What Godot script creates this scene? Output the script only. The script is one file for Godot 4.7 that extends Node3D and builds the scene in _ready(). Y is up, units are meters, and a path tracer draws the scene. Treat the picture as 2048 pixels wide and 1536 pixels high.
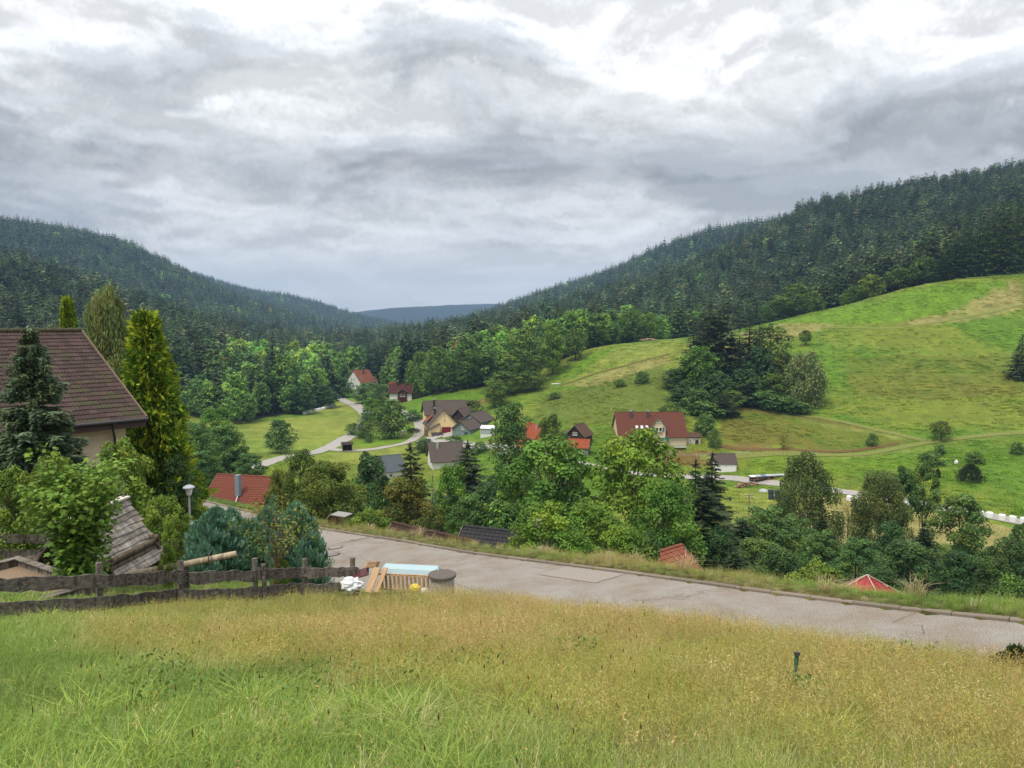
extends Node3D

const SURVEY := [
	Vector3(-22, 5.6, 28), Vector3(-10, 5.6, 28), Vector3(0, 5.6, 28), Vector3(-22, 3.6, 18), Vector3(-10, 3.6, 18), Vector3(0, 3.6, 18), Vector3(-22, 1.6, 8), Vector3(-10, 1.6, 8),
	Vector3(0, 1.6, 8), Vector3(-22, 0, 0), Vector3(-10, 0, 0), Vector3(0, 0, 0), Vector3(8, 2.4, 12), Vector3(8, 0, 0), Vector3(18, 2, 10), Vector3(28.8, -0.45, 9.07),
	Vector3(25.74, -0.45, 11.64), Vector3(19.15, -1.75, -2.42), Vector3(16.09, -1.75, 0.16), Vector3(9.5, -4, -13.9), Vector3(6.44, -4, -11.33), Vector3(-0.15, -6.45, -25.38), Vector3(-3.21, -6.45, -22.81), Vector3(-9.16, -8.47, -36.1),
	Vector3(-13.75, -8.47, -32.24), Vector3(-19.45, -10.18, -48.35), Vector3(-24.05, -10.18, -44.49), Vector3(-29.11, -11.7, -59.83), Vector3(-33.7, -11.7, -55.97), Vector3(28.65, -3.33, 2.66), Vector3(34.01, -7.73, -1.84), Vector3(20.28, -4.8, -7.29),
	Vector3(25.64, -9.2, -11.79), Vector3(12.56, -6.6, -16.47), Vector3(17.92, -11, -20.98), Vector3(4.84, -8.57, -25.66), Vector3(10.2, -12.97, -30.16), Vector3(-2.88, -10.34, -34.85), Vector3(2.48, -14.74, -39.35), Vector3(-10.6, -11.82, -44.03),
	Vector3(-5.24, -16.22, -48.54), Vector3(-17.04, -12.48, -51.69), Vector3(-11.68, -15.78, -56.19), Vector3(-24.76, -13.7, -60.87), Vector3(-19.4, -17, -65.38), Vector3(-22.04, -12.29, -55.31), Vector3(-19.37, -14.29, -57.57), Vector3(-19.09, -12.08, -52.57),
	Vector3(-24.24, -13.09, -58.7), Vector3(-15.9, -14.88, -56.56), Vector3(-15.23, -11.66, -47.98), Vector3(-12.17, -14.26, -50.56), Vector3(-8.57, -3.33, -12.2), Vector3(-7.86, -3.67, -13.5), Vector3(-6.92, -4.1, -15), Vector3(-6.03, -4.54, -16.5),
	Vector3(-5.11, -4.86, -17.6), Vector3(-4.23, -5.11, -18.5), Vector3(-1.71, -4.71, -17.4), Vector3(0.17, -4.16, -15.22), Vector3(1.63, -3.74, -13.52), Vector3(2.74, -3.42, -12.24), Vector3(3.66, -3.17, -11.19), Vector3(4.39, -2.98, -10.35),
	Vector3(4.93, -2.84, -9.73), Vector3(5.49, -2.64, -9.09), Vector3(5.85, -2.53, -8.69), Vector3(6.3, -2.41, -8.17), Vector3(-3.23, -1.78, -6.44), Vector3(-0.55, -1.78, -6.44), Vector3(2.12, -1.78, -6.44), Vector3(3.26, -1.67, -6.06),
	Vector3(0, -2.69, -9.5), Vector3(-2.77, -2.69, -9.5), Vector3(2.84, -2.43, -8.64), Vector3(4.18, -2.18, -7.79), Vector3(-3.36, -4.47, -15.11), Vector3(3.16, -1.42, -5.17), Vector3(-14, -3.9, -16), Vector3(-22, -4.6, -20),
	Vector3(-12, -6.2, -24), Vector3(-22, -6.6, -32), Vector3(-35, -6.2, -32), Vector3(-36, -8.5, -45), Vector3(-24, -9.2, -45), Vector3(-50, -4, -25), Vector3(-60, -11, -60), Vector3(30, -15, -30),
	Vector3(45, -10, -20), Vector3(14, -14.5, -34), Vector3(0, -12.5, -34), Vector3(0, -20, -50), Vector3(20, -20.5, -50), Vector3(40, -21, -50), Vector3(-14, -17, -50), Vector3(-20, -20.5, -70),
	Vector3(-35, -21, -90), Vector3(0, -27, -75), Vector3(30, -28, -75), Vector3(60, -28, -75), Vector3(-60, -24, -110), Vector3(-24, -15.8, -62), Vector3(-27, -18.2, -70), Vector3(-32, -19.8, -76),
	Vector3(-40, -19.5, -80), Vector3(0, -34.5, -105), Vector3(50, -35.5, -105), Vector3(90, -35.5, -100), Vector3(-40, -32, -140), Vector3(-110, -24, -120), Vector3(20, -38.3, -125), Vector3(60, -38.3, -128),
	Vector3(100, -38.3, -120), Vector3(40, -38.3, -160), Vector3(0, -38.3, -160), Vector3(90, -38.3, -155), Vector3(130, -38.3, -145), Vector3(-60, -38.3, -190), Vector3(-20, -38.3, -200), Vector3(-70, -38.3, -240),
	Vector3(-40, -38.3, -250), Vector3(-110, -38.3, -230), Vector3(-100, -38.3, -290), Vector3(-70, -38.3, -330), Vector3(-95, -38.3, -340), Vector3(-75, -38.3, -400), Vector3(-85, -38.3, -440), Vector3(-130, -38.3, -300),
	Vector3(-24.7, -36.82, -255), Vector3(-23.74, -36.52, -285), Vector3(-3.55, -33.03, -220), Vector3(4.85, -32.59, -200), Vector3(16.98, -33.27, -200), Vector3(39.6, -34.38, -213), Vector3(30.99, -34.09, -213), Vector3(51.3, -33.53, -214),
	Vector3(57.68, -38.94, -199), Vector3(75.8, -32.88, -210), Vector3(93.4, -34.15, -205), Vector3(113.98, -30.94, -205), Vector3(127.68, -30.65, -185), Vector3(109.43, -33.08, -175), Vector3(154.76, -29.16, -180), Vector3(223.46, 20.77, -330),
	Vector3(196.98, 20.68, -340), Vector3(175.24, 15.49, -350), Vector3(157.79, 10.23, -352), Vector3(140.03, 6.31, -354), Vector3(124.39, 2.8, -356), Vector3(106.74, -1.87, -352), Vector3(88.07, -4.68, -352), Vector3(78.27, -5.57, -350),
	Vector3(38.17, -10.98, -345), Vector3(16.16, -22.1, -318), Vector3(34.14, -21.56, -290), Vector3(61.25, -13.73, -300), Vector3(48.38, -20.19, -262), Vector3(20.71, -27.02, -245), Vector3(33.06, -27.34, -228), Vector3(68.01, -26.2, -238),
	Vector3(102.77, -23.71, -245), Vector3(131.75, -11.92, -272), Vector3(157.62, -8.22, -270), Vector3(174.21, -11.07, -255), Vector3(133.84, -21.95, -228), Vector3(269.76, 23.76, -320), Vector3(212.82, -10.82, -250), Vector3(-4.82, -27.4, -300),
	Vector3(-12.03, -33.01, -280), Vector3(-31.98, -29.41, -310), Vector3(-42.9, -32.53, -330), Vector3(-6.86, -20.97, -430), Vector3(-36.3, -27.69, -440), Vector3(22.21, -18.94, -440), Vector3(80.56, -15.67, -440), Vector3(124.27, -14.76, -440),
	Vector3(167.85, -8.97, -440), Vector3(210.81, 13.78, -440), Vector3(247.92, 24.97, -430), Vector3(288.71, 42.45, -430), Vector3(372.46, 61.79, -430), Vector3(-60.23, -32.49, -520), Vector3(-91.06, -40.88, -560), Vector3(-113.63, -45.15, -600),
	Vector3(568.27, 150.27, -850), Vector3(733.9, 177.38, -850), Vector3(492.52, 138.62, -860), Vector3(446.8, 134.06, -880), Vector3(394.07, 124.47, -890), Vector3(340, 111.7, -900), Vector3(278.28, 76.5, -900), Vector3(234.52, 60.84, -890),
	Vector3(189.41, 36.26, -880), Vector3(147.05, 25.96, -890), Vector3(90.36, 9.33, -910), Vector3(31.16, -4.8, -940), Vector3(-48.18, -18.56, -980), Vector3(-95.73, -27.14, -1000), Vector3(475.22, 160.4, -1350), Vector3(346.18, 144.75, -1400),
	Vector3(272.85, 118.17, -1500), Vector3(186.09, 75.74, -1600), Vector3(90.52, 61.72, -1800), Vector3(-47.38, -0.8, -2100), Vector3(-137.43, -37.14, -2200), Vector3(-220.22, -52.61, -2300), Vector3(936.48, 257.51, -1400), Vector3(666.44, 194.55, -1400),
	Vector3(367.71, 70.97, -640), Vector3(428.75, 90.33, -640), Vector3(284.47, 51.51, -640), Vector3(201.15, 19, -640), Vector3(116.98, -1.09, -640), Vector3(553.62, 112.04, -640), Vector3(435.03, 132.29, -1150), Vector3(584.45, 170.87, -1150),
	Vector3(769.58, 200.41, -1150), Vector3(-1008.77, 182.47, -1500), Vector3(-1284.84, 208.34, -1480), Vector3(-891.03, 172.76, -1500), Vector3(-823.67, 160.66, -1520), Vector3(-744.16, 130.15, -1560), Vector3(-659.78, 76.74, -1600), Vector3(-594.36, 39.95, -1650),
	Vector3(-511.27, 14.64, -1680), Vector3(-444.92, -7.54, -1680), Vector3(-348.84, -34.01, -1620), Vector3(-282.51, -49.21, -1550), Vector3(-206.68, -69.93, -1450), Vector3(-431.75, 35.54, -640), Vector3(-557.4, 47.19, -640), Vector3(-396.19, 26.4, -650),
	Vector3(-359.49, 10.87, -660), Vector3(-308.25, -9.94, -690), Vector3(-260.18, -26.07, -720), Vector3(-212.72, -39.35, -720), Vector3(-155.93, -49.55, -680), Vector3(-594.05, 49.35, -880), Vector3(-766.92, 65.39, -880), Vector3(-490.53, 14.75, -900),
	Vector3(-424.68, -13.78, -950), Vector3(-341.33, -37.05, -980), Vector3(-936.58, 94.26, -2700), Vector3(-1154.62, 157.52, -2800), Vector3(-802.92, 78.28, -2700), Vector3(-657.09, 43.18, -2650), Vector3(-541.86, 7.54, -2600), Vector3(-405.33, -28.49, -2500),
	Vector3(-293.75, -58.23, -2400), Vector3(-1290.06, 195.11, -2700), Vector3(-1225.94, 62.05, -3400), Vector3(-957.07, -5.28, -3400), Vector3(-732.34, -61.55, -3400), Vector3(-506.67, -90.88, -3400), Vector3(-280.48, -90.88, -3400), Vector3(-54.26, -72.83, -3400),
	Vector3(-1628.04, 151.47, -3400), Vector3(171.64, -27.77, -3400), Vector3(-662.23, -8.58, -2150), Vector3(-548.65, -37.03, -2150), Vector3(-424.71, -64.77, -2100), Vector3(-1180.78, 5.33, -4400), Vector3(-887.74, 51.88, -4400), Vector3(-537.05, 78.03, -4400),
	Vector3(-303.72, 48.97, -4400), Vector3(-131.34, 82.96, -4500), Vector3(107.48, 71.08, -4500), Vector3(513.28, 121.56, -4400), Vector3(-1822.79, 34.43, -4400), Vector3(-2986.37, 121.56, -4400), Vector3(1679.83, 121.56, -4400), Vector3(2986.37, 121.56, -4400),
	Vector3(-4152.92, 121.56, -4400), Vector3(4012.93, 121.56, -4400), Vector3(354.07, 50.5, -1130), Vector3(301.33, 35.87, -1130), Vector3(247.76, 11.8, -1140), Vector3(190, 0.61, -1140), Vector3(115, -17.11, -1150), Vector3(39, -31.92, -1170),
	Vector3(-19.2, -43.8, -1200), Vector3(-148.28, -38, -330), Vector3(-192.28, -34, -330), Vector3(-225.28, -30, -330), Vector3(-282.45, -24, -320), Vector3(-118.68, -38, -230), Vector3(-136.53, -30, -200), Vector3(-155.12, -32, -420),
	Vector3(-120.32, -34, -470), Vector3(-117.55, -37, -380), Vector3(-108, -38, -500),
]
const ROAD_PROFILE := [Vector2(-60, 1.2), Vector2(-20, -1), Vector2(0, -4), Vector2(2.3, -4.44), Vector2(5.3, -4.92), Vector2(9.3, -5.53), Vector2(14.8, -6.42), Vector2(17.4, -6.84), Vector2(21.9, -7.43), Vector2(29.2, -8.5), Vector2(45.5, -10.23), Vector2(62, -11.9), Vector2(100, -16)]
const PATCHES := [
	["mown", [Vector2(-104.56, -280.76), Vector2(-91.24, -320.56), Vector2(-88.79, -372.07), Vector2(-80.32, -369.85), Vector2(-67.93, -337.53), Vector2(-60.15, -302.69), Vector2(-58.94, -283.8), Vector2(-59.94, -266.74), Vector2(-61.75, -238.72), Vector2(-69.11, -220.89), Vector2(-73.39, -211.62), Vector2(-89.96, -245.57)], 0.9],
	["mown", [Vector2(-56.48, -230.22), Vector2(-50.3, -230.33), Vector2(-40.29, -235.47), Vector2(-31.3, -239.58), Vector2(-30.41, -232.75), Vector2(-33.23, -219.97), Vector2(-46.52, -212.73), Vector2(-53.57, -212.23)], 0.9],
	["lush", [Vector2(-55, -244.54), Vector2(-51.87, -271.56), Vector2(-41.97, -278.72), Vector2(-37.94, -285.17), Vector2(-35.68, -273.46), Vector2(-35, -248.77), Vector2(-46.03, -240.65)], 0.9],
	["mown", [Vector2(53.72, -190.9), Vector2(62.74, -186.97), Vector2(65.69, -181.03), Vector2(52.45, -143.94), Vector2(42.76, -137.83), Vector2(43.64, -158.49)], 1.0],
	["hay", [Vector2(73.21, -175.5), Vector2(82.29, -164.98), Vector2(90.43, -152.07), Vector2(99.66, -143.16), Vector2(88.88, -127.32), Vector2(80.01, -134.13), Vector2(52.17, -133.01), Vector2(57.7, -152.84)], 0.9],
	["lush", [Vector2(153.66, -342.75), Vector2(174.03, -338.63), Vector2(194.76, -336.11), Vector2(219.99, -327.39), Vector2(192.08, -309.7), Vector2(168.85, -300.64), Vector2(150.59, -299.71), Vector2(138.31, -312.55), Vector2(122.23, -319.19), Vector2(120.75, -339.06)], 1.0],
	["hay", [Vector2(220.23, -325.14), Vector2(191.22, -308.27), Vector2(168.37, -299.75), Vector2(154.06, -298.75), Vector2(161.17, -293.58), Vector2(178.91, -290.86), Vector2(200.34, -294.89)], 0.95],
	["hay", [Vector2(102.01, -336.32), Vector2(119.33, -335), Vector2(136.04, -312.06), Vector2(109.4, -306.6), Vector2(97.03, -306.03)], 0.8],
	["lush", [Vector2(37.57, -339.47), Vector2(49.27, -342.39), Vector2(32.8, -314.77), Vector2(19.98, -311.27), Vector2(17.26, -318.72)], 1.0],
	["mown", [Vector2(48.89, -339.69), Vector2(75.74, -338.63), Vector2(67.62, -311.17), Vector2(42.4, -308.26), Vector2(21.58, -304.43), Vector2(33.17, -318.44)], 0.9],
	["hay", [Vector2(19.24, -299.48), Vector2(41.89, -304.45), Vector2(64.62, -306.66), Vector2(62.47, -296.24), Vector2(36.48, -278.24)], 0.75],
	["rough", [Vector2(122.56, -275.84), Vector2(142.07, -274.64), Vector2(161.24, -261.06), Vector2(179.63, -263.22), Vector2(154.87, -225.83), Vector2(133.84, -228.01), Vector2(111.46, -246.2)], 0.6],
	["rough", [Vector2(70.25, -240.25), Vector2(83.52, -232.1), Vector2(98.92, -224.42), Vector2(111.02, -212.7), Vector2(113.32, -206.33), Vector2(102.6, -206.99), Vector2(86.19, -207.68), Vector2(67.33, -209.96), Vector2(60.49, -216.05)], 0.9],
	["brown", [Vector2(72.26, -241.63), Vector2(91.07, -235.61), Vector2(104.23, -222.86), Vector2(111.34, -213.34), Vector2(103, -220.13), Vector2(89.21, -230.65), Vector2(72.65, -237.48)], 0.8],
	["brown", [Vector2(59.78, -213.38), Vector2(75.1, -207.98), Vector2(94.62, -207.76), Vector2(108.21, -207.13), Vector2(112.28, -206.97), Vector2(104.3, -204.81), Vector2(85.48, -205.91), Vector2(66.86, -208.43)], 0.7],
	["brown", [Vector2(40.65, -210.89), Vector2(57.42, -209.85), Vector2(55.56, -202.7), Vector2(40.49, -202.66)], 0.9],
	["track", [Vector2(89.21, -230.65), Vector2(103.45, -221.15), Vector2(112.97, -208.29), Vector2(113.41, -203.94), Vector2(111.22, -207.6), Vector2(100.09, -220.23), Vector2(88.13, -227.78)], 0.9],
	["track", [Vector2(60.14, -209.46), Vector2(79.32, -204.3), Vector2(100.89, -203.42), Vector2(112.83, -202.86), Vector2(137.59, -199.83), Vector2(135.8, -197.14), Vector2(111.91, -198.71), Vector2(99.01, -199.53), Vector2(78.34, -201.66), Vector2(59.49, -207.09)], 0.8],
	["lush", [Vector2(66.18, -206.2), Vector2(91.64, -201.03), Vector2(109.2, -196.16), Vector2(107.3, -181.49), Vector2(94.9, -180.99), Vector2(78.46, -188.45), Vector2(63.66, -198.01)], 0.6],
	["slope", [Vector2(12.68, -286.82), Vector2(33.75, -286.64), Vector2(60.32, -295.33), Vector2(49.03, -231.18), Vector2(32.86, -226.53), Vector2(19.15, -226.19), Vector2(5.91, -244.37)], 0.9],
	["brown", [Vector2(-36.4, -294.7), Vector2(-24.99, -300.67), Vector2(-12.94, -301.92), Vector2(-2.81, -300.26), Vector2(-4.72, -293.28), Vector2(-18.41, -291.93), Vector2(-33.96, -290.69)], 0.8],
	["brown", [Vector2(-5.84, -222.36), Vector2(1.64, -221.32), Vector2(0.83, -205.53), Vector2(-5.4, -205.43)], 0.7],
]
const LANES := [
	["valley", [Vector2(101.82, -146.66), Vector2(96.85, -152.47), Vector2(89.63, -160.07), Vector2(79.72, -174.19), Vector2(73.52, -182.32), Vector2(62.05, -192.79), Vector2(55.18, -196.24), Vector2(40.39, -195.36), Vector2(29.31, -192), Vector2(17.62, -191.99), Vector2(14.1, -197.27), Vector2(4.85, -200.02), Vector2(-3.41, -210.83)], 3.4],
	["yard", [Vector2(-3.41, -210.83), Vector2(-12.56, -222.06), Vector2(-22.27, -237.99), Vector2(-30.08, -242.85)], 4.5],
	["main", [Vector2(-71.67, -202.59), Vector2(-68.18, -217.84), Vector2(-60.37, -233.3), Vector2(-58.04, -258.21), Vector2(-57.81, -281.03), Vector2(-58.78, -298.74), Vector2(-65.14, -327.98), Vector2(-74.02, -353.83), Vector2(-83.29, -376.58), Vector2(-92.83, -401.63), Vector2(-100.05, -424.51)], 5.0],
	["branch", [Vector2(-58.15, -237.12), Vector2(-51.02, -233.69), Vector2(-40.78, -238.36), Vector2(-34.44, -248.4), Vector2(-33.98, -271.65), Vector2(-35.75, -286.08), Vector2(-39.83, -293.69), Vector2(-46.42, -303.48)], 4.0],
	["court", [Vector2(-31.17, -243.67), Vector2(-27.3, -247.31), Vector2(-23.58, -265.62), Vector2(-19.67, -245.69)], 6.0],
	["track", [Vector2(52.64, -207.59), Vector2(66.25, -206.44), Vector2(84.5, -203.48), Vector2(100.53, -202.67), Vector2(111.45, -202.81), Vector2(122.86, -201.53), Vector2(136.49, -198.58)], 2.6],
	["track", [Vector2(73.91, -241.73), Vector2(84.86, -235.92), Vector2(97.71, -228.76), Vector2(107.33, -216.89), Vector2(113.6, -204.3)], 1.8],
	["bank", [Vector2(59.57, -212.62), Vector2(69.58, -208.2), Vector2(85.48, -205.91), Vector2(99.49, -206.26), Vector2(107.69, -206.09)], 1.6],
	["track", [Vector2(128.21, -313.08), Vector2(145.78, -297.89), Vector2(161.62, -294.43), Vector2(182.9, -294.34), Vector2(202.18, -298.31)], 1.2],
	["bank", [Vector2(19.24, -299.48), Vector2(31.85, -305.44), Vector2(48.23, -306.13), Vector2(65.32, -310.04)], 1.4],
]
const FOREST_EDGE := [Vector2(-254, -250), Vector2(-246.83, -260), Vector2(-204.8, -300), Vector2(-146.03, -325), Vector2(-107.85, -292), Vector2(-93.28, -330), Vector2(-94.4, -400), Vector2(-97.97, -440), Vector2(-87.42, -470), Vector2(-68.32, -420), Vector2(-48.07, -345), Vector2(-39.5, -322), Vector2(-25.96, -314), Vector2(-5.06, -316), Vector2(14.61, -332), Vector2(40.06, -362), Vector2(80.58, -395), Vector2(91.39, -408), Vector2(128.52, -405), Vector2(158.11, -385), Vector2(167.65, -372), Vector2(204.3, -358), Vector2(202.06, -346), Vector2(230.74, -338), Vector2(324.72, -330)]
const TREES := [
	["ash", 3.68, -72, 17.59, 13.88, "leafy light green ash tree in front of the orange roofed house"],
	["ash", 11.81, -70, 18.98, 12.53, "tallest leafy green ash tree in front of the long red roofed farmhouse"],
	["ash", 13.23, -64, 13.78, 8.02, "lower green ash tree beside the dark spruces above the road verge"],
	["ash", 5.17, -46, 9.72, 6.17, "low leafy ash between the two tall ash trees behind the verge"],
	["ash", 1.78, -43, 7.89, 5.77, "low bushy ash over the dark tiled roof behind the verge"],
	["poplar", -0.16, -122, 25.34, 11.51, "tall slim grey green poplar in front of the white greenhouse"],
	["poplar", 6.88, -135, 23.44, 8.45, "narrow poplar beside the bare meadow slope left of the wooden barn"],
	["hemlock", -6.29, -105, 18.33, 14.9, "drooping grey green fir in front of the white walled brown roofed house"],
	["dark", -2.24, -85, 13.48, 8.37, "dark round tree behind the black tiled roof"],
	["dark", 0.97, -90, 13.68, 6.44, "dark tree between the poplar and the tall ash"],
	["olive", -8.75, -62, 8.03, 6.12, "olive green bushy tree behind the verge near the dark wooden sheds"],
	["lime", -9.63, -50, 3.26, 4.03, "low bright green bush behind the verge near the grey roofed box"],
	["cherry", -14.24, -58, 6.77, 5.72, "round cherry tree with visible trunk behind the verge"],
	["cherry", -18.28, -64, 7.43, 4.01, "tall thin yellowish green tree beside the red tiled house"],
	["dark", -14.54, -76, 12.67, 6.49, "dark grey green tree between the cherry tree and the fir"],
	["fir", -12.36, -90, 15.65, 10.44, "broad dark fir below the hay meadow junction"],
	["bluespruce", -7.52, -70, 10.64, 2.38, "small slender blue spruce behind the olive bushy tree"],
	["ash", -6.37, -78, 13.62, 5.58, "bright green leafy tree between the blue spruce and drooping fir"],
	["silver", 7.51, -92, 17.27, 4.72, "silver leaved dark shrub tree between the two tall ash trees"],
	["spruce", 21.24, -96, 17.94, 8.88, "slim dark spruce beside the tall ash, leftmost of the spruce group"],
	["spruce", 24.56, -99, 18.7, 9.89, "dark spruce in the middle of the spruce group by the valley lane"],
	["spruce", 27.02, -100, 19.51, 11.1, "tallest dark spruce of the group below the double garage"],
	["spruce", 20.78, -80, 13.98, 16.48, "broad nearer spruce in front of the spruce group"],
	["spruce", 27.54, -88, 10.41, 14.11, "dark spruce right of the orange tiled roof corner"],
	["alder", 30.88, -90, 11.77, 10.47, "green alder below the utility pole"],
	["birch", 42, -106, 19.33, 11.38, "tall drooping birch beside the black wrapped bales"],
	["spruce", 41.3, -98, 10.32, 9.33, "small spruce at the foot of the tall drooping birch"],
	["alder", 35.17, -84, 8.76, 6.42, "low alder in front of the small spruce by the stream"],
	["birch", 53.03, -106, 16.65, 9.75, "olive green drooping birch in front of the white bales"],
	["tallstem", 57.15, -108, 16.95, 4.39, "left crown of the bare stemmed ash pair by the stream"],
	["tallstem", 60.74, -109, 17.52, 4.94, "right crown of the bare stemmed ash pair by the stream"],
	["dead", 45.61, -100, 11.9, 2.93, "dead leafless tree standing by the stream"],
	["alder", 58.55, -96, 13.21, 9.86, "wide green tree before the row of white bales"],
	["spruce", 50.48, -90, 9.65, 7.31, "dark spruce hidden under the wide green tree"],
	["dark", 37.92, -70, 7.51, 8.49, "large dark green round tree beside the red metal roof"],
	["alder", 35.73, -76, 7.72, 6.69, "green tree right behind the red metal roof"],
	["dark", 40.74, -66, 6.67, 6.29, "dark leafy tree right of the red metal roof"],
	["dark", 58.28, -86, 7.61, 6.94, "dark green tree at the right picture edge below the bales"],
	["alder", 67.96, -98, 9.33, 5.03, "green tree cut by the right picture edge near the last bales"],
	["lime", 20.17, -48, 6.08, 5.78, "yellow green bush beside the red metal roof behind the verge"],
	["bush", 29.7, -43, 5.5, 3.78, "greyish flowering bush at the right end of the verge"],
	["dark", 21.9, -60, 7.44, 5.9, "dark tree behind the yellow green bush"],
	["spruce", 18.84, -62, 7.12, 8.87, "dark spruce beside the orange tiled roof corner"],
	["alder", -58.35, -150, 13.87, 12.1, "rounded dark green tree in front of the left hay meadow"],
	["ash", -68.74, -172, 17.95, 12.04, "light green tree top above the rounded tree left of the hay meadow"],
	["alder", -52.56, -120, 12.27, 10.25, "green tree beside the golden conifer"],
	["alder", -49.44, -140, 8.37, 7.52, "small green tree at the edge of the left hay meadow"],
	["dark", -36.66, -80, 6.29, 6.44, "dark tree behind the street lamp"],
	["alder", -46.25, -110, 7.58, 7.87, "green tree above the street lamp"],
	["dark", -55.49, -150, 8.78, 8.8, "dark tree behind the red tiled house"],
	["linden", -71.04, -228, 10.55, 10.34, "solitary dark linden standing by the bend of the country road"],
	["linden", -42.83, -262, 14.27, 16.59, "large spreading tree on the lawn beside the yellow farmhouse"],
	["ash", -53.84, -285, 11.31, 10.45, "lighter tree behind the large spreading lawn tree"],
	["bush", -57.25, -268, 4.55, 7.15, "grey green bush beside the country road bend"],
	["bush", -52.08, -262, 6.43, 7.69, "dark bush beneath the large spreading lawn tree"],
	["bush", -48.46, -252, 3.69, 4.03, "little fruit tree on the lawn by the bus shelter"],
	["bush", -56.41, -290.89, 4.13, 8.53, "bush between the road curve and the lighter lawn tree"],
	["dark", -26.11, -222.96, 4.09, 7.58, "dark shrub beside the brown roofed white house"],
	["alder", -92.97, -404.4, 11.69, 17.79, "tree beside the road below the white house"],
	["dark", -90.28, -351.45, 11.12, 18.04, "dark tree over the left row of bales"],
	["dark", -93.2, -328.55, 12.4, 14.46, "dark tree at the forest edge left of the bales"],
	["alder", -70.07, -362.51, 9.98, 18.61, "tree group in front of the distant white house"],
	["alder", -59.73, -344.79, 9.72, 15.17, "tree beside the distant dark red house"],
	["bush", -38.65, -289.52, 4.3, 8.49, "shrub left of the yellow farmhouse roof"],
	["olive", -15.76, -280, 7.07, 12.32, "yellowish shrub tree behind the grey barns"],
	["lime", -12.49, -270, 4.99, 9.9, "bright bush behind the grey barns"],
	["bush", -17.48, -228, 2.84, 6.69, "garden shrub in front of the small grey barn"],
	["bush", -9.01, -209.2, 3.27, 6.14, "garden bush below the white greenhouse"],
	["cherry", 2.2, -205, 6.15, 6.01, "reddish small tree before the orange roofed house"],
	["bush", 13.23, -205, 4.48, 6.01, "garden bush beside the wooden barn"],
	["beech", -2.81, -300, 9.73, 18.8, "broad dark beech at the lower forest edge"],
	["beech", 5.4, -312, 21.94, 21.84, "high light green tree on the forest spur edge"],
	["ash", 17.33, -322, 23.74, 14.17, "bright green tree at the top of the forest spur"],
	["beech", 28.06, -335, 14.73, 14.74, "light green tree beside the bright upper meadow"],
	["beech", -6.47, -284.58, 10.52, 12.52, "dark beech at the foot of the forest spur"],
	["beech", 7.21, -300, 8.28, 15.4, "beech in front of the high light green tree"],
	["beech", -31.56, -318, 21.01, 16.32, "round green tree behind the yellow farmhouse"],
	["beech", -18.84, -318, 21.98, 18.66, "large light green round tree behind the yellow farmhouse roof"],
	["beech", -40.47, -330, 21.38, 14.52, "green tree at the left end of the forest spur"],
	["beech", 40.99, -372, 17.21, 21.82, "brownish green tree at the end of the upper meadow"],
	["beech", 61.54, -385, 19.5, 16.94, "green tree beside the log pile on the upper meadow"],
	["ash", 71.43, -390, 16.85, 13, "light green tree at the right end of the upper tree row"],
	["beech", 52.5, -380, 12.71, 13.93, "round green tree in the upper tree row"],
	["spruce", 69.57, -265, 28.03, 21.71, "tallest dark spruce in the copse on the hillside"],
	["spruce", 63.37, -262, 21.36, 14.98, "dark spruce at the left side of the hillside copse"],
	["pine", 74.47, -268, 26.1, 19.9, "broad pine in the hillside copse"],
	["ash", 62.6, -250, 17.06, 14.93, "pale green round tree at the front of the hillside copse"],
	["spruce", 84.69, -268, 22.26, 16.01, "dark pointed spruce on the right half of the hillside copse"],
	["beech", 91.2, -266, 19.88, 19.97, "olive green broad tree on the right half of the hillside copse"],
	["olive", 92.78, -255, 14.11, 12.4, "yellowish tree low in the hillside copse"],
	["willow", 94.98, -242, 18.2, 15.07, "pale weeping willow at the right end of the hillside copse"],
	["dark", 55.85, -255, 7.51, 11.1, "grey green shrub tree at the left edge of the hillside copse"],
	["bush", 49.01, -227.83, 6.15, 9.33, "grey bush behind the long farmhouse roof"],
	["dark", 68.09, -245, 9.54, 11.5, "dark tree in the middle of the hillside copse"],
	["spruce", 77.15, -255, 13.96, 13.93, "dark spruce between the two halves of the hillside copse"],
	["bush", 70.36, -240, 5.76, 10.44, "bushes low in the middle of the hillside copse"],
	["spruce", 77.36, -243, 7.24, 13.89, "spruce low in the hillside copse"],
	["bush", 59.7, -232, 4.97, 12.27, "green bush on the farmhouse side of the copse"],
	["fir", 65.96, -234, 6.93, 12.78, "small dark fir at the front of the hillside copse"],
	["bush", 81.29, -240, 5.9, 13.52, "brownish bush at the lower edge of the copse"],
	["bush", 86.66, -237, 5.33, 13.35, "dark bush at the lower right edge of the copse"],
	["bush", 90.7, -235, 4.36, 8.82, "low bush beneath the weeping willow"],
	["bush", 57.2, -219.7, 6.25, 8.06, "round grey bush right of the long farmhouse"],
	["bush", 57.66, -212.31, 5.34, 4.95, "round green bush beside the farmhouse annex"],
	["dark", 58.32, -245, 6.53, 11.5, "dark tree behind the pale green round tree"],
	["cherry", 115.15, -294.5, 6.29, 5.89, "solitary little tree on the upper hillside meadow"],
	["bush", 100.73, -207.74, 3.69, 3.6, "round bush on the hillside terrace"],
	["sapling", 75.76, -207, 3.95, 3.31, "pale yellow sapling on the hillside terrace"],
	["cherry", 116.93, -202.68, 5.55, 6.89, "small leaning fruit tree where the hillside tracks meet"],
	["fir", 163.03, -239.78, 14.29, 11.51, "dark fir cut by the right picture edge on the hillside"],
	["beech", 137.78, -366, 16.46, 23.67, "big round green tree on the hillside crest"],
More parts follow.
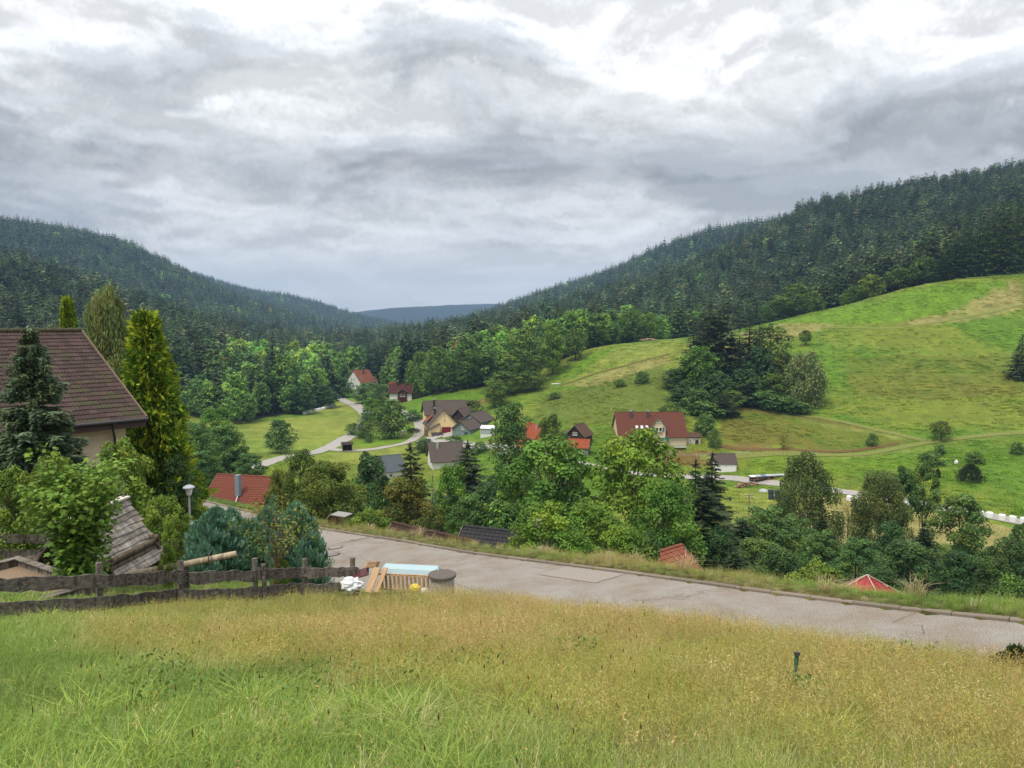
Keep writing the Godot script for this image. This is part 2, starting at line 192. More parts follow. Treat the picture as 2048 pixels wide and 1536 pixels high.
	["beech", 127.08, -368, 10.88, 15.21, "brownish tree left of the big round crest tree"],
	["beech", 150.57, -372, 9.54, 10.91, "brown tinted tree right of the big round crest tree"],
	["ash", 159.67, -362, 6.32, 6.27, "small light tree on the hillside crest"],
	["lime", 172.48, -362, 12.24, 15.93, "yellow green tree in the crest hedge"],
	["beech", 184.51, -360, 10.81, 16.8, "round dark tree in the crest hedge"],
	["beech", 195.07, -358, 13.29, 15.75, "tree at the upper end of the crest hedge"],
	["beech", 164.33, -362, 8.63, 10.62, "green tree at the lower end of the crest hedge"],
	["bush", 103.4, -183.55, 3.79, 6.73, "loose shrub at the left of the hillside vegetable garden"],
	["lowdark", 104.86, -169.3, 4.32, 6.43, "wide dark yew bush on the hillside below the garden"],
	["bush", 110.53, -191.76, 2.9, 4.22, "dark shrub beside the garden hedge"],
	["bush", 112.8, -180.77, 2.85, 5.3, "garden shrub above the wide dark yew"],
	["bush", 126.2, -185.44, 2.92, 4.57, "dark garden bush at the right picture edge"],
	["lowdark", 100.13, -174.07, 2.4, 1.74, "small yellowish thuja left of the wide yew"],
	["bush", 38.52, -266.77, 3.05, 5.16, "small shrub on the meadow edge above the farmhouse"],
	["bush", 46.63, -267.5, 4.67, 6.6, "round shrub on the upper meadow edge"],
	["bush", 15.79, -274.24, 2.59, 6.03, "thorn shrub on the sloping meadow"],
	["silverspruce", -17.3, -27, 8.01, 4.75, "thick bluish spruce in front of the brown tiled roof"],
	["golden", -18.01, -37, 11.36, 6.31, "tall golden yellow conifer beside the brown tiled roof"],
	["golden", -29.51, -50, 13.06, 3.73, "smaller golden conifer behind the roof ridge"],
	["willow", -26.98, -50, 15.29, 4.17, "pale drooping birch behind the roof verge"],
	["spruce", 59.14, -255, 13.52, 13.06, "dark spruce standing low at the left end of the hillside copse"],
	["spruce", 68.28, -270, 23.22, 12.9, "second tallest spruce behind the pale green copse tree"],
	["spruce", 77.48, -266, 17.68, 12.71, "dark spruce right of the broad pine in the copse"],
	["dark", 84.57, -256, 15.34, 12.23, "dark tree beneath the olive broad copse tree"],
	["dark", 77.17, -248, 10.41, 12.7, "dark leafy tree in the shaded middle of the copse"],
	["dark", 64.55, -244, 9.71, 12.49, "dark leafy tree under the pale green copse tree"],
	["dark", 54.41, -242, 4.9, 10.33, "dark leafy tree at the left foot of the copse"],
	["beech", 86.45, -246, 9.47, 12.6, "green tree between the yellowish tree and the copse foot"],
	["bush", 59.09, -238, 6.63, 12.19, "bright bush at the left foot of the copse"],
	["beech", 70.02, -262, 11.8, 11.18, "leafy tree between the tall spruces of the copse"],
	["dark", 21.48, -76, 9.47, 5.56, "dark leafy tree below the broad nearer spruce"],
	["alder", 23.62, -70, 8.08, 6.26, "green tree in front of the alder below the utility pole"],
	["alder", 36.49, -95, 10.5, 6.95, "dark green tree between the alder and the tall drooping birch"],
	["dark", 43.12, -84, 9.66, 6.16, "dark tree under the olive green drooping birch"],
	["dark", 40.83, -62, 6.4, 4.96, "dark bush behind the right end of the verge"],
	["dark", 29.13, -58, 5.72, 5.19, "dark bush behind the pale ridge of the red roof"],
	["ash", 3.31, -42, 6.38, 4.78, "lowest leafy ash branches just above the verge"],
	["ash", 6.6, -43, 7.66, 5.25, "low leafy ash under the tallest ash by the verge"],
	["dark", 8.32, -45, 7.83, 2.93, "dark bush beside the salmon roof behind the verge"],
	["alder", -0.66, -70, 9.99, 5.12, "green bush tree above the black tiled roof"],
	["alder", -4.09, -72, 10.1, 5.86, "green tree left above the black tiled roof"],
	["olive", -6.06, -58, 6.04, 3.09, "olive bush between the dark sheds and blue spruce"],
	["alder", -15.33, -70, 7.88, 5.12, "green tree filling the gap beside the cherry tree"],
	["cherry", -16.4, -60, 4.13, 3.2, "low thin tree behind the tall juniper bush"],
	["cherry", -23.49, -75, 8.64, 3.5, "light tree in front of the right gable of the red house"],
	["standspruce", 196.39, -346, 13.82, 10.15, "first spruce from the left in the stand above the right hillside meadow"],
	["standspruce", 200.27, -348, 18.44, 10.21, "second spruce from the left in the stand above the right hillside meadow"],
	["standspruce", 205.16, -350, 21.73, 10.27, "third spruce from the left in the stand above the right hillside meadow"],
	["standspruce", 206.15, -346, 22.73, 10.15, "fourth spruce from the left in the stand above the right hillside meadow"],
	["standspruce", 210.61, -348, 25.91, 10.21, "fifth spruce from the left in the stand above the right hillside meadow"],
	["standspruce", 215.59, -350, 28.42, 10.27, "sixth spruce from the left in the stand above the right hillside meadow"],
	["standspruce", 216.61, -346, 30.86, 10.15, "seventh spruce from the left in the stand above the right hillside meadow"],
	["standspruce", 220.97, -348, 32.27, 10.21, "eighth spruce from the left in the stand above the right hillside meadow"],
	["standspruce", 225.84, -350, 33.38, 10.27, "ninth spruce from the left in the stand above the right hillside meadow"],
	["standspruce", 226.39, -346, 33.91, 10.15, "tenth spruce from the left in the stand above the right hillside meadow"],
	["standspruce", 231.28, -348, 34.95, 10.21, "eleventh spruce from the left in the stand above the right hillside meadow"],
	["standspruce", 235.79, -350, 35.07, 10.27, "twelfth spruce from the left in the stand above the right hillside meadow"],
	["standspruce", 208.52, -358, 16.14, 9.55, "first spruce from the left in the back row above the right hillside meadow"],
	["standspruce", 215.36, -358, 19.89, 9.55, "second spruce from the left in the back row above the right hillside meadow"],
	["standspruce", 222.66, -358, 23.65, 9.55, "third spruce from the left in the back row above the right hillside meadow"],
	["standspruce", 229.47, -358, 27.45, 9.55, "fourth spruce from the left in the back row above the right hillside meadow"],
	["standspruce", 236.34, -358, 30.02, 9.55, "fifth spruce from the left in the back row above the right hillside meadow"],
	["spruce", 65.3, -258, 23.13, 13.21, "dark spruce at the front left of the hillside copse"],
	["spruce", 85.05, -258, 21.55, 12.33, "dark spruce before the olive broad copse tree"],
	["spruce", 79.42, -262, 19.61, 11.18, "slim dark spruce beside the pinkish hut in the copse"],
]
const SHRUBS := [
	["juniper", -8.76, -23, 2.24, 1.84, "blue green juniper between the broad one and the middle one"],
	["juniper", -7.49, -22.6, 2.41, 1.81, "blue green juniper right behind the apple tree trunk"],
	["juniper", -5.87, -21.4, 2.12, 1.14, "outermost blue green juniper beside the lane"],
	["juniper", -8.7, -21.6, 2.25, 2.45, "broad blue green juniper bush left of the thin apple tree"],
	["juniper", -7.83, -22, 1.96, 2.05, "blue green juniper bush in the middle behind the thin apple tree"],
	["juniper", -6.15, -21, 2.59, 2.03, "tall blue green juniper bush at the right end of the fence"],
	["juniper", -7.78, -24, 2.76, 0.96, "slim blue green juniper spire behind the apple tree"],
	["juniper", -5.99, -19.6, 1.46, 1.18, "low juniper bush at the foot of the tall juniper"],
	["juniper", -8.28, -19.8, 1.18, 1.06, "low juniper bush beside the see-saw beam"],
	["lime", -14.16, -21, 2.95, 2.1, "bright green bush at the left picture edge behind the garden fence"],
	["lime", -14.86, -24, 3.62, 2.24, "light green bush left of the young maple"],
	["lime", -13.71, -26, 4.46, 2.95, "tall yellow green bush in front of the golden conifer"],
	["lime", -11.59, -24.5, 2.49, 1.96, "yellow green bush behind the roof of the play hut"],
	["lime", -10.29, -22.5, 1.82, 1.2, "low yellow green bush beside the street lamp"],
	["dark", -16.47, -36, 4.42, 2.64, "dark holly bush under the golden conifer"],
	["lime", -8.11, -17.3, 1.19, 0.52, "thin leafy shrub at the corner of the play hut"],
	["lowdark", -12.44, -21, 2.06, 1.26, "dark shrub in the shade behind the play hut"],
	["lime", -6.01, -19, 0.98, 0.63, "small bright shrub under the thin apple tree"],
	["lowdark", 5.43, -7.8, 0.52, 0.68, "small dark mountain pine at the right edge of the meadow"],
]

var rng := RandomNumberGenerator.new()
var fine := FastNoiseLite.new()
var broad := FastNoiseLite.new()
var taken := {}
var mats := {}


# ------------------------------------------------------------------ mesh builder
class MB:
	var v := PackedVector3Array()
	var n := PackedVector3Array()
	var c := PackedColorArray()
	var i := PackedInt32Array()
	var col := Color.WHITE
	var flat := false

	func tri(a: Vector3, b: Vector3, d: Vector3) -> void:
		var k := v.size()
		v.push_back(a); v.push_back(b); v.push_back(d)
		if not flat:
			var m := (b - a).cross(d - a).normalized()
			n.push_back(m); n.push_back(m); n.push_back(m)
		c.push_back(col); c.push_back(col); c.push_back(col)
		i.push_back(k); i.push_back(k + 2); i.push_back(k + 1)

	func quad(a: Vector3, b: Vector3, d: Vector3, e: Vector3) -> void:
		var k := v.size()
		v.push_back(a); v.push_back(b); v.push_back(d); v.push_back(e)
		if not flat:
			var m := (d - a).cross(e - b).normalized()
			n.push_back(m); n.push_back(m); n.push_back(m); n.push_back(m)
		c.push_back(col); c.push_back(col); c.push_back(col); c.push_back(col)
		i.push_back(k); i.push_back(k + 2); i.push_back(k + 1)
		i.push_back(k); i.push_back(k + 3); i.push_back(k + 2)

	func poly(p: Array) -> void:
		for k in range(1, p.size() - 1):
			tri(p[0], p[k], p[k + 1])

	# a leaf: a small rhombus from its stem point along l, as wide as s
	func leaf(p: Vector3, l: Vector3, s: Vector3, tint: Color) -> void:
		var k := v.size()
		var m := p + l * 0.45
		v.push_back(p); v.push_back(m + s); v.push_back(p + l); v.push_back(m - s)
		c.push_back(tint); c.push_back(tint); c.push_back(tint); c.push_back(tint)
		i.push_back(k); i.push_back(k + 1); i.push_back(k + 2)
		i.push_back(k); i.push_back(k + 2); i.push_back(k + 3)

	func spike(p: Vector3, l: Vector3, s: Vector3, tint: Color) -> void:
		var k := v.size()
		v.push_back(p - s); v.push_back(p + s); v.push_back(p + l)
		c.push_back(tint); c.push_back(tint); c.push_back(tint)
		i.push_back(k); i.push_back(k + 1); i.push_back(k + 2)

	# box with its centre at t and slightly chamfered long edges when b > 0
	func box(t: Transform3D, s: Vector3, b := 0.0) -> void:
		var h := s * 0.5
		if b <= 0.0:
			var p := []
			for k in 8:
				p.append(t * Vector3(h.x * (1 if k & 1 else -1), h.y * (1 if k & 2 else -1), h.z * (1 if k & 4 else -1)))
			quad(p[4], p[5], p[7], p[6]); quad(p[1], p[0], p[2], p[3])
			quad(p[5], p[1], p[3], p[7]); quad(p[0], p[4], p[6], p[2])
			quad(p[6], p[7], p[3], p[2]); quad(p[0], p[1], p[5], p[4])
			return
		# octagonal section in y-z swept along x
		var ring := [Vector2(h.y, h.z - b), Vector2(h.y - b, h.z), Vector2(b - h.y, h.z), Vector2(-h.y, h.z - b), Vector2(-h.y, b - h.z), Vector2(b - h.y, -h.z), Vector2(h.y - b, -h.z), Vector2(h.y, b - h.z)]
		var l := []
		var r := []
		for q in ring:
			l.append(t * Vector3(-h.x, q.x, q.y)); r.append(t * Vector3(h.x, q.x, q.y))
		for k in 8:
			var e := (k + 1) % 8
			quad(l[k], l[e], r[e], r[k])
		poly([r[0], r[1], r[2], r[3], r[4], r[5], r[6], r[7]])
		poly([l[7], l[6], l[5], l[4], l[3], l[2], l[1], l[0]])

	func bar(a: Vector3, b: Vector3, w: float, h: float, up := Vector3.UP, ch := 0.0) -> void:
		var x := (b - a).normalized()
		var z := x.cross(up).normalized()
		if z.length() < 0.1:
			z = x.cross(Vector3.RIGHT).normalized()
		var y := z.cross(x)
		box(Transform3D(Basis(x, y, z), (a + b) * 0.5), Vector3(a.distance_to(b), h, w), ch)

	# round tube through points p with radii r
	func tube(p: Array, r: Array, sides := 7, caps := true) -> void:
		var first := v.size()
		for k in p.size():
			var d: Vector3 = (p[min(k + 1, p.size() - 1)] - p[max(k - 1, 0)]).normalized()
			var a := d.cross(Vector3.RIGHT if absf(d.x) < 0.8 else Vector3.FORWARD).normalized()
			var b := d.cross(a)
			for j in sides:
				var t := TAU * j / sides
				var o := a * cos(t) + b * sin(t)
				v.push_back(p[k] + o * float(r[k])); c.push_back(col)
				if not flat: n.push_back(o)
		for k in p.size() - 1:
			for j in sides:
				var q := first + k * sides + j
				var e := first + k * sides + (j + 1) % sides
				i.push_back(q); i.push_back(q + sides); i.push_back(e)
				i.push_back(e); i.push_back(q + sides); i.push_back(e + sides)
		if caps:
			for k in [0, p.size() - 1]:
				var at: Vector3 = p[k]
				for j in sides:
					var e1: Vector3 = v[first + k * sides + j]
					var e2: Vector3 = v[first + k * sides + (j + 1) % sides]
					if k == 0: tri(at, e1, e2)
					else: tri(at, e2, e1)

	# surface of revolution about y: profile of (radius, height)
	func lathe(t: Transform3D, prof: Array, sides := 16) -> void:
		for k in prof.size() - 1:
			for j in sides:
				var a0 := TAU * j / sides
				var a1 := TAU * (j + 1) / sides
				var p: Vector2 = prof[k]
				var q: Vector2 = prof[k + 1]
				var w := [Vector3(p.x * cos(a0), p.y, p.x * sin(a0)), Vector3(p.x * cos(a1), p.y, p.x * sin(a1)), Vector3(q.x * cos(a1), q.y, q.x * sin(a1)), Vector3(q.x * cos(a0), q.y, q.x * sin(a0))]
				if p.x < 1e-4: tri(t * w[0], t * w[3], t * w[2])
				elif q.x < 1e-4: tri(t * w[0], t * w[2], t * w[1])
				else: quad(t * w[0], t * w[3], t * w[2], t * w[1])

	func mesh(m: Material = null) -> ArrayMesh:
		var a := []
		a.resize(Mesh.ARRAY_MAX)
		a[Mesh.ARRAY_VERTEX] = v
		if n.size() == v.size(): a[Mesh.ARRAY_NORMAL] = n
		a[Mesh.ARRAY_COLOR] = c
		a[Mesh.ARRAY_INDEX] = i
		var o := ArrayMesh.new()
		o.add_surface_from_arrays(Mesh.PRIMITIVE_TRIANGLES, a)
		if m: o.surface_set_material(0, m)
		return o


# ------------------------------------------------------------------ naming
func numbered(called: String) -> String:
	var k: int = taken.get(called, 0)
	taken[called] = k + 1
	return called if k == 0 else "%s_%03d" % [called, k]


func tag(o: Node, label: String, category := "", group := "", kind := "") -> void:
	if label: o.set_meta("label", label)
	if category: o.set_meta("category", category)
	if group: o.set_meta("group", group)
	if kind: o.set_meta("kind", kind)


func thing(called: String, label: String, category: String, at := Vector3.ZERO, yaw := 0.0, group := "") -> Node3D:
	var o := Node3D.new()
	o.name = numbered(called)
	add_child(o)
	o.position = at
	o.rotation.y = yaw
	tag(o, label, category, group)
	return o


func put(called: String, m, mat: Material, parent: Node3D = null, t := Transform3D()) -> MeshInstance3D:
	var o := MeshInstance3D.new()
	o.mesh = m.mesh() if m is MB else m
	if mat: o.material_override = mat
	o.transform = t
	o.name = called if parent else numbered(called)
	(parent if parent else self).add_child(o, true)
	return o


func structure(called: String, m, mat: Material) -> MeshInstance3D:
	var o := put(called, m, mat)
	o.set_meta("kind", "structure")
	return o


func T(at: Vector3, yaw := 0.0, pitch := 0.0, roll := 0.0) -> Transform3D:
	return Transform3D(Basis.from_euler(Vector3(pitch, yaw, roll)), at)


func lin(r: float, g: float, b: float) -> Color:
	return Color(r, g, b).linear_to_srgb()


# ------------------------------------------------------------------ materials
func speckle(size: int, freq: float, lo: float, hi: float, sd: int, octaves := 4, warm := 0.0) -> ImageTexture:
	var nz := FastNoiseLite.new()
	nz.seed = sd
	nz.frequency = freq
	nz.fractal_octaves = octaves
	nz.fractal_gain = 0.62
	var src := nz.get_seamless_image(size, size)
	src.convert(Image.FORMAT_L8)
	var b := src.get_data()
	var o := PackedByteArray()
	o.resize(size * size * 3)
	for k in size * size:
		var t := b[k] / 255.0
		t = clampf((t - 0.5) * 1.5 + 0.5, 0.0, 1.0)
		var g := lerpf(lo, hi, t)
		o[k * 3] = int(255.0 * clampf(g + warm * (0.5 - t), 0.0, 1.0))
		o[k * 3 + 1] = int(255.0 * g)
		o[k * 3 + 2] = int(255.0 * clampf(g - warm * (0.5 - t), 0.0, 1.0))
	return ImageTexture.create_from_image(Image.create_from_data(size, size, false, Image.FORMAT_RGB8, o))


func stretched(w: int, h: int, fx: float, fy: float, lo: float, hi: float, sd: int) -> ImageTexture:
	# grain: noise drawn out along one axis
	var nz := FastNoiseLite.new()
	nz.seed = sd
	nz.frequency = 1.0
	nz.fractal_octaves = 4
	var im := Image.create(w, h, false, Image.FORMAT_RGB8)
	for y in h:
		for x in w:
			var ax := cos(TAU * x / w) * fx
			var az := sin(TAU * x / w) * fx
			var ay := sin(TAU * y / h) * fy
			var g := clampf(lerpf(lo, hi, 0.5 + 0.9 * nz.get_noise_3d(ax, az + ay, cos(TAU * y / h) * fy)), 0.0, 1.0)
			im.set_pixel(x, y, Color(g, g, g))
	return ImageTexture.create_from_image(im)


func mat(key: String, c: Color, rough := 0.8, tex: Texture2D = null, per_metre := 1.0, bump := 0.0) -> StandardMaterial3D:
	if mats.has(key): return mats[key]
	var m := StandardMaterial3D.new()
	m.resource_name = key
	m.albedo_color = c
	m.roughness = rough
	m.metallic_specular = 0.35
	m.cull_mode = BaseMaterial3D.CULL_DISABLED
	if tex:
		m.albedo_texture = tex
		m.uv1_triplanar = true
		m.uv1_scale = Vector3.ONE * per_metre
		if bump > 0.0:
			m.heightmap_enabled = true
			m.heightmap_texture = tex
			m.heightmap_scale = bump
	mats[key] = m
	return m


func leafy(key: String, tint := Color.WHITE, through := 0.45, rough := 0.6) -> StandardMaterial3D:
	if mats.has(key): return mats[key]
	var m := StandardMaterial3D.new()
	m.resource_name = key
	m.albedo_color = tint
	m.vertex_color_use_as_albedo = true
	m.roughness = rough
	m.metallic_specular = 0.3
	m.cull_mode = BaseMaterial3D.CULL_DISABLED
	m.backlight_enabled = through > 0.0
	m.backlight = Color(through, through, through).linear_to_srgb()
	mats[key] = m
	return m


# ------------------------------------------------------------------ terrain
const CENTRE := 30.0
const NU := 120
const NV := 112
const U0 := -1.75
const U1 := 1.75
var V0 := log(8.0)
var V1 := log(9600.0)
var relief := PackedFloat32Array()
var edge_angle := PackedFloat32Array()
var edge_far := PackedFloat32Array()
const KERB := Vector2(9.5, -13.9)
const ALONG := Vector2(-0.6434, -0.7655)
const ACROSS := Vector2(-0.7655, 0.6434)


func survey_relief() -> void:
	# a thin-plate surface through the surveyed heights
	var m := SURVEY.size()
	var us := PackedFloat64Array()
	var vs := PackedFloat64Array()
	for p in SURVEY:
		us.push_back(atan2(p.x, -p.z + CENTRE))
		vs.push_back(0.5 * log(p.x * p.x + (CENTRE - p.z) * (CENTRE - p.z)))
	var w := m + 3
	var rows := []
	for a in w:
		var row := PackedFloat64Array()
		row.resize(w + 1)
		if a < m:
			for b in m:
				var r2 := (us[a] - us[b]) * (us[a] - us[b]) + (vs[a] - vs[b]) * (vs[a] - vs[b])
				row[b] = 0.5 * r2 * log(r2) if r2 > 1e-14 else 0.0
			row[a] += 2e-5
			row[m] = 1.0
			row[m + 1] = us[a]
			row[m + 2] = vs[a]
			row[w] = SURVEY[a].y
		else:
			for b in m:
				row[b] = 1.0 if a == m else (us[b] if a == m + 1 else vs[b])
		rows.append(row)
	for a in w:
		var best := a
		for b in range(a + 1, w):
			if absf(rows[b][a]) > absf(rows[best][a]): best = b
		var swap = rows[a]
		rows[a] = rows[best]
		rows[best] = swap
		var pr: PackedFloat64Array = rows[a]
		for b in range(a + 1, w):
			var rb: PackedFloat64Array = rows[b]
			var k := rb[a] / pr[a]
			if k != 0.0:
				for c in range(a, w + 1):
					rb[c] -= k * pr[c]
			rows[b] = rb
	var sol := PackedFloat64Array()
	sol.resize(w)
	for a in range(w - 1, -1, -1):
		var row: PackedFloat64Array = rows[a]
		var t := row[w]
		for b in range(a + 1, w):
			t -= row[b] * sol[b]
		sol[a] = t / row[a]
	relief.resize(NU * NV)
	for b in NV:
		var v := lerpf(V0, V1, b / (NV - 1.0))
		for a in NU:
			var u := lerpf(U0, U1, a / (NU - 1.0))
			var t := sol[m] + sol[m + 1] * u + sol[m + 2] * v
			for k in m:
				var du := u - us[k]
				var dv := v - vs[k]
				var r2 := du * du + dv * dv
				if r2 > 1e-14: t += sol[k] * 0.5 * r2 * log(r2)
			relief[b * NU + a] = t
	for p in FOREST_EDGE:
		edge_angle.push_back(atan2(p.x, -p.y))
		edge_far.push_back(p.length())


func cubic(a: float, b: float, c: float, d: float, t: float) -> float:
	return b + 0.5 * t * (c - a + t * (2.0 * a - 5.0 * b + 4.0 * c - d + t * (3.0 * (b - c) + d - a)))


func road_height(s: float) -> float:
	for k in range(1, ROAD_PROFILE.size()):
		if s < ROAD_PROFILE[k].x or k == ROAD_PROFILE.size() - 1:
			var a: Vector2 = ROAD_PROFILE[k - 1]
			var b: Vector2 = ROAD_PROFILE[k]
			return lerpf(a.y, b.y, clampf((s - a.x) / (b.x - a.x), 0.0, 1.0))
	return 0.0


func ground(x: float, z: float) -> float:
	var fu := clampf((atan2(x, CENTRE - z) - U0) / (U1 - U0) * (NU - 1), 1.0, NU - 2.001)
	var fv := clampf((0.5 * log(x * x + (CENTRE - z) * (CENTRE - z)) - V0) / (V1 - V0) * (NV - 1), 1.0, NV - 2.001)
	var a := int(fu)
	var b := int(fv)
	var t := fu - a
	var q0 := (b - 1) * NU + a
	var q1 := q0 + NU
	var q2 := q1 + NU
	var q3 := q2 + NU
	a = 0
	var h := cubic(cubic(relief[q0 - 1], relief[q0], relief[q0 + 1], relief[q0 + 2], t), cubic(relief[q1 - 1], relief[q1], relief[q1 + 1], relief[q1 + 2], t),
		cubic(relief[q2 - 1], relief[q2], relief[q2 + 1], relief[q2 + 2], t), cubic(relief[q3 - 1], relief[q3], relief[q3 + 1], relief[q3 + 2], t), fv - b)
	var far := -z
	h += broad.get_noise_2d(x * 2.0, z * 2.0) * clampf((far - 60.0) / 200.0, 0.0, 1.0) * 0.5 + fine.get_noise_2d(x * 0.5, z * 0.5) * 0.07
	if far > 700.0:
		h += broad.get_noise_2d(x * 0.16, z * 0.16) * clampf((far - 700.0) / 800.0, 0.0, 1.0) * 9.0
	if far < 90.0:
		var p := Vector2(x, z) - KERB
		var s := p.dot(ALONG)
		var q := p.dot(ACROSS)
		if q < 6.5 and q > -3.2 and s < 75.0 and s > -55.0:
			var w := smoothstep(6.5, 5.6, q) * smoothstep(-3.2, -0.6, q) * smoothstep(75.0, 60.0, s) * smoothstep(-55.0, -40.0, s)
			var low := 0.06 if q > -0.1 and q < 5.55 else -0.1 - 0.02 * minf(q, 0.0) if q <= -0.1 else 0.0
			h = lerpf(h, road_height(s) - low, w)
	return h


func on_ground(x: float, z: float, sink := 0.0) -> Vector3:
	return Vector3(x, ground(x, z) - sink, z)


func edge_distance(angle: float) -> float:
	for k in range(1, edge_angle.size()):
		if angle < edge_angle[k] or k == edge_angle.size() - 1:
			return lerpf(edge_far[k - 1], edge_far[k], clampf((angle - edge_angle[k - 1]) / (edge_angle[k] - edge_angle[k - 1]), 0.0, 1.0))
	return 330.0
var patch_polys := []
const GRASS_TONES := {"mown": Color(0.36, 0.41, 0.07), "lush": Color(0.21, 0.37, 0.025), "hay": Color(0.46, 0.40, 0.14), "rough": Color(0.235, 0.225, 0.036), "brown": Color(0.30, 0.185, 0.06), "track": Color(0.31, 0.37, 0.075), "slope": Color(0.19, 0.25, 0.034)}


func ground_tone(x: float, z: float) -> Color:
	var far := -z
	var a := broad.get_noise_2d(x, z)
	var b := fine.get_noise_2d(x * 3.0, z * 3.0)
	var c := Color(0.165, 0.315, 0.026).lerp(Color(0.27, 0.335, 0.042), clampf(0.5 + a * 1.9 + b * 0.8, 0.0, 1.0))
	var p := Vector2(x, z)
	if far < 45.0:
		c = Color(0.16, 0.17, 0.045).lerp(Color(0.24, 0.19, 0.08), clampf(0.4 + b * 1.2, 0.0, 1.0))
	elif far < 140.0:
		c = c.lerp(Color(0.11, 0.16, 0.03), 0.7)
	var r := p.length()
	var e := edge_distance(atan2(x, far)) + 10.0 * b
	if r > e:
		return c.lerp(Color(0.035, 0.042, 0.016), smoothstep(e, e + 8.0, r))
	for k in patch_polys:
		if k[3].has_point(p) and Geometry2D.is_point_in_polygon(p + Vector2(b, a) * 2.5, k[1]):
			var g: Color = GRASS_TONES[k[0]]
			c = c.lerp(g, float(k[2]) * clampf(0.88 + a * 0.7 + b * 0.4, 0.3, 1.0))
	var band := 0.0
	if far > 130.0:
		# trodden cattle terraces: narrow rough bands along the contour
		var h := ground(x, z)
		band = fine.get_noise_2d(x * 0.8, h * 34.0) * 0.30
	return c * (1.0 + 0.25 * b + band + 0.20 * fine.get_noise_2d(x * 11.0, z * 11.0))


func build_terrain() -> void:
	for k in PATCHES:
		var q := PackedVector2Array(k[1])
		var box := Rect2(q[0], Vector2.ZERO)
		for p in q: box = box.expand(p)
		patch_polys.append([k[0], q, k[2], box.grow(4.0)])
	var cols := PackedFloat32Array()
	var a := -1.7
	while a < 1.7:
		cols.push_back(a)
		a += 0.0034 if absf(a) < 0.66 else 0.03
	var rows := PackedFloat32Array()
	var v := log(12.0)
	while v < log(5400.0):
		rows.push_back(v)
		v += 0.012 if v < log(110.0) else 0.015 if v < log(170.0) else 0.006 if v < log(395.0) else 0.03
	var m := MB.new()
	var w := cols.size()
	for r in rows:
		var far := exp(r)
		for u in cols:
			var x := sin(u) * far
			var z := CENTRE - cos(u) * far
			m.v.push_back(Vector3(x, ground(x, z), z))
			m.c.push_back(ground_tone(x, z))
	m.n.resize(m.v.size())
	for r in rows.size():
		for k in w:
			var dx: Vector3 = m.v[r * w + mini(k + 1, w - 1)] - m.v[r * w + maxi(k - 1, 0)]
			var dz: Vector3 = m.v[mini(r + 1, rows.size() - 1) * w + k] - m.v[maxi(r - 1, 0) * w + k]
			m.n[r * w + k] = dx.cross(dz).normalized()
			if r < rows.size() - 1 and k < w - 1:
				var q := r * w + k
				m.i.append_array(PackedInt32Array([q, q + w, q + 1, q + 1, q + w, q + w + 1]))
	var g := leafy("meadow_ground", Color.WHITE, 0.0, 0.95)
	g.albedo_texture = speckle(1024, 0.03, 0.45, 1.0, 5, 6, 0.12)
	g.uv1_triplanar = true
	g.uv1_world_triplanar = true
	g.uv1_scale = Vector3.ONE / 14.0
	g.heightmap_enabled = true
	g.heightmap_texture = g.albedo_texture
	g.heightmap_scale = 16.0
	structure("ground", m, g)


# a ribbon laid on the ground along points p; each cross-section is level to the slope
func ribbon(p: Array, width: float, lift: float, tone: Color) -> MB:
	var m := MB.new()
	m.col = tone
	var curve := Curve2D.new()
	for k in p.size():
		var d: Vector2 = (p[mini(k + 1, p.size() - 1)] - p[maxi(k - 1, 0)]) * 0.22
		curve.add_point(p[k], -d, d)
	var path := curve.tessellate_even_length(5, 1.6)
	for k in path.size():
		var d := (path[mini(k + 1, path.size() - 1)] - path[maxi(k - 1, 0)]).normalized()
		var o := Vector2(-d.y, d.x)
		for j in 5:
			var wob := 0.18 * fine.get_noise_2d(k * 7.0, j * 40.0)
			var q := path[k] + o * width * ((j - 2.0) / 4.0 + (wob if j == 0 or j == 4 else 0.0) * 0.5)
			m.v.push_back(Vector3(q.x, ground(q.x, q.y) + lift, q.y))
			m.c.push_back(tone)
			m.n.push_back(Vector3.UP)
	for k in path.size() - 1:
		for j in 4:
			var q := k * 5 + j
			m.i.append_array(PackedInt32Array([q, q + 5, q + 1, q + 1, q + 5, q + 6]))
	return m


func build_lanes() -> void:
	var m := mat("lane_asphalt", lin(0.35, 0.33, 0.30), 0.9, speckle(512, 0.02, 0.9, 1.0, 11), 0.10)
	for k in LANES:
		if k[0] == "track" or k[0] == "bank":
			var tone := Color(0.33, 0.37, 0.085) if k[0] == "track" else Color(0.27, 0.165, 0.055)
			structure("grass_track" if k[0] == "track" else "bare_bank", ribbon(k[1], k[2], 0.12, tone), mats["meadow_ground"])
			continue
		structure({"valley": "valley_lane", "yard": "village_lane", "main": "country_road", "branch": "village_street", "court": "farmyard_paving"}[k[0]], ribbon(k[1], k[2], 0.13 if k[0] != "court" else 0.16, Color.WHITE), m)


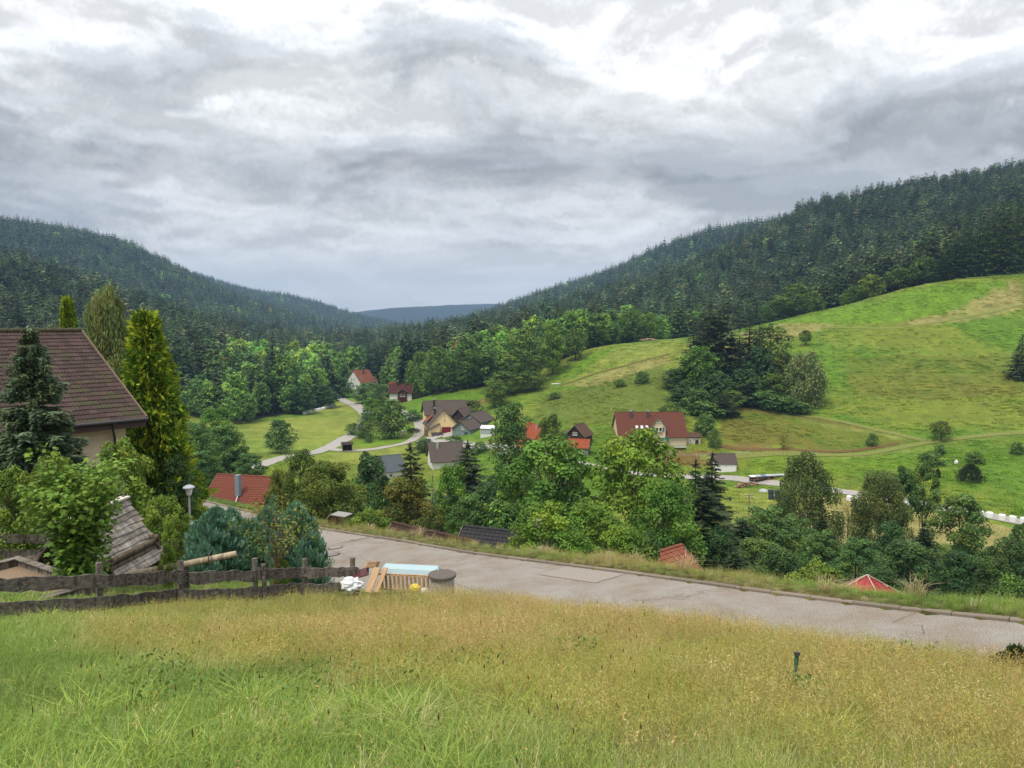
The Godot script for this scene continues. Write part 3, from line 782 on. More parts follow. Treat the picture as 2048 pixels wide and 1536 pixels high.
# ------------------------------------------------------------------ sky
func build_sky() -> Image:
	var w := 2560
	var h := 1280
	var nz := FastNoiseLite.new()
	nz.seed = 23
	nz.frequency = 0.85
	nz.fractal_octaves = 6
	nz.fractal_gain = 0.5
	nz.fractal_lacunarity = 2.1
	nz.domain_warp_enabled = true
	nz.domain_warp_amplitude = 0.5
	nz.domain_warp_frequency = 0.9
	var streaks := FastNoiseLite.new()
	streaks.seed = 5
	streaks.frequency = 1.0
	streaks.fractal_octaves = 4
	var data := PackedFloat32Array()
	data.resize(w * h * 3)
	var reach := 3.2
	for y in h:
		var up := PI * (0.5 - (y + 0.5) / h)
		var s := sin(maxf(up, 0.0))
		var deg := rad_to_deg(up)
		var v := 8.2 * pow(maxf(up, 0.0), 0.85)
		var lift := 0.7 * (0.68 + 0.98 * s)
		for x in w:
			var k := (y * w + x) * 3
			if up < -0.02:
				data[k] = 0.15; data[k + 1] = 0.165; data[k + 2] = 0.15
				continue
			var az := TAU * (x + 0.5) / w
			var px := sin(az) * reach
			var pz := cos(az) * reach
			var d := nz.get_noise_3d(px, v, pz)
			var above := nz.get_noise_3d(px, v + 0.16, pz)
			# a dark-bellied deck about ten degrees up, thin streaky layers under it, a bright slit over the horizon
			var deck := exp(-pow((deg - 10.2 - 1.3 * sin(az * 2.0 + 0.9)) / 3.0, 2.0)) * 0.40
			var low := smoothstep(7.0, 3.0, deg)
			var band := streaks.get_noise_3d(px * 0.5, v * 7.0, pz * 0.5) * 0.32 * low
			var slit := exp(-pow((deg - 1.0) / 0.8, 2.0)) * 0.5
			var t := 0.30 - 0.20 * low + d * 0.80 * (1.0 - 0.55 * low) + deck + band - slit
			t = clampf(t, 0.0, 1.0)
			t = t * t * (3.0 - 2.0 * t)
			# crowns facing the open sky are brighter than the bases
			var crown := clampf((d - above) * 1.15, -0.22, 0.30) * (1.0 - 0.7 * low)
			var c := Color(0.75, 0.755, 0.76).lerp(Color(0.52, 0.535, 0.555), clampf(t * 1.7, 0.0, 1.0)).lerp(Color(0.305, 0.325, 0.35), clampf(t * 1.7 - 0.75, 0.0, 1.0))
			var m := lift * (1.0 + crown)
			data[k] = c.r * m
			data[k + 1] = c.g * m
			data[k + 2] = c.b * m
	return Image.create_from_data(w, h, false, Image.FORMAT_RGBF, data.to_byte_array())
# ------------------------------------------------------------------ trees
func rv() -> Vector3:
	return Vector3(rng.randf_range(-1, 1), rng.randf_range(-1, 1), rng.randf_range(-1, 1))


func ball() -> Vector3:
	var z := rng.randf_range(-1, 1)
	var t := rng.randf() * TAU
	var r := sqrt(1.0 - z * z)
	return Vector3(r * cos(t), z, r * sin(t))


func vary(c: Color, by: float) -> Color:
	var k := 1.0 + rng.randf_range(-by, by)
	var h := rng.randf_range(-by, by) * 0.5
	return Color(c.r * k * (1.0 + h), c.g * k, c.b * k * (1.0 - h))


func limb(m: MB, a: Vector3, b: Vector3, r0: float, r1: float, sag: float) -> void:
	var p := []
	var r := []
	for k in 5:
		var t := k / 4.0
		p.append(a.lerp(b, t) + Vector3(0, sag * sin(PI * t), 0) + (rv() * 0.03 * a.distance_to(b) if k > 0 and k < 4 else Vector3.ZERO))
		r.append(lerpf(r0, r1, t))
	m.tube(p, r, 5, false)


# crown: clumps of leaves carried by limbs. o: h, r, base, clumps, leaves, size, tones, shape, droop, stems
func broadleaf(sd: int, o: Dictionary) -> Array:
	rng.seed = sd
	var wood := MB.new()
	var crown := MB.new()
	crown.flat = true
	var h: float = o.h
	var rad: float = o.r
	var base: float = o.base * h
	var stems: int = o.get("stems", 1)
	var girth: float = o.get("girth", 0.017) * h
	var tops := []
	for s in stems:
		var lean := Vector3.ZERO if stems == 1 else Vector3(cos(TAU * s / stems + 0.5), 0, sin(TAU * s / stems + 0.5)) * rad * 0.35
		var p := []
		var r := []
		for k in 7:
			var t := k / 6.0
			p.append(Vector3(0, t * h * 0.86, 0) + lean * t + (rv() * Vector3(1, 0, 1) * rad * 0.05 if k > 0 else lean * 0.08))
			r.append(lerpf(girth, girth * 0.16, pow(t, 0.8)) / (1.0 if stems == 1 else 1.35))
		p[0].y = -0.5
		wood.tube(p, r, 7, false)
		tops.append(p)
	var clumps: int = o.clumps
	var per: int = o.leaves / clumps
	var tones: Array = o.tones
	var droop: float = o.get("droop", 0.0)
	var shape: float = o.get("shape", 0.85)
	var cs: float = o.get("clump", 0.34)
	for k in clumps:
		var t := (k + rng.randf()) / clumps
		var prof := pow(maxf(sin(PI * clampf(0.06 + 0.90 * pow(t, shape), 0.0, 1.0)), 0.0), 0.62)
		var ang := k * 2.39996 + rng.randf_range(-0.4, 0.4)
		var rr := rad * prof * sqrt(rng.randf_range(0.12, 1.0)) * 0.80
		var size := rad * cs * rng.randf_range(0.7, 1.25) * lerpf(1.0, 0.72, t)
		var c := Vector3(cos(ang) * rr, lerpf(base + size * 0.5, h - size * 0.75, t), sin(ang) * rr)
		var spine: Array = tops[k % stems]
		var join: Vector3 = spine[clampi(int(c.y / h * 6.2 - 1.0), 1, 6)]
		if k % 2 == 0 or clumps < 30:
			limb(wood, join, c, girth * 0.34 * (1.0 - 0.6 * t), girth * 0.06, size * 0.15)
		var tone: Color = tones[k % tones.size()]
		tone = vary(tone, 0.16)
		var ls: float = o.size
		for j in per:
			var d := ball()
			if d.y < -0.35 and rng.randf() < 0.55: d.y = -d.y
			var at := c + d * Vector3(1.0, 0.72, 1.0) * size * pow(rng.randf_range(0.25, 1.0), 0.5)
			if droop > 0.0 and rng.randf() < 0.75:
				# hanging strings of small leaves
				var q := at
				var steps := 5
				for s in steps:
					var lf := (Vector3(0, -1, 0) + rv() * 0.6).normalized()
					crown.leaf(q, lf * ls * 1.2, lf.cross(rv()).normalized() * ls * 0.32, vary(tone, 0.25))
					q += Vector3(rng.randf_range(-0.3, 0.3) * ls, -droop * ls * rng.randf_range(0.8, 1.5), rng.randf_range(-0.3, 0.3) * ls)
				continue
			var nrm := (d * 0.7 + rv() * 0.7 + Vector3(0, 0.55, 0)).normalized()
			var l := nrm.cross(rv()).normalized()
			l = (l + Vector3(0, -0.25, 0) + d * 0.25).normalized()
			var side := nrm.cross(l).normalized()
			var sc := ls * rng.randf_range(0.6, 1.35)
			crown.leaf(at, l * sc, side * sc * 0.36, vary(tone, 0.22))
	return [wood.mesh(), crown.mesh()]


# conifer in whorls of sprays. o: h, r, base, tiers, arms, sprays, tones, droop, curve
func conifer(sd: int, o: Dictionary) -> Array:
	rng.seed = sd
	var wood := MB.new()
	var crown := MB.new()
	crown.flat = true
	var h: float = o.h
	var rad: float = o.r
	var girth: float = 0.014 * h
	wood.tube([Vector3(0, -0.5, 0), Vector3(0, h * 0.3, 0), Vector3(0, h * 0.7, 0), Vector3(0, h * 0.985, 0)], [girth, girth * 0.75, girth * 0.4, girth * 0.06], 7, false)
	var tiers: int = o.tiers
	var sprays: int = o.sprays
	var tones: Array = o.tones
	var wide: float = o.get("wide", 0.2)
	for k in tiers:
		var t := (k + rng.randf_range(-0.25, 0.25)) / tiers
		t = clampf(t, 0.0, 1.0)
		var y := lerpf(o.base * h, h * 0.985, pow(t, o.get("spread", 0.92)))
		var lt := rad * (pow(1.0 - t, o.get("curve", 0.78)) + 0.015)
		if t < 0.12: lt *= 0.8 + t * 1.6
		var arms: int = maxi(3, int(o.arms * (0.55 + 0.45 * (1.0 - t))))
		var turn := rng.randf() * TAU
		for a in arms:
			var ang := turn + TAU * (a + rng.randf_range(-0.3, 0.3)) / arms
			var out := Vector3(cos(ang), 0, sin(ang))
			var ln := lt * rng.randf_range(0.62, 1.12)
			var drop: float = o.droop * ln * (0.4 + 0.6 * (1.0 - t))
			var root := Vector3(0, y + rng.randf_range(-0.5, 0.5) * h / tiers * 0.7, 0)
			var tone := vary(tones[(a + k) % tones.size()], 0.18)
			if t < 0.75 and sprays > 6:
				wood.tube([root, root + out * ln * 0.5 + Vector3(0, -drop * 0.45, 0), root + out * ln * 0.95 + Vector3(0, -drop * 0.75, 0)], [girth * 0.16, girth * 0.1, girth * 0.03], 3, false)
			var side := Vector3(-out.z, 0, out.x)
			for s in sprays:
				var f := (s + rng.randf()) / sprays
				var g := 0.16 + 0.84 * f
				var tipup := 0.22 * drop * f * f
				var p := root + out * ln * g + Vector3(0, -drop * sin(g * 1.9) + tipup + rng.randf_range(-0.5, 0.5) * o.get("fluff", 0.0) * h / tiers, 0)
				var sw := 1 if s % 2 else -1
				var wl := ln * wide * (1.15 - 0.55 * f) * rng.randf_range(0.7, 1.3) + 0.02 * rad
				var dir := (out * rng.randf_range(0.35, 0.9) + side * sw * rng.randf_range(0.25, 0.95) + Vector3(0, rng.randf_range(-0.75, 0.12) * o.get("hang", 1.0), 0)).normalized()
				var nn := (Vector3.UP + rv() * 0.5).normalized()
				var ss := dir.cross(nn).normalized()
				crown.leaf(p, dir * wl * 1.5, ss * wl * o.get("thick", 0.36), vary(tone, 0.2))
			# tip
			crown.leaf(root + out * ln * 0.82 + Vector3(0, -drop * 0.95, 0), (out + Vector3(0, -0.15, 0)) * ln * 0.28, side * ln * 0.07, tone)
	crown.spike(Vector3(0, h * 0.91, 0), Vector3(0, h * 0.075, 0), Vector3(rad * 0.05, 0, 0), tones[0])
	crown.spike(Vector3(0, h * 0.91, 0), Vector3(0, h * 0.075, 0), Vector3(0, 0, rad * 0.05), tones[0])
	return [wood.mesh(), crown.mesh()]


# conifer whose crown is a dense mass of upswept feathery sprays (cypress, juniper, yew)
func plume(sd: int, o: Dictionary) -> Array:
	rng.seed = sd
	var wood := MB.new()
	var crown := MB.new()
	crown.flat = true
	var h: float = o.h
	var rad: float = o.r
	wood.tube([Vector3(0, -0.3, 0), Vector3(0, h * 0.5, 0), Vector3(0, h * 0.9, 0)], [0.02 * h, 0.012 * h, 0.004 * h], 6, false)
	var tones: Array = o.tones
	var lift: float = o.get("lift", 0.5)
	for k in int(o.count):
		var t := pow(rng.randf(), o.get("low", 1.25))
		var ang := rng.randf() * TAU
		var lump := 1.0 + 0.20 * sin(ang * 3.0 + t * 9.0 + sd) + 0.22 * sin(ang * 5.0 - t * 23.0) + 0.12 * sin(ang * 9.0 + t * 47.0)
		var prof: float = pow(maxf(1.0 - pow(t, o.get("fat", 1.35)), 0.0), 0.85) * lump
		var rr := rad * prof * rng.randf_range(0.55, 1.0)
		var out := Vector3(cos(ang), 0, sin(ang))
		var p := out * rr + Vector3(0, h * (o.base + (0.96 - o.base) * t), 0)
		var dir := (out * rng.randf_range(0.5, 1.0) + Vector3(0, lift + rng.randf_range(-0.5, 0.5), 0) + rv() * 0.3).normalized()
		var tone := vary(tones[rng.randi() % tones.size()], 0.15)
		var ln: float = o.size * rng.randf_range(0.7, 1.4)
		var nn := dir.cross(rv()).normalized()
		# a spray: a midrib with small scales on both sides
		for s in int(o.get("twigs", 5)):
			var f := s / float(o.get("twigs", 5))
			var d2 := (dir + nn * (0.75 if s % 2 else -0.75) * (1.0 - f * 0.6) + Vector3(0, -0.25 * f, 0)).normalized()
			crown.leaf(p + dir * ln * f * 0.8, d2 * ln * (0.75 - 0.4 * f), d2.cross(rv()).normalized() * ln * 0.085, vary(tone, 0.15))
	return [wood.mesh(), crown.mesh()]


func bare_tree(sd: int, h: float) -> Array:
	rng.seed = sd
	var wood := MB.new()
	wood.tube([Vector3(0, -0.5, 0), Vector3(0.1, h * 0.4, 0), Vector3(-0.1, h * 0.75, 0.1), Vector3(0.1, h, 0)], [0.13, 0.1, 0.05, 0.012], 6, false)
	var twigs := MB.new()
	for k in 34:
		var y := h * rng.randf_range(0.35, 0.97)
		var a := Vector3(0, y, 0)
		var ang := rng.randf() * TAU
		var ln := (h - y) * 0.28 + 0.5
		var b := a + Vector3(cos(ang) * ln, ln * 0.9, sin(ang) * ln)
		twigs.tube([a, a.lerp(b, 0.5) + rv() * 0.1, b], [0.035, 0.02, 0.008], 4, false)
		for j in 3:
			var q := a.lerp(b, rng.randf_range(0.4, 0.9))
			twigs.tube([q, q + Vector3(rng.randf_range(-0.6, 0.6), rng.randf_range(0.1, 0.6), rng.randf_range(-0.6, 0.6))], [0.014, 0.006], 3, false)
	return [wood.mesh(), twigs.mesh()]


const GREENS := {
	"ash": [Color(0.138, 0.246, 0.034), Color(0.174, 0.282, 0.038), Color(0.102, 0.198, 0.029)],
	"alder": [Color(0.101, 0.186, 0.046), Color(0.130, 0.218, 0.052), Color(0.082, 0.154, 0.038)],
	"dark": [Color(0.060, 0.120, 0.036), Color(0.078, 0.143, 0.039), Color(0.051, 0.099, 0.033)],
	"olive": [Color(0.120, 0.145, 0.030), Color(0.150, 0.150, 0.034), Color(0.090, 0.115, 0.026)],
	"lime": [Color(0.150, 0.235, 0.034), Color(0.190, 0.265, 0.040), Color(0.115, 0.190, 0.028)],
	"cherry": [Color(0.115, 0.160, 0.028), Color(0.140, 0.180, 0.030), Color(0.085, 0.125, 0.024)],
	"birch": [Color(0.131, 0.175, 0.048), Color(0.169, 0.206, 0.057), Color(0.100, 0.138, 0.037)],
	"willow": [Color(0.166, 0.228, 0.083), Color(0.200, 0.255, 0.097)],
	"silver": [Color(0.060, 0.075, 0.040), Color(0.200, 0.220, 0.180), Color(0.045, 0.060, 0.030)],
	"spruce": [Color(0.030, 0.056, 0.022), Color(0.038, 0.066, 0.024), Color(0.050, 0.078, 0.026)],
	"hemlock": [Color(0.074, 0.106, 0.046), Color(0.090, 0.126, 0.048), Color(0.066, 0.084, 0.041)],
	"blue": [Color(0.125, 0.18, 0.095), Color(0.165, 0.225, 0.12), Color(0.085, 0.13, 0.065)],
	"golden": [Color(0.36, 0.43, 0.03), Color(0.25, 0.35, 0.03), Color(0.12, 0.215, 0.02), Color(0.07, 0.135, 0.016)],
	"yew": [Color(0.030, 0.052, 0.018), Color(0.050, 0.075, 0.020)],
	"juniper": [Color(0.145, 0.28, 0.19), Color(0.20, 0.36, 0.26), Color(0.105, 0.215, 0.135), Color(0.125, 0.25, 0.12)],
	"beech": [Color(0.101, 0.182, 0.035), Color(0.135, 0.223, 0.041), Color(0.081, 0.142, 0.032)],
	"pale": [Color(0.23, 0.27, 0.05)],
}
var protos := {}


func proto(kind: String, lod: int, pick: int) -> Array:
	var key := "%s/%d/%d" % [kind, lod, pick]
	if protos.has(key): return protos[key]
	var sd := kind.hash() % 9000 + pick * 77 + lod
	var leaves := 13000 if lod == 0 else 3400
	var size := 0.30 if lod == 0 else 0.56
	var r: Array
	match kind:
		"ash": r = broadleaf(sd, {"h": 14.0, "r": 5.0, "base": 0.10, "clumps": 52, "clump": 0.275, "leaves": leaves, "size": size * 0.92, "tones": GREENS.ash, "stems": 2 if pick else 1})
		"poplar": r = broadleaf(sd, {"h": 18.0, "r": 4.2, "base": 0.08, "clumps": 46, "leaves": leaves * 0.9, "size": size, "tones": GREENS.ash.map(func(c): return c * Color(0.72, 0.68, 1.1)), "shape": 0.7, "clump": 0.38})
		"dark", "linden": r = broadleaf(sd, {"h": 12.0, "r": 5.0, "base": 0.06, "clumps": 54, "leaves": leaves, "size": size, "tones": GREENS.dark if kind == "dark" else GREENS.alder, "shape": 0.72, "clump": 0.30})
		"alder": r = broadleaf(sd, {"h": 13.0, "r": 4.6, "base": 0.05, "clumps": 50, "leaves": leaves, "size": size * 0.92, "tones": GREENS.alder, "shape": 0.78, "clump": 0.27})
		"beech": r = broadleaf(sd, {"h": 17.0, "r": 6.2, "base": 0.12, "clumps": 60, "leaves": leaves, "size": size * 1.1, "tones": GREENS.beech, "shape": 0.95, "clump": 0.27})
		"olive": r = broadleaf(sd, {"h": 8.0, "r": 3.8, "base": 0.05, "clumps": 46, "leaves": leaves * 0.9, "size": size * 0.7, "tones": GREENS.olive, "shape": 0.72, "stems": 3, "clump": 0.26})
		"lime": r = broadleaf(sd, {"h": 5.0, "r": 3.0, "base": 0.02, "clumps": 40, "leaves": leaves * 0.8, "size": size * 0.55, "tones": GREENS.lime, "shape": 0.7, "stems": 3, "clump": 0.27})
		"cherry": r = broadleaf(sd, {"h": 9.0, "r": 4.2, "base": 0.22, "clumps": 48, "leaves": leaves * 0.75, "size": size * 0.75, "tones": GREENS.cherry, "shape": 0.78, "clump": 0.25, "girth": 0.02})
		"silver": r = broadleaf(sd, {"h": 9.0, "r": 3.6, "base": 0.04, "clumps": 40, "leaves": leaves * 0.8, "size": size * 0.75, "tones": GREENS.silver})
		"birch": r = broadleaf(sd, {"h": 15.0, "r": 4.0, "base": 0.16, "clumps": 56, "leaves": leaves * 0.42, "size": size * 0.72, "tones": GREENS.birch, "droop": 1.3, "shape": 0.8, "clump": 0.26, "girth": 0.011})
		"willow": r = broadleaf(sd, {"h": 12.0, "r": 4.4, "base": 0.12, "clumps": 46, "leaves": leaves * 0.5, "size": size * 0.8, "tones": GREENS.willow, "droop": 1.2, "clump": 0.27})
		"tallstem": r = broadleaf(sd, {"h": 14.0, "r": 3.0, "base": 0.52, "clumps": 24, "leaves": leaves * 0.45, "size": size, "tones": GREENS.alder, "girth": 0.012})
		"bush": r = broadleaf(sd, {"h": 4.0, "r": 2.4, "base": 0.0, "clumps": 30, "leaves": leaves * 0.6, "size": size * 0.5, "tones": GREENS.alder + GREENS.beech, "stems": 3, "shape": 0.65, "clump": 0.3})
		"sapling": r = broadleaf(sd, {"h": 4.0, "r": 1.5, "base": 0.25, "clumps": 16, "leaves": 700, "size": 0.22, "tones": GREENS.pale, "clump": 0.3})
		"standspruce": r = conifer(sd, {"h": 24.0, "r": 4.0, "base": 0.02, "tiers": 28, "arms": 9, "sprays": 12, "tones": GREENS.spruce.map(func(c): return c * Color(1.5, 1.65, 1.05)), "droop": 0.42, "wide": 0.26, "curve": 0.7})
		"dead": r = bare_tree(sd, 12.0)
		"spruce": r = conifer(sd, {"h": 18.0, "r": 3.4, "base": 0.03, "tiers": 34 if lod == 0 else 24, "arms": 11 if lod == 0 else 8, "sprays": 26 if lod == 0 else 8, "tones": GREENS.spruce, "droop": 0.42, "wide": 0.20 if lod == 0 else 0.3})
		"fir": r = conifer(sd, {"h": 14.0, "r": 4.0, "base": 0.03, "tiers": 26, "arms": 11, "sprays": 22 if lod == 0 else 9, "tones": GREENS.spruce + GREENS.hemlock, "droop": 0.22, "wide": 0.22})
		"pine": r = conifer(sd, {"h": 18.0, "r": 4.4, "base": 0.25, "tiers": 15, "arms": 8, "sprays": 12, "tones": GREENS.hemlock, "droop": 0.15, "curve": 0.55, "wide": 0.3, "thick": 0.5})
		"hemlock": r = conifer(sd, {"h": 18.0, "r": 4.6, "base": 0.03, "tiers": 28, "arms": 11, "sprays": 26, "tones": GREENS.hemlock, "droop": 0.32, "wide": 0.2, "hang": 1.4})
		"bluespruce": r = conifer(sd, {"h": 9.0, "r": 1.6, "base": 0.02, "tiers": 26, "arms": 10, "sprays": 14, "tones": GREENS.blue.map(func(c): return c * Color(1.0, 1.15, 1.5)), "droop": 0.25})
		"silverspruce": r = conifer(sd, {"h": 8.0, "r": 2.3, "base": 0.02, "tiers": 20, "arms": 15, "sprays": 190, "fluff": 0.9, "tones": GREENS.blue, "droop": 0.16, "wide": 0.15, "thick": 0.26, "hang": 0.6, "curve": 0.7})
		"golden": r = plume(sd, {"h": 9.0, "r": 2.3, "base": 0.02, "count": 7600, "size": 0.6, "tones": GREENS.golden, "lift": 0.25, "twigs": 6, "fat": 1.0})
		"lowdark": r = plume(sd, {"h": 3.0, "r": 2.6, "base": 0.0, "count": 1500, "size": 0.5, "tones": GREENS.yew, "fat": 2.6, "low": 0.9})
		"juniper": r = plume(sd, {"h": 2.6, "r": 1.3, "base": 0.0, "count": 3800, "size": 0.30, "tones": GREENS.juniper, "fat": 2.4, "low": 0.95, "lift": 1.7, "twigs": 6})
	protos[key] = r
	return r


const KIND_NAMES := {"ash": "ash_tree", "poplar": "poplar_tree", "hemlock": "drooping_fir", "dark": "broadleaf_tree", "olive": "broadleaf_tree", "lime": "leafy_bush", "cherry": "fruit_tree", "fir": "fir_tree", "bluespruce": "blue_spruce", "silver": "silver_leaved_shrub",
	"spruce": "spruce_tree", "standspruce": "spruce_tree", "alder": "alder_tree", "birch": "birch_tree", "tallstem": "ash_tree", "dead": "dead_tree", "bush": "bush", "linden": "linden_tree", "beech": "beech_tree", "pine": "pine_tree", "willow": "willow_tree", "sapling": "sapling", "lowdark": "yew_bush", "silverspruce": "blue_spruce", "golden": "golden_conifer", "juniper": "juniper_bush"}


func plant(kind: String, at: Vector3, h: float, w: float, label: String, group := "", tint := 0) -> Node3D:
	var lod := 0 if -at.z < 175.0 else 1
	var pick := rng.randi() % 2
	var turn := rng.randf() * TAU
	var keep := rng.state
	var r := proto(kind, lod, pick)
	rng.state = keep
	var bush := kind in ["lime", "bush", "lowdark", "silver", "juniper", "sapling"]
	var o := thing(KIND_NAMES[kind], label, "bush" if bush else "tree", at, turn, group)
	var box: AABB = r[1].get_aabb()
	o.scale = Vector3(w / ((box.size.x + box.size.z) * 0.5), h / box.end.y, w / ((box.size.x + box.size.z) * 0.5))
	var bark := mat("bark", lin(0.085, 0.068, 0.05), 0.95)
	if kind in ["birch"]: bark = mat("birch_bark", lin(0.32, 0.30, 0.27), 0.9)
	put("trunk", r[0], bark, o)
	put("twigs" if kind == "dead" else "crown", r[1], bark if kind == "dead" else leafy(["foliage", "foliage_warm", "foliage_cool"][tint], [Color.WHITE, lin(1.07, 1.0, 0.9), lin(0.82, 0.92, 1.0)][tint], 0.3 if "spruce" in kind or kind in ["fir", "yew", "pine", "hemlock"] else 0.5), o)
	return o


func build_trees() -> void:
	rng.seed = 404
	var hues := RandomNumberGenerator.new()
	hues.seed = 5
	for k in TREES:
		plant(k[0], on_ground(k[1], k[2], 0.1), k[3] + 0.1, k[4], k[5], "", hues.randi() % 3 if not k[0] in ["golden", "silverspruce"] else 0)


# ------------------------------------------------------------------ forest
func joined(r: Array, bark: Color) -> ArrayMesh:
	# trunk and crown of a far tree as one mesh with vertex colours
	var a: Array = r[0].surface_get_arrays(0)
	var b: Array = r[1].surface_get_arrays(0)
	var m := MB.new()
	m.flat = true
	m.v = a[Mesh.ARRAY_VERTEX]
	m.i = a[Mesh.ARRAY_INDEX]
	m.c.resize(m.v.size())
	m.c.fill(bark)
	var k := m.v.size()
	m.v.append_array(b[Mesh.ARRAY_VERTEX])
	m.c.append_array(b[Mesh.ARRAY_COLOR])
	for q in b[Mesh.ARRAY_INDEX]:
		m.i.push_back(q + k)
	return m.mesh()


func build_forest() -> void:
	rng.seed = 90210
	var kinds := []
	var habits := [[4.9, 0.60, 0.42, 20, 0.10], [4.2, 0.70, 0.50, 22, 0.06], [5.6, 0.48, 0.22, 16, 0.18], [4.6, 0.55, 0.34, 19, 0.28]]
	for k in 4:
		var q: Array = habits[k]
		kinds.append(conifer(300 + k, {"h": 25.0, "r": q[0], "base": q[4], "tiers": q[3], "arms": 8, "sprays": 6, "tones": GREENS.spruce if k != 2 else GREENS.spruce + GREENS.hemlock, "droop": q[2], "wide": 0.36, "thick": 0.46, "curve": q[1]}))
	for k in 4:
		kinds.append(broadleaf(500 + k, {"h": 19.0, "r": 5.4, "base": 0.12, "clumps": 34, "leaves": 1300, "size": 1.0, "tones": GREENS.beech + GREENS.alder, "shape": 0.9, "clump": 0.30}))
	var far_kinds := []
	for k in 2:
		far_kinds.append(conifer(700 + k, {"h": 25.0, "r": 5.0, "base": 0.12, "tiers": 11, "arms": 6, "sprays": 2, "tones": GREENS.spruce, "droop": 0.5, "wide": 0.7, "thick": 0.6}))
	for k in 1:
		far_kinds.append(broadleaf(800 + k, {"h": 19.0, "r": 5.4, "base": 0.1, "clumps": 16, "leaves": 160, "size": 2.6, "tones": GREENS.beech, "clump": 0.36}))
	rng.seed = 90210
	var near := []      # [kind, position, height scale, width scale, turn, colour, apparent size]
	var lots := []
	for k in 11: lots.append([])
	for band in [[230.0, 1100.0, 6.3], [1100.0, 2400.0, 7.6], [2400.0, 3000.0, 9.0]]:
		var step: float = band[2]
		var z := -40.0
		while z > -band[1]:
			var x := z * 0.95
			while x < -z * 0.95:
				var p := Vector2(x + rng.randf_range(-0.45, 0.45) * step, z + rng.randf_range(-0.45, 0.45) * step)
				x += step
				var far := p.length()
				if far < band[0] or far > band[1]: continue
				var ang := atan2(p.x, -p.y)
				if absf(ang) > 0.72: continue
				var e := edge_distance(ang)
				if far < e: continue
				var deep := far - e
				var px := 1024.0 + 1500.0 * p.x / -p.y
				var leafy_share := 0.05
				var patch := broad.get_noise_2d(p.x * 0.7 + 300.0, p.y * 0.7)
				if deep < 30.0: leafy_share = 0.55
				if px > 400.0 and px < 760.0 and far < 640.0: leafy_share = 0.85
				if px > 780.0 and px < 1330.0 and deep < 75.0: leafy_share = 0.9
				elif px > 820.0 and px < 1200.0 and far < 520.0: leafy_share = 0.5
				if px > 1330.0 and deep < 60.0: leafy_share = 0.02
				if px < 330.0 and deep < 80.0: leafy_share = 0.4
				leafy_share = clampf(leafy_share + patch * 0.35, 0.0, 1.0)
				var broadkind := rng.randf() < leafy_share
				if broadkind and rng.randf() < 0.35: continue
				if fine.get_noise_2d(p.x * 0.7, p.y * 0.7) > 0.42 and deep > 20.0: continue   # small gaps and rides
				var k: int = 4 + rng.randi() % 4 if broadkind else rng.randi() % 4
				if band[0] >= 1100.0: k = 10 if broadkind else 8 + rng.randi() % 2
				var hs := (1.22 if not broadkind else 1.1) * rng.randf_range(0.62, 1.10) * (0.95 + 0.4 * broad.get_noise_2d(p.x * 3.0, p.y * 3.0))
				if deep < 14.0: hs *= 0.82
				if px > 1870.0 and deep < 26.0: continue
				var ws := hs * rng.randf_range(0.85, 1.2)
				var tone := pow(rng.randf(), 1.6) * 1.9 + 0.95 + 0.6 * patch + 0.5 * fine.get_noise_2d(p.x * 1.5, p.y * 1.5)
				var c := Color(tone, tone, tone)
				if broadkind:
					c = Color(tone * rng.randf_range(0.9, 1.45), tone * 1.12, tone * rng.randf_range(0.8, 1.3))
					if rng.randf() < 0.05: c = Color(tone * 1.8, tone * 0.85, tone * 1.0)
					elif rng.randf() < 0.12: c = Color(tone * 1.5, tone * 1.35, tone * 0.9)
				else:
					c = Color(tone * rng.randf_range(0.8, 1.3), tone, tone * rng.randf_range(0.8, 1.4))
					if rng.randf() < 0.012: c = Color(3.4, 2.2, 2.6)   # dying, bare spruce
				var rec := [k, on_ground(p.x, p.y, 0.4), hs, ws, rng.randf() * TAU, c, hs * 25.0 / far, deep]
				if band[0] < 1100.0 and deep < 48.0 and absf(ang) < 0.62: near.append(rec)
				else: lots[k].append(rec)
			z -= step
	near.sort_custom(func(a, b): return a[6] > b[6])
	var count := [0, 0]
	var needle := ["", ""]
	for r in near:
		var is_broad: int = 1 if r[0] >= 4 else 0
		if count[is_broad] >= 290:
			lots[r[0]].append(r)
			continue
		count[is_broad] += 1
		var px: float = 1024.0 + 1500.0 * r[1].x / -r[1].z
		var place := "on the left side of the valley" if px < 760.0 else "on the spur behind the yellow farmhouse" if px < 1190.0 else "behind the upper meadow" if px < 1870.0 else "at the top right edge of the hillside meadow"
		var o := thing("forest_beech" if is_broad else "forest_spruce", ("broadleaf tree at the forest edge " if is_broad else "dark spruce at the forest edge ") + place, "tree", r[1], r[4], ("broadleaf trees" if is_broad else "spruces") + " of the forest edge " + place)
		o.scale = Vector3(r[3], r[2], r[3])
		var tint: int = clampi(int((r[5].g - 1.15) / 1.1 * 3.0), 0, 2)
		put("trunk", kinds[r[0]][0], mat("bark", lin(0.085, 0.068, 0.05), 0.95), o)
		put("crown", kinds[r[0]][1], leafy("forest_%d_%d" % [is_broad, tint], [lin(1.15, 1.2, 1.25), lin(1.5, 1.55, 1.4), lin(1.95, 1.9, 1.5)][tint], 0.3), o)
	var fm := leafy("forest_mass", Color.WHITE, 0.25, 0.8)
	var total := 0
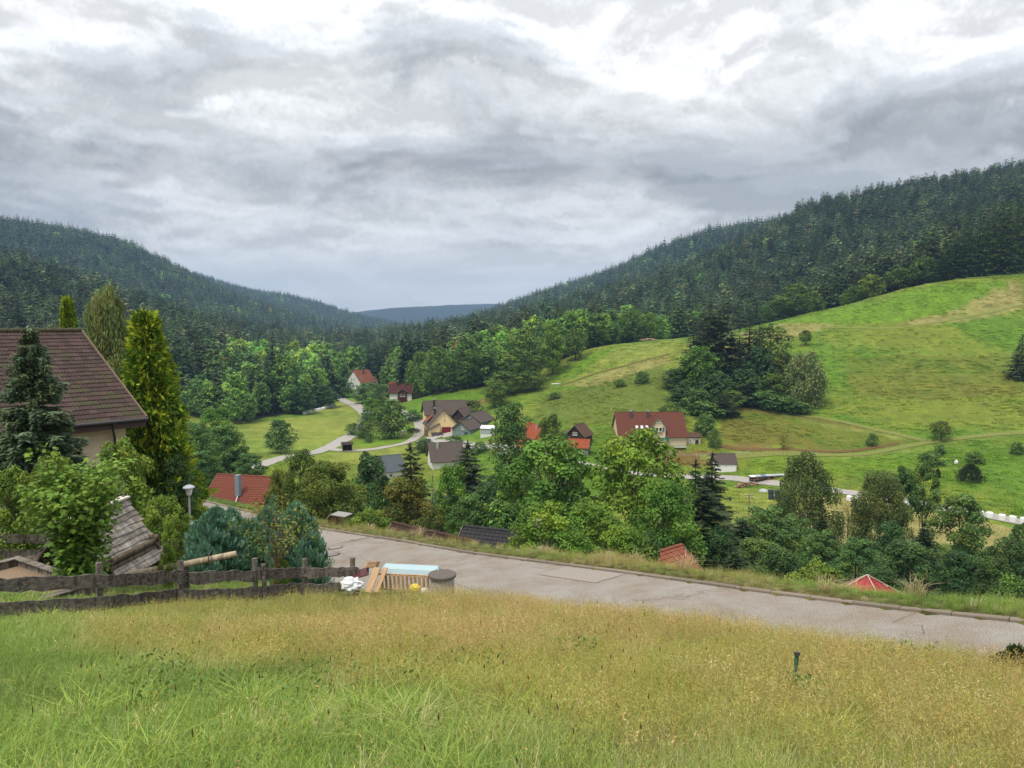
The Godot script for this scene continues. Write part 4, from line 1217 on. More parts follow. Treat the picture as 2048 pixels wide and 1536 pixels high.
	for k in 11:
		if lots[k].is_empty(): continue
		var mm := MultiMesh.new()
		mm.transform_format = MultiMesh.TRANSFORM_3D
		mm.use_colors = true
		mm.mesh = joined(kinds[k] if k < 8 else far_kinds[k - 8], Color(0.06, 0.05, 0.04))
		mm.mesh.surface_set_material(0, fm)
		mm.instance_count = lots[k].size()
		for q in lots[k].size():
			var r: Array = lots[k][q]
			mm.set_instance_transform(q, Transform3D(Basis(Vector3.UP, r[4]).scaled_local(Vector3(r[3], r[2], r[3])), r[1]))
			mm.set_instance_color(q, r[5])
		var o := MultiMeshInstance3D.new()
		o.multimesh = mm
		o.name = numbered("far_forest" if k >= 8 else "broadleaf_forest" if k >= 4 else "spruce_forest")
		add_child(o)
		tag(o, ("distant wooded ridges closing the valley" if k >= 8 else "mass of broadleaf trees inside the hillside forest" if k >= 4 else "mass of dark spruces covering the hillsides"), "forest", "forest covering the hillsides", "stuff")
		total += lots[k].size()
	print("forest ", total, " near ", count)
# ------------------------------------------------------------------ buildings
# one slope of a roof: courses of tiles stepping down from the ridge, one mesh
func slope(m: MB, ridge: Vector3, along: Vector3, down: Vector3, length: float, run: float, thick: float, course: float, tile := 0.0) -> void:
	var up := along.cross(down).normalized()
	if up.y < 0.0: up = -up
	if course <= 0.0:
		m.box(Transform3D(Basis(along, up, along.cross(up)), ridge + down * run * 0.5 - up * thick * 0.5), Vector3(length, thick, run))
		return
	m.box(Transform3D(Basis(along, up, along.cross(up)), ridge + down * run * 0.5 - up * (thick * 0.5 + 0.035)), Vector3(length, thick, run - 0.04))
	var n := int(ceil(run / course))
	var c := run / n
	for k in n:
		var tilt := (down * c - up * -0.030).normalized()
		var nn := along.cross(tilt).normalized()
		if nn.y < 0.0: nn = -nn
		var mid := ridge + down * (k + 0.5) * c
		if tile <= 0.0:
			m.box(Transform3D(Basis(along, nn, along.cross(nn)), mid), Vector3(length + rng.randf_range(0.0, 0.03), 0.03, c * 1.04))
		else:
			var w := int(length / tile)
			var tw := length / w
			for j in w:
				m.box(Transform3D(Basis(along, nn, along.cross(nn)), mid + along * ((j + 0.5) * tw - length * 0.5) + nn * rng.randf_range(-0.006, 0.008)), Vector3(tw - 0.022, 0.03, c * 1.04))


# a gabled volume; ridge along its local x. Adds the parts wall and roof
func gable(o: Node3D, c: Vector3, l: float, w: float, hw: float, pitch: float, wall: Material, roof: Material, turn := 0.0, over := 0.55, ends := 0.45, course := 0.0, tile := 0.0, deep := 1.2, single := false) -> MeshInstance3D:
	var t := T(c, turn)
	var rise := w * 0.5 * tan(deg_to_rad(pitch))
	var m := MB.new()
	var x := l * 0.5
	var z := w * 0.5
	var p := [Vector3(-x, -deep, z), Vector3(x, -deep, z), Vector3(x, hw, z), Vector3(-x, hw, z), Vector3(-x, -deep, -z), Vector3(x, -deep, -z), Vector3(x, hw, -z), Vector3(-x, hw, -z), Vector3(x, hw + rise, 0), Vector3(-x, hw + rise, 0)]
	for k in p.size(): p[k] = t * p[k]
	m.quad(p[0], p[1], p[2], p[3])
	m.quad(p[5], p[4], p[7], p[6])
	m.poly([p[1], p[5], p[6], p[8], p[2]])
	m.poly([p[4], p[0], p[3], p[9], p[7]])
	put("wall", m, wall, o)
	var r := MB.new()
	var a := deg_to_rad(pitch)
	var run := (w * 0.5 + over) / cos(a)
	var flat_tile := MB.new()
	flat_tile.box(Transform3D(), Vector3(tile - 0.022, 0.03, course * 1.04))
	var tile_mesh := flat_tile.mesh() if single else null
	var laid := []
	for s in [1.0, -1.0]:
		var dn: Vector3 = t.basis * Vector3(0, -sin(a), s * cos(a))
		var al: Vector3 = t.basis * Vector3(1, 0, 0)
		var top: Vector3 = t * Vector3(0, hw + rise + 0.16, 0)
		if single and s > 0.0:
			# the slope that shows: every tile a piece of its own down to the three hundredth, the rest in one
			slope(r, top - Vector3(0, 0.045, 0), al, dn, l + ends * 2.0, run, 0.14, 0.0)
			var up := al.cross(dn).normalized()
			if up.y < 0.0: up = -up
			var w2 := int((l + ends * 2.0) / tile)
			for k in int(run / course):
				for j in w2:
					var tilt := (dn * course + up * 0.030).normalized()
					var nn := al.cross(tilt).normalized()
					if nn.y < 0.0: nn = -nn
					laid.append(Transform3D(Basis(al, nn, al.cross(nn)), top + dn * (k + 0.5) * course + al * ((j + 0.5 - w2 * 0.5) * tile) + nn * rng.randf_range(-0.005, 0.009)))
		else:
			slope(r, top, al, dn, l + ends * 2.0, run, 0.14, course, tile)
	# ridge tiles
	var cap := MB.new()
	var n := int((l + ends * 2.0) / 0.8)
	for k in n:
		var q := -l * 0.5 - ends + (k + 0.5) * (l + ends * 2.0) / n
		cap.tube([t * Vector3(q - 0.42, hw + rise + 0.14, 0), t * Vector3(q + 0.42, hw + rise + 0.12, 0)], [0.14, 0.12], 8, true)
	var ro := put("roof", r, roof, o)
	put("ridge_cap", cap, roof, ro)
	if single:
		var more := MB.new()
		for k in laid.size():
			if k < 300: put("tile", tile_mesh, roof, ro, laid[k])
			else: more.box(laid[k], Vector3(tile - 0.022, 0.03, course * 1.04))
		if more.v.size(): put("tiles", more, roof, ro).set_meta("kind", "stuff")
	# barge boards along both verges
	var b := MB.new()
	for e in [-1.0, 1.0]:
		for s in [1.0, -1.0]:
			var top := t * Vector3(e * (l * 0.5 + ends + 0.02), hw + rise + 0.10, 0)
			b.bar(top, top + (t.basis * Vector3(0, -sin(a), s * cos(a))) * run, 0.05, 0.2, t.basis * Vector3(0, cos(a), s * sin(a)))
	put("barge_board", b, mat("barge", lin(0.16, 0.12, 0.09), 0.85), ro)
	return ro


func window(o: Node3D, at: Vector3, yaw: float, w: float, h: float, shutters: Material = null, panes := 2) -> void:
	var t := T(at, yaw)
	var f := MB.new()
	var b := 0.09
	for s in [-1.0, 1.0]:
		f.box(t * T(Vector3(s * (w - b) * 0.5, 0, 0.02)), Vector3(b, h, 0.1))
		f.box(t * T(Vector3(0, s * (h - b) * 0.5, 0.02)), Vector3(w - b * 2.0, b, 0.1))
	for k in panes - 1:
		f.box(t * T(Vector3(-w * 0.5 + w * (k + 1) / panes, 0, 0.02)), Vector3(b, h - b * 2.0, 0.1))
	f.box(t * T(Vector3(0, -h * 0.5 - 0.04, 0.08)), Vector3(w + 0.2, 0.06, 0.16))
	var wi := put("window", f, mat("white_frame", lin(0.72, 0.72, 0.70), 0.5), o)
	for k in panes:
		var g := MB.new()
		var pw := (w - b * 2.0) / panes
		g.box(t * T(Vector3(-w * 0.5 + b + pw * (k + 0.5), 0, 0.0)), Vector3(pw - 0.04, h - b * 2.0, 0.03))
		put("pane", g, mat("window_glass", lin(0.03, 0.035, 0.04), 0.08), wi)
	if shutters:
		for s in [-1.0, 1.0]:
			var q := MB.new()
			q.box(t * T(Vector3(s * (w * 0.5 + w * 0.24), 0, 0.06)), Vector3(w * 0.44, h, 0.05))
			for k in 5:
				q.box(t * T(Vector3(s * (w * 0.5 + w * 0.24), -h * 0.4 + k * h * 0.2, 0.10)), Vector3(w * 0.36, h * 0.07, 0.03))
			put("shutter", q, shutters, o)


func door(o: Node3D, at: Vector3, yaw: float, w: float, h: float, m: Material, boards := 6, handle := true) -> void:
	var t := T(at, yaw)
	var d := MB.new()
	for k in boards:
		d.box(t * T(Vector3(-w * 0.5 + w * (k + 0.5) / boards, 0, 0.03)), Vector3(w / boards - 0.02, h, 0.08))
	d.box(t * T(Vector3(0, 0, 0.0)), Vector3(w, h, 0.06))
	var q := put("door", d, m, o)
	if handle:
		var b := MB.new()
		b.box(t * T(Vector3(w * 0.4, 0, 0.12)), Vector3(0.06, 0.3, 0.08))
		put("handle", b, mat("iron", lin(0.05, 0.05, 0.05), 0.5), q)


func chimney(o: Node3D, at: Vector3, w: float, h: float, m: Material, capped := true, pieces := true) -> void:
	var b := MB.new()
	b.box(T(at + Vector3(0, h * 0.5, 0)), Vector3(w, h, w))
	var c := put("chimney", b, m, o)
	if capped:
		var k := MB.new()
		k.box(T(at + Vector3(0, h + 0.05, 0)), Vector3(w + 0.16, 0.1, w + 0.16))
		k.box(T(at + Vector3(0, h + 0.38, 0)), Vector3(w + 0.2, 0.07, w + 0.2))
		for s in [-1.0, 1.0]:
			k.box(T(at + Vector3(s * w * 0.4, h + 0.22, 0)), Vector3(0.08, 0.26, w))
		put("chimney_cap", k, mat("zinc", lin(0.5, 0.52, 0.54), 0.4), c)


func build_village() -> void:
	rng.seed = 71
	var plaster := speckle(256, 0.02, 0.93, 1.0, 31, 3, 0.03)
	var tilegrain := speckle(512, 0.05, 0.45, 1.0, 32, 5, 0.12)
	var planks := stretched(256, 256, 3.0, 0.35, 0.55, 1.0, 33)
	var yellow := mat("yellow_plaster", lin(0.84, 0.66, 0.34), 0.9, plaster, 0.5)
	var cream := mat("cream_plaster", lin(0.68, 0.56, 0.40), 0.9, plaster, 0.5)
	var white := mat("white_plaster", lin(0.72, 0.72, 0.70), 0.9, plaster, 0.5)
	var greyblue := mat("grey_blue_boards", lin(0.30, 0.36, 0.38), 0.85, planks, 0.5)
	var dark_wood := mat("dark_weathered_wood", lin(0.075, 0.055, 0.045), 0.9, planks, 0.6)
	var stone := mat("plinth_stone", lin(0.30, 0.22, 0.16), 0.95, tilegrain, 0.9)
	var brown_tile := mat("brown_tile", lin(0.165, 0.125, 0.105), 0.85, tilegrain, 0.5)
	var red_tile := mat("old_red_tile", lin(0.23, 0.075, 0.045), 0.85, tilegrain, 0.45)
	var orange_tile := mat("orange_tile", lin(0.52, 0.115, 0.045), 0.8, tilegrain, 0.4)
	var rosy_tile := mat("rosy_tile", lin(0.36, 0.115, 0.06), 0.8, tilegrain, 0.5)
	var black_tile := mat("black_tile", lin(0.050, 0.048, 0.052), 0.75, tilegrain, 0.6)
	var red_paint := mat("falu_red_boards", lin(0.22, 0.030, 0.016), 0.8, planks, 0.6)
	var door_red := mat("wine_red_door", lin(0.19, 0.012, 0.022), 0.55)
	var teal := mat("teal_shutter", lin(0.045, 0.17, 0.15), 0.6)
	var zinc := mat("zinc", lin(0.5, 0.52, 0.54), 0.4)
	zinc.metallic = 0.6

	# yellow farmhouse
	var o := thing("farmhouse", "large yellow plastered farmhouse with brown gabled roofs and wine red garage door", "house", Vector3(-25.2, -37.3, -264.5), deg_to_rad(14))
	gable(o, Vector3(0, 0, 0), 12.0, 10.4, 3.2, 47, yellow, brown_tile, PI / 2, 0.7, 0.5, 0.4)
	gable(o, Vector3(2.6, 0, -9.5), 14.5, 9.0, 6.2, 42, yellow, brown_tile, 0.0, 0.8, 0.7, 0.4)
	var mb := MB.new()
	var bl := [Vector3(-5.45, -1.4, 8.2), Vector3(-1.75, -1.4, 8.2), Vector3(-1.75, 3.95, 8.2), Vector3(-5.45, 2.05, 8.2), Vector3(-5.45, -1.4, 5.6), Vector3(-1.75, -1.4, 5.6), Vector3(-1.75, 3.95, 5.6), Vector3(-5.45, 2.05, 5.6)]
	mb.quad(bl[0], bl[1], bl[2], bl[3])
	mb.quad(bl[4], bl[0], bl[3], bl[7])
	mb.quad(bl[1], bl[5], bl[6], bl[2])
	put("bay", mb, yellow, o)
	mb = MB.new()
	mb.bar(Vector3(-1.5, 4.16, 7.0), Vector3(-6.0, 1.85, 7.0), 3.2, 0.16)
	put("bay_roof", mb, brown_tile, o)
	mb = MB.new()
	mb.box(T(Vector3(0, -0.2, 0.05)), Vector3(10.5, 2.4, 12.1))
	mb.box(T(Vector3(-3.6, -0.9, 6.95)), Vector3(3.8, 1.9, 2.7))
	put("plinth", mb, stone, o)
	door(o, Vector3(0.9, 1.35, 6.06), 0, 3.1, 2.7, door_red, 9)
	window(o, Vector3(0.3, 7.0, 6.02), 0, 0.5, 0.7, null, 1)
	window(o, Vector3(0.3, 5.2, 6.02), 0, 0.5, 0.7, null, 1)
	window(o, Vector3(6.6, 4.8, -4.98), 0, 1.1, 1.5, mat("brown_shutter", lin(0.09, 0.05, 0.03), 0.7), 2)
	mb = MB.new()
	mb.box(T(Vector3(6.5, 0.9, 2.5)), Vector3(2.8, 4.2, 6.0))
	put("lean_to", mb, yellow, o)
	mb = MB.new()
	mb.bar(Vector3(4.9, 4.6, 2.5), Vector3(8.4, 2.9, 2.5), 6.8, 0.16)
	put("lean_to_roof", mb, brown_tile, o)
	door(o, Vector3(6.6, 1.0, 5.52), 0, 1.1, 2.2, door_red, 4)
	chimney(o, Vector3(-2.2, 6.2, 0.5), 0.7, 2.4, dark_wood)
	chimney(o, Vector3(-1.6, 7.8, -6.0), 0.8, 3.2, dark_wood)
	mb = MB.new()
	mb.bar(Vector3(-5.4, 4.2, 0.2), Vector3(-3.2, 6.2, 0.2), 2.6, 0.3)
	put("dormer_cheek", mb, orange_tile, o)
	# its little shed
	o = thing("tool_shed", "small grey tool shed with lean roof in front of the yellow farmhouse", "shed", Vector3(-25.6, -38.3, -254.6), deg_to_rad(10))
	gable(o, Vector3.ZERO, 3.4, 2.6, 1.7, 22, greyblue, dark_wood, 0.0, 0.3, 0.3)
	door(o, Vector3(-0.6, 0.8, 1.32), 0, 1.1, 1.7, white, 3)
	# grey barns
	o = thing("barn", "grey blue boarded barn with brown roof, nearest of the barns by the farmyard", "barn", Vector3(-15.0, -36.0, -247.0), deg_to_rad(-24))
	gable(o, Vector3.ZERO, 8.0, 6.6, 3.0, 36, greyblue, brown_tile, PI / 2, 0.5, 0.5, 0.4)
	window(o, Vector3(0.6, 3.2, 4.02), 0, 0.9, 0.8, null, 2)
	door(o, Vector3(1.8, 1.0, 4.04), 0, 1.2, 2.2, mat("green_door", lin(0.05, 0.09, 0.07), 0.7), 4)
	o = thing("barn", "taller grey barn with white hatch behind the nearest grey blue barn", "barn", Vector3(-12.2, -35.4, -258.5), deg_to_rad(-24))
	gable(o, Vector3.ZERO, 10.0, 8.0, 3.4, 34, greyblue, brown_tile, PI / 2, 0.5, 0.5, 0.4)
	window(o, Vector3(0.2, 4.3, 5.02), 0, 1.0, 1.2, null, 1)
	o = thing("barn", "small brown gabled barn behind the taller grey barn", "barn", Vector3(-17.5, -34.8, -268.0), deg_to_rad(-30))
	gable(o, Vector3.ZERO, 6.0, 6.4, 2.6, 44, dark_wood, brown_tile, PI / 2, 0.5, 0.5, 0.4)
	door(o, Vector3(0, 1.1, 3.02), 0, 1.6, 2.2, dark_wood, 4)
	# greenhouse
	o = thing("greenhouse", "small white framed greenhouse on the garden slope", "greenhouse", on_ground(-7.3, -231.0), deg_to_rad(-14))
	mb = MB.new()
	mb.box(T(Vector3(0, -0.2, 0)), Vector3(4.2, 1.6, 3.4))
	put("base_wall", mb, white, o)
	mb = MB.new()
	for k in 8:
		for s in [-1.0, 1.0]:
			mb.box(T(Vector3(-2.05 + k * 4.1 / 7.0, 1.5, s * 1.65)), Vector3(0.09, 1.8, 0.09))
	for s in [-1.0, 1.0]:
		mb.box(T(Vector3(0, 2.45, s * 1.65)), Vector3(4.3, 0.12, 0.12))
		for k in 4: mb.box(T(Vector3(s * 2.05, 1.5, -1.3 + k * 0.87)), Vector3(0.09, 1.8, 0.09))
	put("frame", mb, mat("white_frame", lin(0.72, 0.72, 0.70), 0.5), o)
	mb = MB.new()
	for s in [-1.0, 1.0]:
		mb.bar(Vector3(0, 3.25, 0), Vector3(0, 2.5, s * 1.9), 4.5, 0.05)
	put("roof", mb, mat("white_sheet", lin(0.74, 0.76, 0.78), 0.4), o)
	for s in [-1.0, 1.0]:
		mb = MB.new()
		mb.box(T(Vector3(0, 1.5, s * 1.62)), Vector3(4.0, 1.8, 0.02))
		put("pane", mb, mat("hazy_glass", lin(0.30, 0.34, 0.34), 0.15), o)
	# white walled house with brown roof
	o = thing("house", "white walled house with large brown tiled roof and zinc chimney", "house", Vector3(-18.6, -39.3, -206.5), deg_to_rad(14))
	gable(o, Vector3.ZERO, 8.6, 9.6, 3.6, 40, white, brown_tile, 0.0, 0.6, 0.5, 0.36)
	window(o, Vector3(-0.8, 1.6, 4.82), 0, 1.0, 1.1, null, 1)
	window(o, Vector3(2.2, 1.6, 4.82), 0, 1.0, 1.1, null, 1)
	chimney(o, Vector3(-2.4, 6.0, 1.4), 0.7, 2.2, zinc, false)
	# orange roofed house
	o = thing("house", "house with bright orange tiled roof half hidden behind ash trees", "house", Vector3(6.6, -33.2, -203.0), deg_to_rad(24))
	gable(o, Vector3.ZERO, 9.0, 7.4, 3.0, 48, mat("ochre_plaster", lin(0.60, 0.27, 0.06), 0.9, plaster, 0.5), orange_tile, PI / 2, 0.6, 0.5, 0.36)
	gable(o, Vector3(2.6, 0, 0.8), 3.0, 2.6, 3.6, 45, cream, orange_tile, 0.0, 0.3, 0.3)
	window(o, Vector3(-1.4, 1.5, 4.52), 0, 0.9, 1.2, null, 1)
	chimney(o, Vector3(-1.2, 5.2, 2.6), 0.35, 2.4, zinc, false)
	# wooden barn with side shed
	o = thing("barn", "dark wooden barn with steep brown tiled roof above the orange roofed shed", "barn", Vector3(19.2, -33.0, -212.0), deg_to_rad(-30))
	gable(o, Vector3.ZERO, 5.6, 5.4, 3.0, 45, dark_wood, mat("worn_brown_tile", lin(0.19, 0.10, 0.065), 0.85, tilegrain, 0.5), PI / 2, 0.5, 0.4, 0.34)
	window(o, Vector3(-0.45, 3.4, 2.82), 0, 0.5, 0.9, null, 1)
	window(o, Vector3(0.35, 3.4, 2.82), 0, 0.5, 0.9, null, 1)
	o = thing("lean_shed", "low open shed with flat brown roof left of the wooden barn", "shed", Vector3(15.2, -32.6, -214.0), deg_to_rad(-8))
	mb = MB.new()
	mb.box(T(Vector3(0, 0.5, 0)), Vector3(3.8, 1.4, 2.8))
	put("wall", mb, mat("pale_boards", lin(0.34, 0.26, 0.2), 0.9, planks, 0.6), o)
	mb = MB.new()
	for s in [-1.8, 1.8]: mb.box(T(Vector3(s, 1.6, 1.3)), Vector3(0.14, 1.0, 0.14))
	put("post", mb, dark_wood, o)
	mb = MB.new()
	mb.bar(Vector3(0, 2.9, -1.8), Vector3(0, 2.1, 1.9), 4.6, 0.14)
	put("roof", mb, mat("worn_brown_tile", Color.WHITE), o)
	# orange roofed shed
	o = thing("shed", "grey walled shed with smooth orange tiled roof beside the asphalt turning place", "shed", Vector3(18.3, -34.3, -203.0), deg_to_rad(-14))
	gable(o, Vector3.ZERO, 5.6, 4.6, 2.3, 38, mat("grey_render", lin(0.26, 0.25, 0.22), 0.9, plaster, 0.5), orange_tile, 0.0, 0.45, 0.25, 0.34)
	door(o, Vector3(2.82, 1.1, 0.2), PI / 2, 1.6, 2.0, dark_wood, 4)
	mb = MB.new()
	mb.box(T(Vector3(1.6, 1.4, 2.34)), Vector3(0.7, 0.8, 0.05))
	put("notice_board", mb, white, o)
	# long farmhouse
	o = thing("farmhouse", "long cream farmhouse with large red tiled roof and pointed front gable", "house", Vector3(40.3, -33.9, -219.5), deg_to_rad(1.5))
	gable(o, Vector3.ZERO, 19.4, 12.0, 3.3, 44, cream, red_tile, 0.0, 0.7, 0.4, 0.36)
	gable(o, Vector3(1.5, 0, 4.2), 5.2, 3.9, 6.0, 52, cream, red_tile, PI / 2, 0.35, 0.3, 0.36)
	window(o, Vector3(1.0, 5.0, 6.82), 0, 0.85, 1.3, null, 1)
	window(o, Vector3(2.0, 5.0, 6.82), 0, 0.85, 1.3, null, 1)
	for s in [0.15, 2.85]:
		mb = MB.new()
		mb.box(T(Vector3(s, 5.0, 6.86)), Vector3(0.55, 1.3, 0.06))
		put("shutter", mb, teal, o)
	window(o, Vector3(1.5, 7.4, 6.82), 0, 0.7, 0.7, null, 1)
	window(o, Vector3(1.6, 2.2, 6.82), 0, 3.0, 1.2, teal, 3)
	for s in [-5.5, -3.2, -7.6]: window(o, Vector3(s, 1.9, 6.02), 0, 1.1, 1.2, teal, 2)
	mb = MB.new()
	for k in 7:
		mb.lathe(T(Vector3(0.6 + k * 0.3, 4.25, 6.98)), [Vector2(0, 0.1), Vector2(0.18, 0.05), Vector2(0.2, -0.08), Vector2(0, -0.12)], 6)
	put("flower_box", mb, mat("geraniums", lin(0.16, 0.12, 0.05), 0.9), o)
	for s in [-5.6, -0.6]: chimney(o, Vector3(s, 7.0, 1.4), 0.62, 2.6, mat("slate_chimney", lin(0.07, 0.075, 0.085), 0.7), true)
	for k in 3:
		mb = MB.new()
		mb.box(T(Vector3(-4.3 + k * 1.45, 5.4, 4.35), 0, deg_to_rad(44)), Vector3(0.75, 0.1, 1.1))
		put("skylight", mb, mat("skylight_glass", lin(0.65, 0.68, 0.7), 0.15), o)
	gable(o, Vector3(11.9, 0.1, 3.4), 4.2, 4.2, 2.5, 20, mat("pale_render", lin(0.52, 0.47, 0.38), 0.9, plaster, 0.5), mat("worn_brown_tile", Color.WHITE), 0.0, 0.3, 0.2, 0.36)
	window(o, Vector3(11.0, 1.5, 5.52), 0, 0.8, 0.6, null, 1)
	door(o, Vector3(12.9, 0.9, 5.54), 0, 0.9, 1.9, dark_wood, 3)
	# double garage
	o = thing("garage", "white double garage with dark brown roof beside the valley lane", "garage", Vector3(57.9, -38.75, -202.6), deg_to_rad(-2))
	gable(o, Vector3.ZERO, 5.6, 5.4, 2.5, 38, white, brown_tile, 0.0, 0.35, 0.25, 0.34, 0.0, 2.0)
	for s in [-1.32, 1.32]: door(o, Vector3(s, 1.15, 2.72), 0, 2.45, 2.2, mat("garage_white", lin(0.78, 0.78, 0.77), 0.5), 5, false)
	# bus shelter
	o = thing("bus_shelter", "small dark wooden bus shelter standing by the road junction", "shelter", on_ground(-51.8, -233.4), deg_to_rad(8))
	mb = MB.new()
	mb.box(T(Vector3(0, 1.0, -0.9)), Vector3(2.8, 2.2, 0.08))
	mb.box(T(Vector3(-1.4, 1.0, 0)), Vector3(0.08, 2.2, 1.8))
	mb.box(T(Vector3(1.4, 1.0, 0)), Vector3(0.08, 2.2, 1.8))
	put("wall", mb, dark_wood, o)
	mb = MB.new()
	for s in [1.0, -1.0]: slope(mb, Vector3(0, 2.95, 0), Vector3(1, 0, 0), Vector3(0, -0.45, s * 0.893), 3.7, 1.55, 0.1, 0.0)
	put("roof", mb, dark_wood, o)
	mb = MB.new()
	mb.box(T(Vector3(0, 0.45, -0.6)), Vector3(2.5, 0.06, 0.4))
	put("bench", mb, mat("pale_boards", Color.WHITE), o)
	# far houses
	o = thing("house", "distant white gabled house with rosy tiled roof at the valley bend", "house", Vector3(-90.5, -38.6, -447.0), deg_to_rad(52))
	gable(o, Vector3.ZERO, 11.0, 13.5, 5.2, 45, white, rosy_tile, 0.0, 0.5, 0.5, 0.5)
	for k in 3:
		window(o, Vector3(-5.52, 3.2, -3.6 + k * 3.4), -PI / 2, 1.0, 1.3, null, 1)
		if k: window(o, Vector3(-5.52, 6.6, -3.6 + k * 2.2), -PI / 2, 0.9, 1.2, null, 1)
	gable(o, Vector3(6.5, 0, 3.2), 4.5, 5.0, 5.5, 40, cream, rosy_tile, PI / 2, 0.4, 0.3, 0.5)
	chimney(o, Vector3(0.5, 9.8, 2.0), 0.7, 3.4, mat("slate_chimney", Color.WHITE), true)
	o = thing("house", "distant house with dark red roof, dormer and white lower walls", "house", Vector3(-51.0, -36.5, -343.0), deg_to_rad(6))
	gable(o, Vector3.ZERO, 10.0, 8.5, 6.4, 40, white, mat("wine_tile", lin(0.13, 0.035, 0.028), 0.85, tilegrain, 0.5), 0.0, 0.6, 0.5, 0.45)
	gable(o, Vector3(0.8, 0, 2.6), 4.0, 4.0, 6.8, 30, mat("wine_boards", lin(0.12, 0.03, 0.025), 0.85, planks, 0.6), mat("wine_tile", Color.WHITE), PI / 2, 0.3, 0.3, 0.45)
	for s in [-3.0, 0.2, 1.6]: window(o, Vector3(s, 5.2 if s > 0.0 else 3.0, 4.66 if s > 0.0 else 4.28), 0, 0.9, 1.2, null, 1)
	window(o, Vector3(2.6, 2.6, 4.28), 0, 1.0, 1.3, null, 2)
	chimney(o, Vector3(-1.4, 9.2, 0.8), 0.7, 2.0, dark_wood)
	chimney(o, Vector3(2.6, 9.2, 0.8), 0.7, 2.0, dark_wood)
	o = thing("hut", "tiny hut with faded orange roof above the dark red house", "shed", on_ground(-61.0, -385.0, 0.3), deg_to_rad(40))
	gable(o, Vector3.ZERO, 6.0, 5.0, 4.6, 40, dark_wood, orange_tile, 0.0, 0.4, 0.3, 0.45)
	door(o, Vector3(0, 1.1, 2.52), 0, 1.4, 2.0, dark_wood, 4)
	o = thing("hut", "little wooden hut beneath the large spreading lawn tree", "shed", on_ground(-47.0, -277.0), deg_to_rad(-12))
	gable(o, Vector3.ZERO, 3.2, 2.4, 1.9, 30, dark_wood, brown_tile, 0.0, 0.3, 0.3)
	door(o, Vector3(0.4, 0.9, 1.22), 0, 0.9, 1.7, white, 3)
	o = thing("hut", "pinkish roofed hut glimpsed inside the hillside copse", "shed", on_ground(87.0, -291.0, 0.3), deg_to_rad(20))
	gable(o, Vector3.ZERO, 6.0, 5.0, 2.4, 36, cream, rosy_tile, 0.0, 0.4, 0.3, 0.45)
	door(o, Vector3(0, 1.0, 2.52), 0, 1.4, 2.0, dark_wood, 4)
	o = thing("house", "grey slate roofed house hidden behind trees below the road junction", "house", Vector3(-34.0, -40.0, -199.0), deg_to_rad(30))
	gable(o, Vector3.ZERO, 8.0, 8.0, 2.6, 40, white, mat("slate_tile", lin(0.16, 0.18, 0.20), 0.7, tilegrain, 0.5), 0.0, 0.5, 0.4, 0.36)
	window(o, Vector3(0, 1.3, 4.02), 0, 1.0, 1.1, null, 2)

	# red house below the road
	o = thing("house", "red wooden house with brick red tiled roof, cross gable and steel flue", "house", Vector3(-31.0, -22.2, -86.6), deg_to_rad(-13))
	var ro := gable(o, Vector3.ZERO, 7.2, 9.4, 2.2, 38, red_paint, mat("brick_red_tile", lin(0.30, 0.085, 0.05), 0.8, tilegrain, 0.6), 0.0, 0.55, 0.35, 0.34, 0.30)
	gable(o, Vector3(-1.9, 0, 3.4), 5.0, 4.4, 2.1, 34, red_paint, mat("brick_red_tile", Color.WHITE), PI / 2, 0.35, 0.3, 0.34, 0.30)
	mb = MB.new()
	mb.box(T(Vector3(0.35, 5.4, 2.4)), Vector3(0.52, 2.4, 0.52))
	put("flue_casing", mb, mat("blue_grey_sheet", lin(0.20, 0.26, 0.30), 0.45), o)
	mb = MB.new()
	mb.tube([Vector3(0.62, 1.2, 4.9), Vector3(0.6, 4.3, 2.95)], [0.07, 0.07], 8)
	put("downpipe", mb, zinc, o)
	window(o, Vector3(3.62, 2.0, 1.0), PI / 2, 1.0, 1.2, null, 2)
	# black roofed house
	o = thing("house", "house with black tiled roof and slim chimney just below the verge", "house", Vector3(-0.4, -19.4, -47.2), deg_to_rad(-22))
	gable(o, Vector3.ZERO, 5.2, 9.0, 4.6, 34, white, black_tile, 0.0, 0.5, 0.4, 0.30, 0.32, 2.5, true)
	chimney(o, Vector3(1.9, 6.9, -0.6), 0.34, 1.2, dark_wood)
	window(o, Vector3(0, 2.6, 4.52), 0, 1.2, 1.2, null, 2)
	# orange roof corner
	o = thing("house", "house with salmon orange tiled roof partly behind the low ash", "house", Vector3(9.0, -21.0, -49.6), deg_to_rad(40))
	gable(o, Vector3.ZERO, 7.2, 8.0, 3.7, 38, white, mat("salmon_tile", lin(0.42, 0.135, 0.075), 0.8, tilegrain, 0.5), 0.0, 0.5, 0.4, 0.34, 0.34, 2.5, true)
	window(o, Vector3(3.62, 2.0, 0.0), PI / 2, 1.2, 1.2, null, 2)
	# red pavilion
	o = thing("pavilion", "red metal hipped roof with pale ridge caps and dark roof hatch", "pavilion", Vector3(20.4, -18.2, -42.0), deg_to_rad(45))
	mb = MB.new()
	mb.box(T(Vector3(0, 1.0, 0)), Vector3(5.4, 4.4, 5.4))
	put("wall", mb, red_paint, o)
	var apex := Vector3(0, 5.4, 0)
